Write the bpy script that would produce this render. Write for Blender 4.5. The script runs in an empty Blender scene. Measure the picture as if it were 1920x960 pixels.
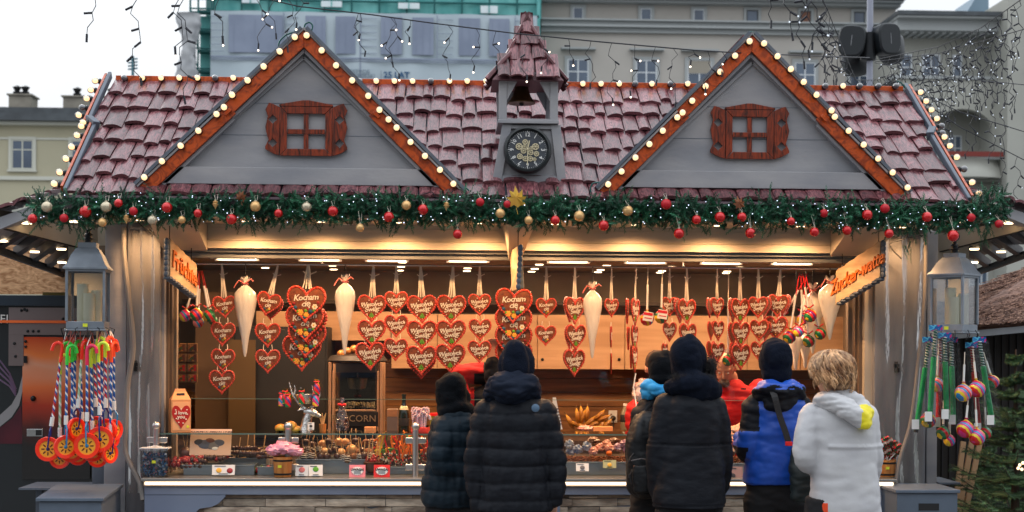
import bpy, bmesh, math, random
from mathutils import Vector, Matrix, noise
random.seed(7)
scn=bpy.context.scene
COL=scn.collection
PI=math.pi
R=math.radians
# measured picture scale: focal length in photo pixels, horizon row, camera place
F, HOR, CX, CZ, CY=2610.0, 650.0, 960.0, 1.7, -9.0
YAW, ROLL, CAMX=R(2.6), 0.0053, -.41
def ray(px, py=HOR):
 u=(px-CX)/F;v=(HOR-py)/F
 u, v=u-ROLL*v, v+ROLL*u
 return u*math.cos(YAW)+math.sin(YAW), math.cos(YAW)-u*math.sin(YAW), v
def S(Y):return(Y-CY)/F
def W(px, py, Y):
 rx, ry, rz=ray(px, py);t=(Y-CY)/ry
 return Vector((CAMX+rx*t, Y, CZ+rz*t))
def WX(px, Y):return W(px, HOR, Y).x
def WZ(py, Y, px=CX):return W(px, py, Y).z
# ---------------- camera, sky, sun, exposure ----------------
cd=bpy.data.cameras.new('camera');cam=bpy.data.objects.new('camera', cd);COL.objects.link(cam)
cam.location=(CAMX, CY, CZ);cam.rotation_euler=(Matrix.Rotation(-YAW, 3, 'Z')@Matrix.Rotation(R(90), 3, 'X')@Matrix.Rotation(ROLL, 3, 'Z')).to_euler()
cd.sensor_width=36;cd.lens=36*F/1920;cd.shift_y=(HOR-480)/1920
cd.clip_start=0.1;cd.clip_end=1000
cd.dof.use_dof=True;cd.dof.focus_distance=8.9;cd.dof.aperture_fstop=3.2
scn.camera=cam
wd=bpy.data.worlds.new('World');scn.world=wd;wd.use_nodes=True
nt=wd.node_tree;nt.nodes.clear()
out=nt.nodes.new('ShaderNodeOutputWorld');bg=nt.nodes.new('ShaderNodeBackground')
sky=nt.nodes.new('ShaderNodeTexSky');sky.sky_type='NISHITA';sky.sun_disc=False
SUN_EL, SUN_ROT, OVC, SKYW=24, -25, 4.15, .03
sky.sun_elevation=R(SUN_EL);sky.sun_rotation=R(SUN_ROT);sky.air_density=1.2;sky.dust_density=3.0;sky.ozone_density=1.5
hs=nt.nodes.new('ShaderNodeHueSaturation');hs.inputs['Saturation'].default_value=0.42
cl=nt.nodes.new('ShaderNodeTexNoise');cl.inputs['Scale'].default_value=2.2;cl.inputs['Detail'].default_value=5
mr=nt.nodes.new('ShaderNodeMapRange');mr.inputs['To Min'].default_value=0.92;mr.inputs['To Max'].default_value=1.08
mx=nt.nodes.new('ShaderNodeVectorMath');mx.operation='SCALE'
nt.links.new(sky.outputs[0], hs.inputs['Color']);nt.links.new(hs.outputs[0], mx.inputs[0])
nt.links.new(cl.outputs['Fac'], mr.inputs['Value']);nt.links.new(mr.outputs[0], mx.inputs['Scale'])
# overcast layer: the CIE overcast gradient, three times brighter overhead than at the horizon
gc=nt.nodes.new('ShaderNodeTexCoord');sx_=nt.nodes.new('ShaderNodeSeparateXYZ');nt.links.new(gc.outputs['Generated'], sx_.inputs[0])
oz=nt.nodes.new('ShaderNodeMapRange');oz.inputs['From Min'].default_value=0;oz.inputs['From Max'].default_value=1;oz.inputs['To Min'].default_value=OVC;oz.inputs['To Max'].default_value=3.4*OVC
nt.links.new(sx_.outputs['Z'], oz.inputs['Value'])
ov=nt.nodes.new('ShaderNodeVectorMath');ov.operation='SCALE';ov.inputs[0].default_value=(.92, .97, 1.03);nt.links.new(oz.outputs[0], ov.inputs['Scale'])
o2=nt.nodes.new('ShaderNodeVectorMath');o2.operation='SCALE';nt.links.new(ov.outputs[0], o2.inputs[0]);nt.links.new(mr.outputs[0], o2.inputs['Scale'])
sk=nt.nodes.new('ShaderNodeVectorMath');sk.operation='SCALE';sk.inputs['Scale'].default_value=SKYW;nt.links.new(mx.outputs[0], sk.inputs[0])
ad=nt.nodes.new('ShaderNodeVectorMath');ad.operation='ADD';nt.links.new(sk.outputs[0], ad.inputs[0]);nt.links.new(o2.outputs[0], ad.inputs[1])
nt.links.new(ad.outputs[0], bg.inputs['Color']);bg.inputs['Strength'].default_value=0.12
nt.links.new(bg.outputs[0], out.inputs[0])
sd=bpy.data.lights.new('sun', 'SUN');sd.energy=0.5;sd.angle=R(25);sd.color=(1, .97, .92)
sun=bpy.data.objects.new('sun', sd);COL.objects.link(sun)
# Nishita: rotation measured from +Y clockwise; light travels away from the sun
_a=R(SUN_ROT);_e=R(SUN_EL)
sdir=Vector((math.sin(_a)*math.cos(_e), math.cos(_a)*math.cos(_e), math.sin(_e)))
sun.rotation_euler=(-sdir).to_track_quat('-Z', 'Y').to_euler()
scn.render.engine='CYCLES'
scn.cycles.use_denoising=True
scn.cycles.max_bounces=6;scn.cycles.transparent_max_bounces=12;scn.cycles.diffuse_bounces=3
scn.cycles.sample_clamp_indirect=4
scn.cycles.caustics_reflective=False;scn.cycles.caustics_refractive=False
vs=scn.view_settings;vs.view_transform='Standard';vs.look='None';vs.gamma=1;vs.exposure=0.38;vs.use_curve_mapping=False
# ---------------- materials ----------------
def srgb(r, g, b):
 f=lambda c:(c/255/12.92)if c<=10.31 else((c/255+.055)/1.055)**2.4
 return(f(r), f(g), f(b))
MATS={}
def pm(name, c1, c2=None, scale=6, stretch=(1, 1, 1), rough=.6, metal=0, bump=0, bscale=None, coat=0, spec=.5,
       emit=None, es=0, trans=0, alpha=1, sheen=0, detail=4, uv=False, tone=0, lo=.35, hi=.65, dist=0, ior=1.45, rvar=0):
 if name in MATS:return MATS[name]
 m=bpy.data.materials.new(name);m.use_nodes=True;MATS[name]=m
 t=m.node_tree;b=t.nodes['Principled BSDF'];L=t.links.new
 b.inputs['Roughness'].default_value=rough;b.inputs['Metallic'].default_value=metal
 b.inputs['Specular IOR Level'].default_value=spec;b.inputs['IOR'].default_value=ior
 b.inputs['Coat Weight'].default_value=coat;b.inputs['Coat Roughness'].default_value=.12
 b.inputs['Transmission Weight'].default_value=trans;b.inputs['Alpha'].default_value=alpha
 b.inputs['Sheen Weight'].default_value=sheen
 b.inputs['Base Color'].default_value=(*c1, 1)
 if emit:b.inputs['Emission Color'].default_value=(*emit, 1);b.inputs['Emission Strength'].default_value=es
 if c2 or bump or rvar:
  tc=t.nodes.new('ShaderNodeTexCoord');mp=t.nodes.new('ShaderNodeMapping')
  L(tc.outputs['UV' if uv else 'Object'], mp.inputs[0]);mp.inputs['Scale'].default_value=stretch
  nz=t.nodes.new('ShaderNodeTexNoise');nz.inputs['Scale'].default_value=scale;nz.inputs['Detail'].default_value=detail
  nz.inputs['Distortion'].default_value=dist;L(mp.outputs[0], nz.inputs[0])
  if c2:
   cr=t.nodes.new('ShaderNodeValToRGB');e=cr.color_ramp.elements
   e[0].position=lo;e[1].position=hi;e[0].color=(*c1, 1);e[1].color=(*c2, 1)
   L(nz.outputs['Fac'], cr.inputs[0]);src=cr.outputs[0]
   if tone:
    at=t.nodes.new('ShaderNodeAttribute');at.attribute_name='tone'
    ml=t.nodes.new('ShaderNodeMapRange');ml.inputs['To Min'].default_value=1-tone;ml.inputs['To Max'].default_value=1+tone
    vm=t.nodes.new('ShaderNodeVectorMath');vm.operation='SCALE'
    L(at.outputs['Fac'], ml.inputs['Value']);L(src, vm.inputs[0]);L(ml.outputs[0], vm.inputs['Scale']);src=vm.outputs[0]
   L(src, b.inputs['Base Color'])
  if rvar:
   rr=t.nodes.new('ShaderNodeMapRange');rr.inputs['To Min'].default_value=max(0, rough-rvar);rr.inputs['To Max'].default_value=min(1, rough+rvar)
   L(nz.outputs['Fac'], rr.inputs['Value']);L(rr.outputs[0], b.inputs['Roughness'])
  if bump:
   if bscale:
    n2=t.nodes.new('ShaderNodeTexNoise');n2.inputs['Scale'].default_value=bscale;n2.inputs['Detail'].default_value=4
    L(mp.outputs[0], n2.inputs[0]);h=n2.outputs['Fac']
   else:h=nz.outputs['Fac']
   bp=t.nodes.new('ShaderNodeBump');bp.inputs['Strength'].default_value=bump;bp.inputs['Distance'].default_value=.01
   L(h, bp.inputs['Height']);L(bp.outputs[0], b.inputs['Normal'])
 return m
def glassmat(name, tint=(1, 1, 1), refl=1.0, rough=.02, bump=0, bscale=8, stretch=(1, 1, 1), milk=0, milkcol=(.8, .8, .8)):
 """thin clear sheet: see-through with a fresnel-weighted gloss"""
 m=bpy.data.materials.new(name);m.use_nodes=True;t=m.node_tree;t.nodes.clear();L=t.links.new
 o=t.nodes.new('ShaderNodeOutputMaterial');tr=t.nodes.new('ShaderNodeBsdfTransparent');gl=t.nodes.new('ShaderNodeBsdfGlossy')
 tr.inputs[0].default_value=(*tint, 1);gl.inputs['Roughness'].default_value=rough
 fr=t.nodes.new('ShaderNodeFresnel');fr.inputs[0].default_value=1.5
 ml=t.nodes.new('ShaderNodeMath');ml.operation='MULTIPLY';ml.inputs[1].default_value=refl;ml.use_clamp=True
 L(fr.outputs[0], ml.inputs[0]);mxs=t.nodes.new('ShaderNodeMixShader');L(ml.outputs[0], mxs.inputs[0])
 base=tr.outputs[0]
 if milk:
  df=t.nodes.new('ShaderNodeBsdfDiffuse');df.inputs[0].default_value=(*milkcol, 1)
  m2=t.nodes.new('ShaderNodeMixShader');m2.inputs[0].default_value=milk;L(tr.outputs[0], m2.inputs[1]);L(df.outputs[0], m2.inputs[2]);base=m2.outputs[0]
 L(base, mxs.inputs[1]);L(gl.outputs[0], mxs.inputs[2]);L(mxs.outputs[0], o.inputs[0])
 if bump:
  tc=t.nodes.new('ShaderNodeTexCoord');mp=t.nodes.new('ShaderNodeMapping');mp.inputs['Scale'].default_value=stretch
  nz=t.nodes.new('ShaderNodeTexNoise');nz.inputs['Scale'].default_value=bscale;nz.inputs['Detail'].default_value=3;nz.inputs['Distortion'].default_value=1.5
  bp=t.nodes.new('ShaderNodeBump');bp.inputs['Strength'].default_value=bump;bp.inputs['Distance'].default_value=.03
  L(tc.outputs['Object'], mp.inputs[0]);L(mp.outputs[0], nz.inputs[0]);L(nz.outputs['Fac'], bp.inputs['Height'])
  L(bp.outputs[0], gl.inputs['Normal']);L(bp.outputs[0], fr.inputs['Normal'])
 MATS[name]=m
 return m
# ---------------- mesh builder ----------------
class MB:
 def __init__(s):
  s.v=[];s.f=[];s.k=[];s.uv=[];s.tn=[];s.m=Matrix.Identity(4);s.mi=0;s.tone=.5
 def add(s, vs, fs, uvs=None):
  n=len(s.v);M_=s.m
  for i, p in enumerate(vs):
   s.v.append(M_@Vector(p));s.uv.append(uvs[i]if uvs else(0, 0));s.tn.append(s.tone)
  for f in fs:s.f.append(tuple(n+i for i in f));s.k.append(s.mi)
 def box(s, x0, x1, y0, y1, z0, z1):
  if x0>x1:x0, x1=x1, x0
  if y0>y1:y0, y1=y1, y0
  if z0>z1:z0, z1=z1, z0
  s.add([(x0, y0, z0), (x1, y0, z0), (x1, y1, z0), (x0, y1, z0), (x0, y0, z1), (x1, y0, z1), (x1, y1, z1), (x0, y1, z1)],
              [(0, 3, 2, 1), (4, 5, 6, 7), (0, 1, 5, 4), (1, 2, 6, 5), (2, 3, 7, 6), (3, 0, 4, 7)])
  return s
 def boxc(s, c, d, rot=None):
  o=s.m
  s.m=o@Matrix.Translation(c)@(rot.to_4x4()if rot else Matrix.Identity(4))
  s.box(-d[0]/2, d[0]/2, -d[1]/2, d[1]/2, -d[2]/2, d[2]/2);s.m=o;return s
 def bar(s, a, b, w, d, up=(0, -1, 0)):
  """rectangular bar from a to b: w across, d along 'up'"""
  a=Vector(a);b=Vector(b);z=(b-a).normalized();u=Vector(up);u=(u-z*u.dot(z)).normalized();x=u.cross(z)
  rot=Matrix((x, u, z)).transposed();return s.boxc((a+b)/2, (w, d, (b-a).length), rot)
 def prism(s, pts, y0, y1):
  """outline in the XZ plane pushed from y0 (front) to y1"""
  n=len(pts)
  ar=sum(pts[i][0]*pts[(i+1)%n][1]-pts[(i+1)%n][0]*pts[i][1]for i in range(n))
  if ar<0:pts=pts[::-1]
  if y0>y1:y0, y1=y1, y0
  s.add([(x, y0, z)for x, z in pts]+[(x, y1, z)for x, z in pts],
              [tuple(range(n)), tuple(range(2*n-1, n-1, -1))]+[(i, i+n, (i+1)%n+n, (i+1)%n)for i in range(n)])
  return s
 def tube(s, path, r, n=8, cap=True, flat=1):
  path=[Vector(p)for p in path];m=len(path)
  rs=r if isinstance(r, (list, tuple))else[r]*m
  prev=None;vs=[]
  for i, p in enumerate(path):
   t=(path[min(i+1, m-1)]-path[max(i-1, 0)])
   t=t.normalized()if t.length>1e-9 else Vector((0, 0, 1))
   if prev is None:a=t.orthogonal().normalized()if abs(t.z)<.99 else Vector((1, 0, 0))
   else:
    a=prev-t*prev.dot(t);a=a.normalized()if a.length>1e-6 else t.orthogonal().normalized()
   prev=a;b=t.cross(a)
   for j in range(n):
    q=2*PI*j/n;vs.append(p+(a*math.cos(q)+b*math.sin(q)*flat)*rs[i])
  fs=[(i*n+j, i*n+(j+1)%n, (i+1)*n+(j+1)%n, (i+1)*n+j)for i in range(m-1)for j in range(n)]
  if cap:fs+=[tuple(range(n-1, -1, -1)), tuple(range((m-1)*n, m*n))]
  s.add(vs, fs);return s
 def lathe(s, prof, n=16, c=(0, 0, 0)):
  vs=[];c=Vector(c)
  for r, z in prof:
   for j in range(n):
    q=2*PI*j/n;vs.append(c+Vector((r*math.cos(q), r*math.sin(q), z)))
  fs=[(i*n+j, i*n+(j+1)%n, (i+1)*n+(j+1)%n, (i+1)*n+j)for i in range(len(prof)-1)for j in range(n)]
  if prof[0][0]>1e-4:fs.append(tuple(range(n-1, -1, -1)))
  if prof[-1][0]>1e-4:fs.append(tuple(range((len(prof)-1)*n, len(prof)*n)))
  s.add(vs, fs);return s
 def ball(s, c, r, nu=10, nv=7):
  if not isinstance(r, (tuple, list, Vector)):r=(r, r, r)
  c=Vector(c);vs=[c+Vector((0, 0, -r[2]))]
  for i in range(1, nv):
   a=-PI/2+PI*i/nv
   for j in range(nu):
    q=2*PI*j/nu;vs.append(c+Vector((r[0]*math.cos(a)*math.cos(q), r[1]*math.cos(a)*math.sin(q), r[2]*math.sin(a))))
  vs.append(c+Vector((0, 0, r[2])));e=len(vs)-1
  fs=[(0, 1+(j+1)%nu, 1+j)for j in range(nu)]
  for i in range(nv-2):
   a=1+i*nu;fs+=[(a+j, a+(j+1)%nu, a+nu+(j+1)%nu, a+nu+j)for j in range(nu)]
  a=1+(nv-2)*nu;fs+=[(a+j, a+(j+1)%nu, e)for j in range(nu)]
  s.add(vs, fs);return s
 def grid(s, fn, nu, nv, uvs=False):
  vs=[];uv=[]
  for i in range(nu+1):
   for j in range(nv+1):vs.append(fn(i/nu, j/nv));uv.append((i/nu, j/nv))
  w=nv+1
  s.add(vs, [(i*w+j, (i+1)*w+j, (i+1)*w+j+1, i*w+j+1)for i in range(nu)for j in range(nv)], uv);return s
 def text(s, body, size, mat4, align='CENTER', ext=.0015, bevel=0, shear=0, font=None, bold=0, sx=1, space=1):
  cu=bpy.data.curves.new('txt', 'FONT');cu.body=body;cu.size=size;cu.align_x=align;cu.align_y='CENTER'
  cu.extrude=ext;cu.shear=shear;cu.resolution_u=2;cu.offset=bold;cu.space_line=.8;cu.space_character=space
  if bevel:cu.bevel_depth=bevel;cu.bevel_resolution=0
  ob=bpy.data.objects.new('txt', cu);COL.objects.link(ob)
  me=bpy.data.meshes.new_from_object(ob.evaluated_get(bpy.context.evaluated_depsgraph_get()))
  o=s.m;s.m=o@mat4@Matrix.Diagonal((sx, 1, 1, 1));s.add([v.co.copy()for v in me.vertices], [tuple(p.vertices)for p in me.polygons]);s.m=o
  bpy.data.objects.remove(ob);bpy.data.curves.remove(cu);bpy.data.meshes.remove(me);return s
 def build(s, name, mats, parent=None, org=None, smooth=True, bevel=0, angle=38):
  o=Vector(org)if org is not None else(ORG[parent.name].copy()if parent is not None else Vector((0, 0, 0)))
  me=bpy.data.meshes.new(name)
  me.from_pydata([v-o for v in s.v], [], s.f)
  if not isinstance(mats, (list, tuple)):mats=[mats]
  for m in mats:me.materials.append(m)
  me.polygons.foreach_set('material_index', [min(k, len(mats)-1)for k in s.k])
  uv=me.uv_layers.new(name='UVMap');li=[0.0]*(2*len(me.loops))
  for i, l in enumerate(me.loops):a=s.uv[l.vertex_index];li[2*i]=a[0];li[2*i+1]=a[1]
  uv.data.foreach_set('uv', li)
  at=me.attributes.new('tone', 'FLOAT', 'POINT');at.data.foreach_set('value', s.tn)
  if smooth:me.shade_smooth();me.set_sharp_from_angle(angle=R(angle))
  me.update()
  ob=bpy.data.objects.new(name, me);COL.objects.link(ob);ORG[ob.name]=o
  if parent is not None:ob.parent=parent
  else:ob.location=o
  if bevel:
   bv=ob.modifiers.new('bevel', 'BEVEL');bv.width=bevel;bv.segments=2;bv.limit_method='ANGLE';bv.angle_limit=R(40)
  return ob
ORG={}
def tag(o, label=None, cat=None, group=None, kind=None):
 if label:o['label']=label
 if cat:o['category']=cat
 if group:o['group']=group
 if kind:o['kind']=kind
 return o
def thing(name, label, cat, loc=(0, 0, 0), group=None):
 o=bpy.data.objects.new(name, None);COL.objects.link(o);o.location=loc;ORG[o.name]=Vector(loc)
 o.empty_display_size=.1
 return tag(o, label, cat, group)
def copy_tree(o, parent=None):
 c=o.copy();COL.objects.link(c);c.parent=parent
 if o.name in ORG:ORG[c.name]=ORG[o.name]
 for ch in list(o.children):copy_tree(ch, c)
 return c
def RX(a):return Matrix.Rotation(a, 4, 'X')
def RY(a):return Matrix.Rotation(a, 4, 'Y')
def RZ(a):return Matrix.Rotation(a, 4, 'Z')
def T(*p):return Matrix.Translation(p[0]if len(p)==1 else p)
def spotlight(name, loc, energy, size=R(95), col=(1, .62, .30), parent=None, blend=.8, soft=.03, aim=(0, 0, -1)):
 l=bpy.data.lights.new(name, 'SPOT');l.energy=energy;l.spot_size=size;l.spot_blend=blend;l.color=col;l.shadow_soft_size=soft
 o=bpy.data.objects.new(name, l);COL.objects.link(o);o.location=loc;o.rotation_euler=Vector(aim).to_track_quat('-Z', 'Y').to_euler()
 return o
def tint(c, k):return tuple(min(1, x*k)for x in c)
# shared materials
GREY=pm('grey_paint', srgb(134, 136, 143), srgb(166, 164, 166), scale=2.2, stretch=(1, 1, 2.2), detail=9, rough=.5, bump=.12, bscale=26, rvar=.1, lo=.3, hi=.7)
GREYD=pm('grey_paint_dark', srgb(84, 92, 104), srgb(98, 106, 118), scale=4, rough=.5)
TAUPE=pm('taupe_board', srgb(172, 162, 146), srgb(186, 174, 154), scale=3, rough=.55, bump=.05, bscale=30)
ORANGE=pm('orange_stained_wood', srgb(198, 82, 24), srgb(104, 32, 12), scale=9, dist=3.5, rough=.35, coat=.3, bump=.15, lo=.44, hi=.74, detail=7)
DWOOD=pm('red_brown_wood', srgb(140, 52, 22), srgb(42, 14, 8), scale=26, stretch=(1, 1, .16), dist=3.2, rough=.35, coat=.4, bump=.12, lo=.38, hi=.7)
TILE=pm('roof_tile', srgb(66, 32, 40), srgb(154, 98, 102), scale=3, stretch=(5, 1.1, 1), uv=True, rough=.34, coat=.2, tone=.38, rvar=.12, lo=.38, hi=.72, dist=2.2, bump=.25, detail=6)
DARK=pm('dark_metal', (.02, .022, .025), rough=.4, metal=.6)
BLACK=pm('black_matt', (.012, .012, .014), rough=.6)
STEEL=pm('brushed_steel', (.55, .55, .55), rough=.28, metal=1)
WHITE=pm('white_plastic', (.75, .75, .73), rough=.4)
CREAMW=pm('cream_icing', (.85, .78, .62), rough=.45)
BULB=pm('warm_bulb_core', (1, .8, .6), emit=(1, .68, .40), es=1.55, rough=.1)
BULBOFF=pm('unlit_bulb_glass', (.12, .12, .13), rough=.06, coat=1, spec=.9)
WARM=pm('warm_light_panel', (1, .8, .6), emit=(1, .70, .42), es=8)
# ---------------- ground ----------------
b=MB();b.box(-60, 60, -40, 120, -.3, 0)
g=b.build('ground', pm('paving', (.12, .12, .12), (.2, .195, .19), scale=2.5, rough=.7, bump=.3, bscale=14), org=(0, 0, 0), smooth=False);tag(g, kind='structure')
# ---------------- background buildings ----------------
def wall_mat(n, c, k=1.12):return pm(n, c, tint(c, k), scale=.35, rough=.85, bump=.1, bscale=30, detail=6)
GLASSB=pm('window_glass', (.05, .07, .11), (.10, .14, .2), scale=.5, rough=.12, coat=.4)
CURT=pm('window_blind', (.32, .29, .24), rough=.8)
def winpart(par, x0, x1, z0, z1, Y, frame, glass=None, mull=1, cross=1, surround=None, fw=.07, sill=True, rec=.05):
 """a window standing on a wall whose face is at Y; x/z are metres"""
 b=MB();b.box(x0, x0+fw, Y-.03, Y+.04, z0, z1);b.box(x1-fw, x1, Y-.03, Y+.04, z0, z1)
 b.box(x0+fw, x1-fw, Y-.03, Y+.04, z0, z0+fw);b.box(x0+fw, x1-fw, Y-.03, Y+.04, z1-fw, z1)
 for i in range(mull):
  xm=x0+(x1-x0)*(i+1)/(mull+1);b.box(xm-fw*.5, xm+fw*.5, Y-.025, Y+.03, z0+fw, z1-fw)
 if cross:
  zm=z0+(z1-z0)*(.66 if cross==1 else.5);b.box(x0+fw, x1-fw, Y-.02, Y+.025, zm-fw*.4, zm+fw*.4)
 w=b.build('window', frame, par, smooth=False)
 b=MB();b.box(x0+fw, x1-fw, Y-.008, Y+.02, z0+fw, z1-fw);b.build('pane', glass or GLASSB, w, smooth=False)
 if surround:
  b=MB();q=.14
  b.box(x0-q, x0-.002, Y-.06, Y, z0-.02, z1+q);b.box(x1+.002, x1+q, Y-.06, Y, z0-.02, z1+q);b.box(x0-.002, x1+.002, Y-.06, Y, z1+.002, z1+q)
  if sill:b.box(x0-q-.05, x1+q+.05, Y-.12, Y, z0-.12, z0-.022)
  b.build('surround', surround, w, smooth=False)
 return w
# left cream apartment house
PXC=60
Y=62.0;X=lambda p:WX(p, Y);Z=lambda p:WZ(p, Y, PXC)
CREAM=wall_mat('cream_render', srgb(172, 166, 142));CREAML=pm('cream_trim', srgb(196, 196, 184), rough=.8)
bl=thing('apartment_house', 'low cream apartment house with squat chimneys behind the left end of the stall', 'building', (X(60), Y+5, 0))
b=MB();b.box(X(-60), X(232), Y, Y+12, 0, Z(236));b.build('wall', CREAM, bl, smooth=False)
b=MB();b.box(X(-60), X(232), Y-.12, Y, Z(338), Z(331));b.box(X(-60), X(232), Y-.05, Y, Z(262), Z(258));b.box(X(-60), X(232), Y-.4, Y+.2, Z(236), Z(230));b.box(X(-60), X(232), Y-.1, Y, Z(392), Z(388));b.build('cornice', CREAML, bl, smooth=False)
b=MB();b.box(X(-64), X(236), Y-.7, Y+12.6, Z(229.5), Z(216));b.prism([(X(-64), Z(215.8)), (X(236), Z(215.8)), (X(228), Z(203)), (X(-60), Z(203))], Y-.3, Y+12)
b.build('roof', pm('dark_sheet_roof', srgb(62, 66, 70), srgb(78, 84, 88), scale=1.5, rough=.5), bl, smooth=False)
for(x0, x1, z0)in((-10, 33, 166), (95, 146, 168), (174, 200, 168)):
 b=MB();b.box(X(x0), X(x1), Y+2, Y+3.2, Z(206), Z(z0));b.box(X(x0)-.08, X(x1)+.08, Y+1.9, Y+3.3, Z(z0), Z(z0-3));ch=b.build('chimney', pm('chimney_render', srgb(128, 122, 112), srgb(148, 142, 130), scale=2, rough=.9), bl, smooth=False)
 b=MB();xm=(x0+x1)/2
 for dx in((-12, 4)if x0<90 else(-4, )):
  b.lathe([(.18, 0), (.22, .2), (.12, .25), (.24, .45), (.05, .55)], 10, (X(xm+dx), Y+2.6, Z(z0-3)))
 b.build('chimney_pot', DARK, ch)
for(x0, x1)in((20, 61), (132, 173)):
 for(y0, y1)in((262, 318), (395, 450)):
  winpart(bl, X(x0), X(x1), Z(y1), Z(y0), Y-.02, CREAML, surround=CREAML)
# scaffolded building wrapped in a printed banner
PXC=740
Y=60.0;X=lambda p:WX(p, Y);Z=lambda p:WZ(p, Y, PXC)
TEAL=pm('teal_debris_net', srgb(72, 150, 148), srgb(120, 190, 186), scale=1.2, stretch=(1, 1, .3), rough=.7)
sb=thing('scaffolded_building', 'building wrapped in teal netting and a pale printed banner reading 25 LAT', 'building', (X(680), Y+4, 0))
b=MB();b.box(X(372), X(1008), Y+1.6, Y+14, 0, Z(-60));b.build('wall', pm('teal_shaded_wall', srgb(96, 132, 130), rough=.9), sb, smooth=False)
b=MB()
b.grid(lambda u, v:(X(395+618*u), Y+.55+.05*math.sin(u*60), Z(26-80*v)), 60, 3);b.box(X(1004), X(1010.5), Y+.3, Y+1.5, 0, Z(-60));b.box(X(366), X(394), Y+.9, Y+1.4, 0, Z(28))
b.build('debris_net', TEAL, sb)
b=MB()
for xx in(352, 367, 392):b.tube([(X(xx), Y+.2, 0), (X(xx), Y+.2, Z(-60))], .05, 6)
for zz in(20, 58, 94, 132, 170, -10):b.tube([(X(350), Y+.2, Z(zz)), (X(396), Y+.2, Z(zz))], .04, 6);b.box(X(366), X(396), Y+.25, Y+.85, Z(zz+6), Z(zz+2))
for(a, c)in((20, 58), (58, 94), (94, 132)):b.tube([(X(352), Y+.18, Z(a)), (X(367), Y+.18, Z(c))], .035, 6)
for xx in range(395, 1010, 52):b.tube([(X(xx), Y+.4, Z(27)), (X(xx), Y+.4, Z(-60))], .045, 6)
for zz in(25, 0):b.tube([(X(350), Y+.4, Z(zz)), (X(1008), Y+.4, Z(zz))], .05, 6)
b.box(X(392), X(1008), Y+.3, Y+.6, Z(27), Z(22))
b.build('scaffold', pm('teal_scaffold_pipe', srgb(22, 92, 92), rough=.5), sb)
BAN=pm('banner_print', srgb(170, 184, 192), srgb(180, 193, 200), scale=.6, rough=.7);BAN2=pm('banner_print_shade', srgb(124, 134, 154), srgb(136, 146, 166), scale=.8, rough=.7);BAN3=pm('banner_print_light', srgb(172, 188, 198), rough=.7)
BANT=pm('banner_letters', srgb(30, 78, 118), rough=.7);BANG=pm('banner_letters_grey', srgb(110, 126, 142), rough=.7)
b=MB();b.grid(lambda u, v:(X(392+612*u), Y+.06*math.sin(u*38)+.03*math.sin(v*9+u*12), Z(260-235*v)), 90, 12);bn=b.build('printed_banner', BAN, sb)
b=MB();yb=Y-.1
for(x0, x1)in((426, 527), (570, 608), (626, 664), (711, 751), (770, 810), (857, 897), (914, 952)):
 b=MB();b.box(X(x0), X(x1), yb-.01, yb+.02, Z(103), Z(33));b.build('printed_window', BAN2, bn, smooth=False)
b=MB()
for(x0, x1, y0, y1)in((392, 1004, 110, 113), (392, 1004, 115.5, 117), (528, 530, 28, 110), (672, 674, 28, 150), (816, 817.5, 28, 110), (962, 963.5, 28, 110)):b.box(X(x0), X(x1), yb-.012, yb+.02, Z(y1), Z(y0))
for k in range(6):
 for(x0, x1)in((392, 418), (530, 556), (674, 704), (818, 846), (964, 998)):b.box(X(x0), X(x1), yb-.012, yb+.02, Z(36+13*k+.8), Z(36+13*k))
b.build('printed_line', BAN2, bn, smooth=False)
b=MB()
for(x0, x1)in((436, 515), (575, 601), (632, 658), (718, 744), (777, 803), (863, 890), (920, 945)):
 xm=(x0+x1)/2
 for s_ in(x0, xm, x1):b.box(X(s_-.7), X(s_+.7), yb-.02, yb+.02, Z(101), Z(40))
b.build('printed_mullion', pm('banner_mull', srgb(128, 138, 158), rough=.7), bn, smooth=False)
b=MB();b.text('25 LAT', .42, T(X(741), yb-.03, Z(142))@RX(PI/2), ext=.01, bold=.012);b.build('lettering', BANT, bn, smooth=False)
b=MB();b.text('INWESTYCJE', .27, T(X(691), yb-.03, Z(136.5))@RX(PI/2), align='RIGHT', ext=.01);b.text('WIELKOPOLSKI', .27, T(X(701), yb-.03, Z(144.5))@RX(PI/2), align='RIGHT', ext=.01);b.box(X(711.5), X(712.5), yb-.03, yb, Z(148), Z(133));b.build('lettering', BANG, bn, smooth=False)
BRW=pm('bright_opening', (.7, .78, .8), rough=.3)
for(x0, x1, y0, y1)in((449, 481, -8, 8), (598, 637, 2, 13), (743, 783, 3, 14), (898, 930, 6, 20)):
 b=MB();b.box(X(x0), X(x1), Y+.2, Y+.28, Z(y1), Z(y0));w=b.build('window', BRW, sb, smooth=False)
 b=MB();b.box(X((x0+x1)/2-1), X((x0+x1)/2+1), Y+.15, Y+.2, Z(y1), Z(y0));b.build('mullion', TEAL, w, smooth=False)
# white tarp bundled round the scaffold end
def tarp(u, v):
 xc=352+4*math.sin(v*5)+(8 if v>.55 else 0)*(v-.55);hw=17+5*math.sin(v*7+1)
 q=u*2*PI
 return Vector((X(xc+hw*math.cos(q)), Y-.5+.35*math.sin(q)+.1*noise.noise(Vector((u*8, v*9, 0))), Z(36+125*v)))+Vector((.12*noise.noise(Vector((u*7, v*12, 3))), 0, 0))
b=MB();b.grid(tarp, 24, 30);tp=b.build('tarpaulin', pm('white_tarp', srgb(176, 178, 180), srgb(150, 152, 156), scale=2, rough=.6), org=(X(352), Y, Z(160)))
tag(tp, 'crumpled white tarpaulin tied to the corner of the teal scaffold', 'tarpaulin')
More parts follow.
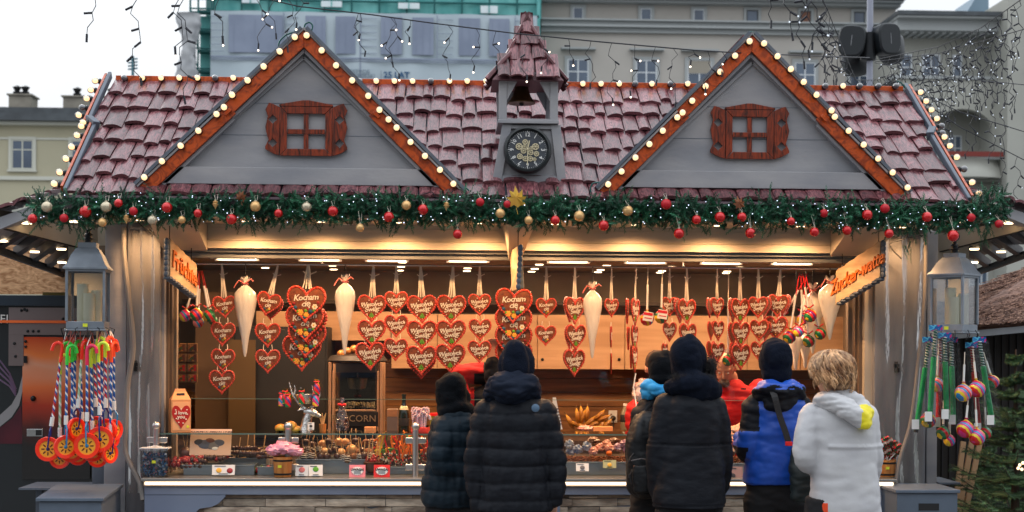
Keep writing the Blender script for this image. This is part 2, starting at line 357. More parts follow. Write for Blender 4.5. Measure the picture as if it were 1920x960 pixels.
# grey apartment house behind the tower and right gable
PXC=1330
Y=62.0;X=lambda p:WX(p, Y);Z=lambda p:WZ(p, Y, PXC)
GRB=wall_mat('grey_beige_render', srgb(170, 165, 158));GRL=pm('pale_cornice', srgb(162, 166, 166), rough=.8)
WFR=pm('white_window_frame', srgb(205, 210, 214), rough=.5)
gb=thing('apartment_building', 'grey beige apartment building with small attic windows behind the bell tower', 'building', (X(1340), Y+5, 0))
b=MB();b.box(X(1011), X(1676), Y, Y+12, 0, Z(-20));b.build('wall', GRB, gb, smooth=False)
b=MB()
for(y0, y1, d)in((42, 45, .5), (45.2, 52, .3), (52.2, 56, .4), (56.2, 63, .15), (63.2, 65, .22)):b.box(X(1011), X(1676), Y-d, Y+.1, Z(y1), Z(y0))
b.box(X(1011), X(1682), Y-.8, Y+.3, Z(6), Z(2));b.box(X(1011), X(1680), Y-.5, Y+.3, Z(11), Z(6.2));b.build('cornice', GRL, gb, smooth=False)
b=MB();b.box(X(1011), X(1684), Y-1.0, Y+12, Z(1.8), Z(-4));b.build('roof', MATS['dark_sheet_roof'], gb, smooth=False)
for i, (x0, x1)in enumerate(((1071, 1090), (1198, 1218), (1297, 1317), (1396, 1418), (1497, 1517), (1597, 1618))):
 gm=GLASSB if i<4 else(pm('rust_panel', srgb(130, 92, 76), rough=.8)if i==4 else GLASSB)
 winpart(gb, X(x0), X(x1), Z(40.5), Z(18), Y-.02, WFR if i<3 else pm('dark_window_frame', srgb(70, 74, 76), rough=.6), gm, mull=0, cross=0, surround=GRL, sill=False, fw=.05)
for i, (x0, x1)in enumerate(((1061, 1101), (1189, 1229), (1286, 1331), (1487, 1526), (1589, 1628))):
 w=winpart(gb, X(x0), X(x1), Z(162), Z(114), Y-.02, WFR, mull=1, cross=2, surround=GRL)
 b=MB();b.box(X(x0-12), X(x1+12), Y-.35, Y-.001, Z(98), Z(94.5));b.build('hood', GRL, w, smooth=False)
 if i==2:b=MB();b.box(X(x0+2), X(x1-2), Y-.07, Y-.055, Z(138), Z(115));b.build('blind', CURT, w, smooth=False)
# lower storeys: rows of windows hidden behind the stall, seen from other places
for(x0, x1)in((1061, 1101), (1189, 1229), (1386, 1425), (1589, 1628)):
 winpart(gb, X(x0), X(x1), Z(330), Z(262), Y-.02, WFR, surround=GRL)
# right green-grey building with arched balcony
PXC=1800
Y=58.0;X=lambda p:WX(p, Y);Z=lambda p:WZ(p, Y, PXC)
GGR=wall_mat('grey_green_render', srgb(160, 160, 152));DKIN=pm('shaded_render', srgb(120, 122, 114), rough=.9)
rb=thing('balcony_building', 'grey green building with a large arched balcony, behind the right end of the stall', 'building', (X(1800), Y+5, 0))
# front wall with arch hole: built as outline prism pieces
ax, aw, atop, abase=1803, 57, 204, 295
arc=[(X(ax+aw*math.cos(a)), Z(atop+42-42*math.sin(a)))for a in[PI*i/16 for i in range(17)]]
b=MB();yt=Z(146)
b.prism([(X(1676), yt), (X(1676), Z(340)), (X(ax-aw), Z(340)), (X(ax-aw), Z(atop+42))]+arc[::-1][1:8]+[(X(ax), Z(atop)), (X(ax), yt)], Y, Y+.4)
b.prism([(X(ax), yt), (X(ax), Z(atop))]+arc[::-1][9:16]+[(X(ax+aw), Z(atop+42)), (X(ax+aw), Z(340)), (X(1862), Z(340)), (X(1862), yt)], Y, Y+.4)
b.box(X(1676), X(1862), Y+.001, Y+.4, 0, Z(340.1))
b.box(X(1676), X(1862), Y+.9, Y+9, Z(146), Z(62))
b.box(X(1676), X(1862), Y+1.9, Y+9, 0, Z(146.1));b.build('wall', GGR, rb, smooth=False)
b=MB();b.box(X(1672), X(1866), Y-.1, Y+1.2, Z(149), Z(143));b.box(X(1672), X(1868), Y-.5, Y+1.0, Z(62), Z(42));b.box(X(1670), X(1870), Y-.9, Y+1.0, Z(42), Z(38));b.box(X(1675), X(1862), Y-.9, Y+.1, Z(303), Z(297))
for k in range(12):b.box(X(1690+14*k), X(1697+14*k), Y-.3, Y+.9, Z(66), Z(62.1))
b.build('cornice', GRL, rb, smooth=False)
b=MB();b.prism([(X(1668), Z(37.8)), (X(1872), Z(37.8)), (X(1872), Z(30)), (X(1668), Z(30))], Y-1, Y+8);b.build('roof', MATS['dark_sheet_roof'], rb, smooth=False)
b=MB();b.grid(lambda u, v:(X(1742+118*u), Y-.8+.25*math.cos(v*3)-.5*math.sin(u*PI), Z(300+38*v)), 16, 6);bc=b.build('balcony', GGR, rb)
b=MB();b.box(X(1744), X(1860), Y-1.35, Y-1.2, Z(300), Z(291));b.build('flower_box', pm('planter_red', srgb(120, 50, 44), rough=.8), bc, smooth=False)
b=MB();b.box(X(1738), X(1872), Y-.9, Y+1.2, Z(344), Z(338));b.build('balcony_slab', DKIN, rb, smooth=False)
for(x0, x1, y0, y1)in((1765, 1782, 243, 293), (1801, 1827, 243, 293), (1696, 1718, 96, 146), (1737, 1771, 96, 146), (1795, 1813, 96, 146)):
 winpart(rb, X(x0), X(x1), Z(y1), Z(y0), Y+(1.85 if y0>200 else.85), WFR, mull=1 if x1-x0>24 else 0, cross=2)
# protruding wing at the far right
b=MB();b.box(X(1862), X(2050), Y-1.6, Y+9, 0, Z(8));b.build('wall', GGR, rb, smooth=False)
b=MB();b.prism([(X(1820), Z(29)), (X(1835), Z(29)), (X(1880), Z(29)), (X(1880), Z(-30)), (X(1858), Z(-30)), (X(1838), Z(4)), (X(1822), Z(8))], Y+2, Y+5);b.build('dormer', pm('zinc_dormer', srgb(112, 134, 150), rough=.6), rb, smooth=False)
for(y0, y1)in((72, 142), (220, 292), (368, 440)):
 winpart(rb, X(1902), X(1960), Z(y1), Z(y0), Y-1.62, WFR, surround=GRL)
for(y0, y1)in((505, 560), ):
 for xx in(1700, 1760, 1815):winpart(rb, X(xx), X(xx+36), Z(y1), Z(y0), Y-.02, WFR, mull=2, cross=2)
# whole facade across the square (behind the camera; the stall's glass mirrors it)
Y=-34.0
ob_=thing('town_house', 'long town house across the square, mirrored in the glass of the stall', 'building', (0, Y, 0))
b=MB();b.box(-45, 45, Y-8, Y, 0, 12.5);b.box(-45, 45, Y, Y+.3, 3.6, 3.9);b.build('wall', wall_mat('tan_render', srgb(110, 106, 98)), ob_, smooth=False)
b=MB();b.box(-45, 45, Y-8, Y+.5, 12.5, 12.9);b.build('roof', MATS['dark_sheet_roof'], ob_, smooth=False)
for i in range(10):
 for z0 in(.7, 4.4, 8.2):
  b=MB();b.box(-36+8*i, -34+8*i, Y+.001, Y+.06, z0, z0+2.1);b.build('window', GLASSB, ob_, smooth=False)
# ================= the stall =================
st=thing('market_stall', 'wide grey christmas market stall with red brown tiled roof and two gables', 'market stall')
EY, EZ, RYd, RZd=-.5, 2.615, .77, 3.54
SL=(RZd-EZ)/(RYd-EY)
def roofz(Y):return EZ+SL*(Y-EY)
def tile_slope(b, P0, U, V, length, xr, rows, wmin=.07, wmax=.15, thick=.015, seed=1, rowlen=None):
 """tiles on a slope: P0 top corner, U along, V down-slope (unit), xr(v)->(u0,u1)"""
 rnd=random.Random(seed);U=Vector(U);V=Vector(V);N=U.cross(V).normalized()
 if N.z<0:N=-N
 P0=Vector(P0)
 rl=length/rows
 for r in range(rows):
  v0=r*rl;v1=v0+rl
  u0, u1=xr((v0+v1)/2)
  u=u0-rnd.uniform(0, .05);
  while u<u1-.03:
   w=rnd.uniform(wmin, wmax);ua=max(u, u0);ub=min(u+w, u1)
   if u1-ub<.05:ub=u1
   if ub-ua<.025:u+=w;continue
   ext=rnd.choice((0, .0, .015, .03, .045, .06, .07))*(1 if rl>.15 else.3)if r<rows-1 else rnd.uniform(0, .02)
   lift=rnd.uniform(.0, .005);cw=rnd.uniform(.008, .016);b.tone=rnd.random();off=rnd.uniform(0, 9)
   nu, nv=5, 3;g=.003;skew=rnd.uniform(-.006, .006);vs=[];uvs=[]
   for i in range(nu+1):
    for j in range(nv+1):
     fu=i/nu;fv=j/nv
     uu=ua+g+(ub-ua-2*g)*fu+skew*fv;vv=v0-.04+(rl+.04+ext)*fv
     edge=1-abs(2*fu-1)**3
     h=.006+lift+(thick+.008)*fv+cw*edge*(.4+.6*fv)+.004*noise.noise(Vector((uu*22, vv*14, off)))
     if fv==1:vv+=.010*noise.noise(Vector((uu*18, off, 0)))
     vs.append(P0+U*uu+V*vv+N*h);uvs.append((fu*(ub-ua)*4+off, fv*rl*4+off))
   W_=nv+1
   fs=[(i*W_+j, i*W_+j+1, (i+1)*W_+j+1, (i+1)*W_+j)for i in range(nu)for j in range(nv)]
   n0=len(vs)
   for i in range(nu+1):vs.append(vs[i*W_+nv]-N*(thick+cw*.5)+V*.002);uvs.append((i/nu*.3+off, 5))
   fs+=[(i*W_+nv, n0+i, n0+i+1, (i+1)*W_+nv)for i in range(nu)]
   n1=len(vs)
   for e_ in(0, nu):
    for j in range(nv+1):vs.append(vs[e_*W_+j]-N*(thick+.01));uvs.append((off, j*.2))
   fs+=[(j+1, j, n1+j, n1+j+1)for j in range(nv)]
   q=nu*W_;n2=n1+nv+1
   fs+=[(q+j, q+j+1, n2+j+1, n2+j)for j in range(nv)]
   b.add(vs, fs, uvs);u+=w
# front slope
nV=Vector((0, EY-RYd, EZ-RZd)).normalized();slen=math.hypot(RYd-EY, RZd-EZ);HWm=2.80
def xr_front(v):
 t=v/slen
 return(-2.725-.08*t, 2.805)if t<.44 else(-2.66-.06*t, 2.72+.08*t)
b=MB();tile_slope(b, (0, RYd-.02, RZd-.02), (1, 0, 0), nV, slen, xr_front, 7, seed=3)
# back slope
tile_slope(b, (0, RYd+.02, RZd-.02), (1, 0, 0), (0, -nV.y, nV.z), slen+.5, lambda v:(-2.72, 2.8), 8, seed=5)
b.build('roof_tiles', TILE, st, angle=50)
b=MB();th=.03
for sgn in(1, -1):
 y0=RYd-sgn*(RYd-EY)if sgn==1 else RYd+(RYd-EY)+.5
 z0=EZ-.01 if sgn==1 else RZd-SL*(RYd-EY+.5)
 b.add([(-2.68, y0, z0), (2.74, y0, z0), (2.74, RYd, RZd-.03), (-2.68, RYd, RZd-.03), (-2.68, y0, z0-th), (2.74, y0, z0-th), (2.74, RYd, RZd-.06), (-2.68, RYd, RZd-.06)],
          [(0, 1, 2, 3), (7, 6, 5, 4), (0, 4, 5, 1), (1, 5, 6, 2), (2, 6, 7, 3), (3, 7, 4, 0)])
b.build('roof_deck', GREYD, st, smooth=False)
# eave board and gutter edge under the tiles
b=MB();b.box(-2.72, 2.8, EY-.015, EY+.015, EZ-.10, EZ-.015);b.box(-2.72, 2.8, EY-.05, EY-.017, EZ-.035, EZ-.02)
b.build('eave_board', pm('mauve_board', srgb(120, 100, 108), rough=.5), st, smooth=False)
# bulbs
BGLS=glassmat('clear_bulb_glass', tint=(1, .9, .78), refl=1.6, rough=.04, milk=.28, milkcol=(1, .86, .7))
def bulb(par, p, n=(0, -1, 0), lit=True, r=.0215):
 n=Vector(n).normalized();b=MB();b.m=T(p)@n.to_track_quat('Z', 'Y').to_matrix().to_4x4()
 b.mi=1;b.lathe([(.019, 0), (.021, .012), (.015, .02)], 10);b.mi=0
 o_=b.m;c_=Vector((0, 0, .02+r*.9))
 if not lit:b.ball(c_, (r, r, r*1.05), 12, 8);return b.build('bulb', [BULBOFF, DARK], par)
 b.mi=2;b.ball(c_, (r, r, r*1.05), 18, 12);b.mi=0;b.ball(c_+Vector((0, 0, -r*.1)), (r*.75, r*.75, r*.8), 14, 10)
 return b.build('bulb', [BULB, DARK, BGLS], par)
# ridge board with bulbs
yr=RYd-.03
b=MB()
for(a, c)in((215, 520), (625, 915), (1050, 1350), (1460, 1690)):
 b.box(WX(a, yr), WX(c, yr), yr-.012, yr+.012, WZ(168, yr), WZ(152, yr))
rbd=b.build('ridge_board', ORANGE, st, bevel=.003)
for px, lit in((235, 0), (269, 1), (304, 1), (338, 1), (372, 1), (405, 0), (439, 1)):bulb(rbd, W(px, 148, yr-.012), lit=bool(lit))
for px, lit in((675, 0), (706, 1), (740, 1), (774, 1), (808, 0), (843, 1), (876, 1), (911, 1)):bulb(rbd, W(px, 154, yr-.012), lit=bool(lit))
for px, lit in((1092, 1), (1126, 1), (1160, 1), (1190, 0), (1221, 1), (1256, 0), (1288, 1)):bulb(rbd, W(px, 159, yr-.012), lit=bool(lit))
for px, lit in((1545, 0), (1578, 1), (1609, 0), (1644, 0), (1677, 0)):bulb(rbd, W(px, 163, yr-.012), lit=bool(lit))
# rake trims with the step half-way and bulbs outside
def lerp(a, c, t):return a+(c-a)*t
def slopeP(x, t, up=0):
 Y_=lerp(EY, RYd, t);return Vector((x, Y_, roofz(Y_)+up))
for sg in(-1, 1):
 b=MB();xu, xl=(-2.765, -2.715)if sg<0 else(2.825, 2.80);tm=.56
 b.bar(slopeP(xu, 1.0, .03), slopeP(xu, tm, .02), .024, .05, (0, 0, 1));b.bar(slopeP(xl, tm-.03, .02), slopeP(xl, -.02, .02), .024, .05, (0, 0, 1))
 b.bar(slopeP(xu+sg*.01, tm+.01, .03), slopeP(xl-sg*.01, tm-.05, .03), .05, .062, (0, 0, 1))
 rk=b.build('rake_trim', GREYD, st, bevel=.004)
 b=MB();b.bar(slopeP(xu+sg*.025, 1.0, .01), slopeP(xu+sg*.025, tm, .01), .015, .07, (0, 0, 1));b.bar(slopeP(xl+sg*.025, tm, .01), slopeP(xl+sg*.025, 0, .01), .015, .07, (0, 0, 1));b.build('edge_board', ORANGE, rk)
 for i, t in enumerate((.93, .84, .755, .67, .60, .535, .50, .42, .32, .22, .11, .02)):
  bulb(rk, slopeP((xu if t>.56 else xl)+sg*.04, t, .03), n=(sg, -.2, .1), lit=(i not in((3, )if sg<0 else(4, 9, 5))), r=.022)
# end gable walls under the roof
for sg in(-1, 1):
 b=MB();x=-2.62 if sg<0 else 2.70
 b.add([(x-.02, EY+.06, EZ-.1), (x-.02, RYd+1.2, EZ-.1), (x-.02, RYd, RZd-.1), (x+.02, EY+.06, EZ-.1), (x+.02, RYd+1.2, EZ-.1), (x+.02, RYd, RZd-.1)], [(0, 1, 2), (5, 4, 3), (0, 3, 4, 1), (1, 4, 5, 2), (2, 5, 3, 0)])
 b.build('end_gable', GREY, st, smooth=False)
# dormer gables
def dormer(apex, fl, fr, bl_, br_, win):
 YF, YG=-.485, -.405
 dm=MB();g=YG
 ax=WX(apex[0], g);az=WZ(apex[1]+22, g, apex[0]);zb=WZ(fl[1]-3, g, fl[0]);x0=WX(fl[0]+22, g);x1=WX(fr[0]-20, g)
 dm.prism([(x0, zb), (x1, zb), (ax, az)], g, g+.03)
 dor=dm.build('gable', GREY, st, smooth=False)
 b=MB();zt=WZ(fl[1]-35, g, fl[0]);kx=(zt-zb)/(az-zb)
 b.prism([(x0+.06, zb), (x1-.06, zb), (lerp(x1, ax, kx)-.03, zt), (lerp(x0, ax, kx)+.03, zt)], g-.05, g-.001);b.build('base_board', GREY, dor, smooth=False, bevel=.003)
 b=MB()
 for zz in(250, 190):
  f_=(WZ(fl[1]-348+zz, g, fl[0])-zb)/(az-zb);b.box(lerp(x0, ax, f_)+.02, lerp(x1, ax, f_)-.02, g-.0015, g-.0005, WZ(zz+fl[1]-347, g, fl[0]), WZ(zz+fl[1]-348, g, fl[0]))
 b.build('board_joint', GREYD, dor, smooth=False)
 for(ft, sg)in((fl, -1), (fr, 1)):
  b=MB();A=W(apex[0], apex[1]+52, g);B=W(ft[0]-sg*75, 318, g);b.bar(A+Vector((0, -.008, 0)), B+Vector((0, -.008, 0)), .018, .02);b.build('inner_batten', GREY, dor)
  A=W(apex[0], apex[1], YF);B=W(ft[0], ft[1], YF);d=(B-A);ln=d.length;d.normalize()
  nrm=Vector((d.z, 0, -d.x));nrm=nrm if nrm.z<0 else-nrm
  K=A+d*ln*.49;w=.072
  def quad(P, Q, o, w, y0, y1, cutP=None, cutQ=None):
   b_=MB();p=[P+nrm*o, Q+nrm*o, Q+nrm*(o+w), P+nrm*(o+w)]
   if cutP:p[0].x=p[3].x=cutP;dz=d.z/d.x;p[3].z=(P+nrm*(o+w)).z+(cutP-(P+nrm*(o+w)).x)*dz;p[0].z=(P+nrm*o).z+(cutP-(P+nrm*o).x)*dz
   b_.prism([(q.x, q.z)for q in p], y0, y1);return b_
  fa=quad(A, K, 0, w, YF, YF+.022, cutP=A.x+sg*.001).build('fascia', ORANGE, dor, bevel=.003)
  b2=quad(K+d*-.03, B, .014, w, YF+.003, YF+.026);fb=b2.build('fascia', ORANGE, dor, bevel=.003)
  for P, Q, o, nm in((A, K, -.014, fa), (K, B, 0, fb)):
   q_=quad(P, Q, o, .012, YF-.012, YF+.06, cutP=(A.x+sg*.001)if P is A else None);q_.build('edge_trim', GREY, nm, smooth=False)
   q_=quad(P, Q, o+w+.016, .018, YF+.03, YG-.001, cutP=(A.x+sg*.001)if P is A else None);q_.build('soffit_trim', GREY, nm, smooth=False)
  b=MB();b.boxc(K+nrm*.05+Vector((0, -.004, 0)), (.05, .03, .022), Matrix.Rotation(-math.atan2(d.z, d.x), 3, 'Y'));b.build('joint_block', ORANGE, dor, bevel=.003)
  for(bx, by)in(bl_ if sg<0 else br_):bulb(fa if by<apex[1]+140 else fb, W(bx, by, YF-.002))
  b=MB();L1=A+nrm*-.012;L2=B+nrm*-.002
  up=-nrm
  vs=[];
  yb_a=RYd;yb_b=-.3
  for P, yb in((L1, RYd-.02), (L2, EY+(L2.z-EZ)/SL+.02)):
   for yy in(YF-.02, yb):
    q=Vector((P.x, yy, P.z));vs+=[q, q+up*.02]
  b.add(vs, [(1, 3, 7, 5), (0, 4, 6, 2), (0, 1, 5, 4), (0, 2, 3, 1), (2, 6, 7, 3), (4, 5, 7, 6)]);b.build('roof_slab', GREYD, dor, smooth=False)
  b=MB()
  sgn_=1
  if sg>0:tile_slope(b, Vector((L1.x, YF+.0, L1.z))+up*-.03, (0, 1, 0), d, ln, lambda v:(0.07, .02+max(.1, 1.15*(1-v/ln))), 7, seed=int(apex[0])+5, thick=.012)
  else:tile_slope(b, Vector((L1.x, YF+.0, L1.z))+up*-.03, (0, 1, 0), d, ln, lambda v:(0.07, .02+max(.1, 1.15*(1-v/ln))), 7, seed=int(apex[0]), thick=.012)
  b.build('roof_tiles', TILE, dor, angle=50)
 wx0, wx1, wy0, wy1, sL, sR=win
 cxp=(wx0+wx1)/2;g2=g-.03
 PX=lambda p:WX(p, g2);PZ=lambda p:WZ(p, g2, cxp)
 b=MB();fw=13
 b.prism([(PX(wx0), PZ(wy1)), (PX(wx1), PZ(wy1)), (PX(wx1-fw), PZ(wy1-fw)), (PX(wx0+fw), PZ(wy1-fw))], g2, g2+.026)
 b.prism([(PX(wx0), PZ(wy0)), (PX(wx1), PZ(wy0)), (PX(wx1-fw), PZ(wy0+fw)), (PX(wx0+fw), PZ(wy0+fw))], g2, g2+.026)
 b.prism([(PX(wx0), PZ(wy1-.6)), (PX(wx0+fw-.6), PZ(wy1-fw-.6)), (PX(wx0+fw-.6), PZ(wy0+fw+.6)), (PX(wx0), PZ(wy0+.6))], g2+.002, g2+.026)
 b.prism([(PX(wx1), PZ(wy1-.6)), (PX(wx1-fw+.6), PZ(wy1-fw-.6)), (PX(wx1-fw+.6), PZ(wy0+fw+.6)), (PX(wx1), PZ(wy0+.6))], g2+.002, g2+.026)
 b.prism([(PX(wx0-2), PZ(wy0-.6)), (PX(wx1+2), PZ(wy0-.6)), (PX(wx1+2), PZ(wy0-4)), (PX(cxp+6), PZ(wy0-12)), (PX(cxp-6), PZ(wy0-12)), (PX(wx0-2), PZ(wy0-4))], g2-.003, g2+.026)
 b.box(PX(cxp-4.5), PX(cxp+4.5), g2+.006, g2+.02, PZ(wy1-fw-.3), PZ(wy0+fw+.3));b.box(PX(wx0+fw+.3), PX(wx1-fw-.3), g2+.003, g2+.018, PZ((wy0+wy1)/2+5), PZ((wy0+wy1)/2-4))
 b.build('window_frame', DWOOD, dor, bevel=.002)
 for(sx0, sx1, far)in((sL, wx0-1, 'l'), (wx1+1, sR, 'r')):
  cm=(sx0+sx1)/2;H=wy1-wy0;b=MB();r=8.5
  d1, d2=wy0+H*.26, wy0+H*.74
  out_=sx0 if far=='l' else sx1;inn=sx1 if far=='l' else sx0;so=-1 if far=='l' else 1
  outer=[(inn+so*4, wy0-2), (out_-so*6, wy0-7), (out_+so*1, wy0+6), (out_-so*4, wy0+18), (out_+so*1, wy0+H*.42), (out_-so*1, wy0+H*.52), (out_-so*5, wy0+H*.68), (out_+so*1, wy0+H*.82), (out_+so*1, wy1-12), (inn+so*4, wy1+1)]
  def half(pts):b.prism([(PX(x_), PZ(y_))for x_, y_ in pts], g2+.001, g2+.02)
  half([(cm, outer[0][1]-3)]+outer[1:9]+[(cm, wy1-4), (cm, d2+r), (cm+so*r, d2), (cm, d2-r), (cm, d1+r), (cm+so*r, d1), (cm, d1-r)])
  half([(cm, outer[0][1]-3), (inn, wy0+1), (inn, wy1), (cm, wy1-4), (cm, d2+r), (cm-so*r, d2), (cm, d2-r), (cm, d1+r), (cm-so*r, d1), (cm, d1-r)])
  b.build('shutter', DWOOD, dor, bevel=.002)
 return dor
dormer((570, 57), (256, 348), (869, 358),
       [(554, 72), (526, 99), (496, 127), (466, 153), (437, 180), (422, 203), (408, 216), (374, 247), (341, 275), (306, 304), (273, 334)],
       [(576, 69), (604, 97), (631, 125), (661, 153), (691, 182), (712, 208), (729, 226), (744, 241), (770, 268), (797, 294), (825, 320), (850, 346)],
       (523, 620, 200, 292, 496, 648))
dormer((1410, 66), (1120, 355), (1705, 362),
       [(1403, 80), (1376, 107), (1348, 137), (1321, 164), (1296, 191), (1278, 213), (1268, 222), (1241, 247), (1216, 272), (1190, 297), (1164, 323), (1139, 347)],
       [(1430, 84), (1455, 108), (1480, 132), (1504, 156), (1528, 180), (1556, 209), (1562, 221), (1588, 247), (1616, 273), (1643, 299), (1670, 325), (1698, 353)],
       (1359, 1449, 206, 298, 1331, 1477))
# ---------------- bell tower ----------------
TY=-.36
tw=MB()
x0b, x1b, x0t, x1t=WX(921, TY), WX(1060, TY), WX(941, TY), WX(1047, TY);zb, zt=WZ(343, TY, 989), WZ(234, TY, 989);D=.42
tw.add([(x0b+.01, TY+.01, zb), (x1b-.01, TY+.01, zb), (x1t, TY+.01, zt), (x0t, TY+.01, zt), (x0b+.01, TY+D+.1, zb), (x1b-.01, TY+D+.1, zb), (x1t, TY+D, zt), (x0t, TY+D, zt)],
       [(0, 1, 2, 3), (1, 5, 6, 2), (5, 4, 7, 6), (4, 0, 3, 7), (3, 2, 6, 7), (4, 5, 1, 0)])
bt=tw.build('bell_tower', GREY, st, smooth=False)
b=MB();w=.055
b.prism([(x0b, zb), (x0b+w, zb), (x0t+w, zt), (x0t-.005, zt)], TY-.012, TY+.009);b.prism([(x1b, zb), (x1b-w, zb), (x1t-w, zt), (x1t+.005, zt)], TY-.012, TY+.009)
b.box(x0b+w+.002, x1b-w-.002, TY-.008, TY+.009, zb, WZ(330, TY, 989));b.box(x0t+.03, x1t-.03, TY-.008, TY+.009, WZ(242, TY, 989), zt-.002)
b.build('corner_board', GREY, bt, smooth=False, bevel=.002)
b=MB();b.box(WX(931, TY), WX(1045, TY), TY-.035, TY+D+.02, WZ(233, TY, 989), WZ(226, TY, 989));b.build('ledge', GREY, bt, bevel=.003)
b=MB();z0, z1=WZ(226, TY, 989)+.001, WZ(142, TY, 989)
for yy in(TY, TY+D-.06):
 for(a, c)in((933, 948), (1029, 1044)):b=MB();b.box(WX(a, TY), WX(c, TY), yy, yy+.05, z0, z1);b.build('post', GREY, bt, smooth=False, bevel=.003)
for yy in(TY+.006, TY+D-.05):
 b=MB()
 for sg, xa in((1, 948.4), (-1, 1028.6)):b.prism([(WX(xa, TY), WZ(188, TY, 989)), (WX(xa, TY), z1), (WX(xa+sg*24, TY), z1)], yy, yy+.03)
 b.build('corner_brace', GREY, bt, smooth=False)
b=MB();b.box(WX(948.4, TY), WX(1028.6, TY), TY+.004, TY+.03, z0, z0+.012);b.box(WX(930, TY), WX(1047, TY), TY-.01, TY+D+.01, z1+.0005, z1+.02);b.build('tie_board', GREY, bt, smooth=False)
# pyramid roof, flared at the eaves, covered in tiles
cxw, cyw=WX(987, TY), TY+D/2-.03
zE, zM, zA=WZ(143, TY-.1, 989), WZ(108, TY, 989), WZ(30, TY+.1, 989)
hE, hM=.232, .128
b=MB()
for k in range(4):
 a=RZ(PI/2*k)
 def ring(h, z):return[a@Vector((-h, -h, 0))+Vector((cxw, cyw, z)), a@Vector((h, -h, 0))+Vector((cxw, cyw, z))]
 E, Mi=ring(hE, zE), ring(hM, zM);A=Vector((cxw, cyw, zA))
 for(P, Q, rows, sd_)in((Mi, E, 1, 3), ([A-(Mi[1]-Mi[0])*.03, A+(Mi[1]-Mi[0])*.03], Mi, 3, 5)):
  mp_, mq=(P[0]+P[1])/2, (Q[0]+Q[1])/2;V=(mq-mp_);ln=V.length;V.normalize();U=(Q[1]-Q[0]).normalized()
  h0, h1=(P[1]-P[0]).length/2, (Q[1]-Q[0]).length/2
  tile_slope(b, mp_, U, V, ln, (lambda v, h0=h0, h1=h1, ln=ln:(-lerp(h0, h1, min(1, v/ln+.12)), lerp(h0, h1, min(1, v/ln+.12)))), rows, seed=sd_+k, wmin=.07, wmax=.11, thick=.004)
b.build('tower_roof', TILE, bt, angle=50)
b=MB();lo=.222
b.add([(cxw-lo, cyw-lo, zE-.012), (cxw+lo, cyw-lo, zE-.012), (cxw+lo, cyw+lo, zE-.012), (cxw-lo, cyw+lo, zE-.012), (cxw-.12, cyw-.12, zM-.01), (cxw+.12, cyw-.12, zM-.01), (cxw+.12, cyw+.12, zM-.01), (cxw-.12, cyw+.12, zM-.01), (cxw, cyw, zA-.03)],
      [(3, 2, 1, 0), (0, 1, 5, 4), (1, 2, 6, 5), (2, 3, 7, 6), (3, 0, 4, 7), (4, 5, 8), (5, 6, 8), (6, 7, 8), (7, 4, 8)])
b.build('roof_core', pm('plum_paint', srgb(104, 66, 72), rough=.5), bt, smooth=False)
BRASS=pm('aged_brass', srgb(120, 92, 58), srgb(66, 56, 46), scale=12, rough=.35, metal=.9)
bp_=W(978, 165, TY+D/2)
be=thing('bell', 'aged brass bell hanging in the open top of the little tower', 'bell', bp_)
b=MB();b.lathe([(.088, -.10), (.09, -.095), (.082, -.088), (.06, -.055), (.045, -.01), (.042, .05), (.036, .07), (.0, .075)], 24, bp_);b.lathe([(.08, -.098), (.05, -.06), (.0, -.055)], 24, bp_);b.build('bell_body', BRASS, be)
b=MB();b.ball(bp_+Vector((0, 0, -.1)), .016);b.tube([bp_+Vector((0, 0, -.1)), bp_+Vector((0, 0, -.02))], .005);b.build('clapper', DARK, be)
b=MB();b.tube([bp_+Vector((0, 0, .07)), bp_+Vector((0, 0, .1))], .01);b.build('hanger', DARK, be)
# clock
cp=W(989, 281, TY-.05);rC=44*S(TY-.05)
ck=thing('wall_clock', 'round black skeleton clock with brass gears on the front of the bell tower', 'clock', cp)
Mc=T(cp)@RX(PI/2)@RX(R(-7))
b=MB();b.m=Mc;b.lathe([(rC*1.0, -.045), (rC*1.03, .0), (rC*.98, .022), (rC*.9, .026), (rC*.84, .012), (rC*.84, .0)], 48);b.build('rim', pm('black_rim', (.012, .016, .018), rough=.3), ck)
b=MB();b.m=Mc;b.lathe([(0, .001), (rC*.85, .001), (rC*.85, -.03), (0, -.03)], 40);b.build('dial', pm('dial_dark', (.02, .025, .035), (.035, .045, .06), scale=20, rough=.25), ck)
b=MB();b.m=Mc
for i in range(60):
 a=2*PI*i/60;r_=rC*.80;big=i%5==0
 b.boxc((r_*math.sin(a), r_*math.cos(a), .004), (.0035 if big else.0015, .012 if big else.005, .002), Matrix.Rotation(-a, 3, 'Z'))
for i in range(1, 13):
 a=2*PI*i/12;b.text(str(i), .034, T(rC*.66*math.sin(a), rC*.66*math.cos(a), .003)@RZ(-a if i in(11, 12, 1, 2, 10, 3, 9)else-a), ext=.001, bold=.0006)
b.build('numerals', WHITE, ck, smooth=False)
GOLD=pm('pale_gold', srgb(190, 178, 146), rough=.4, metal=.5)
b=MB();b.m=Mc
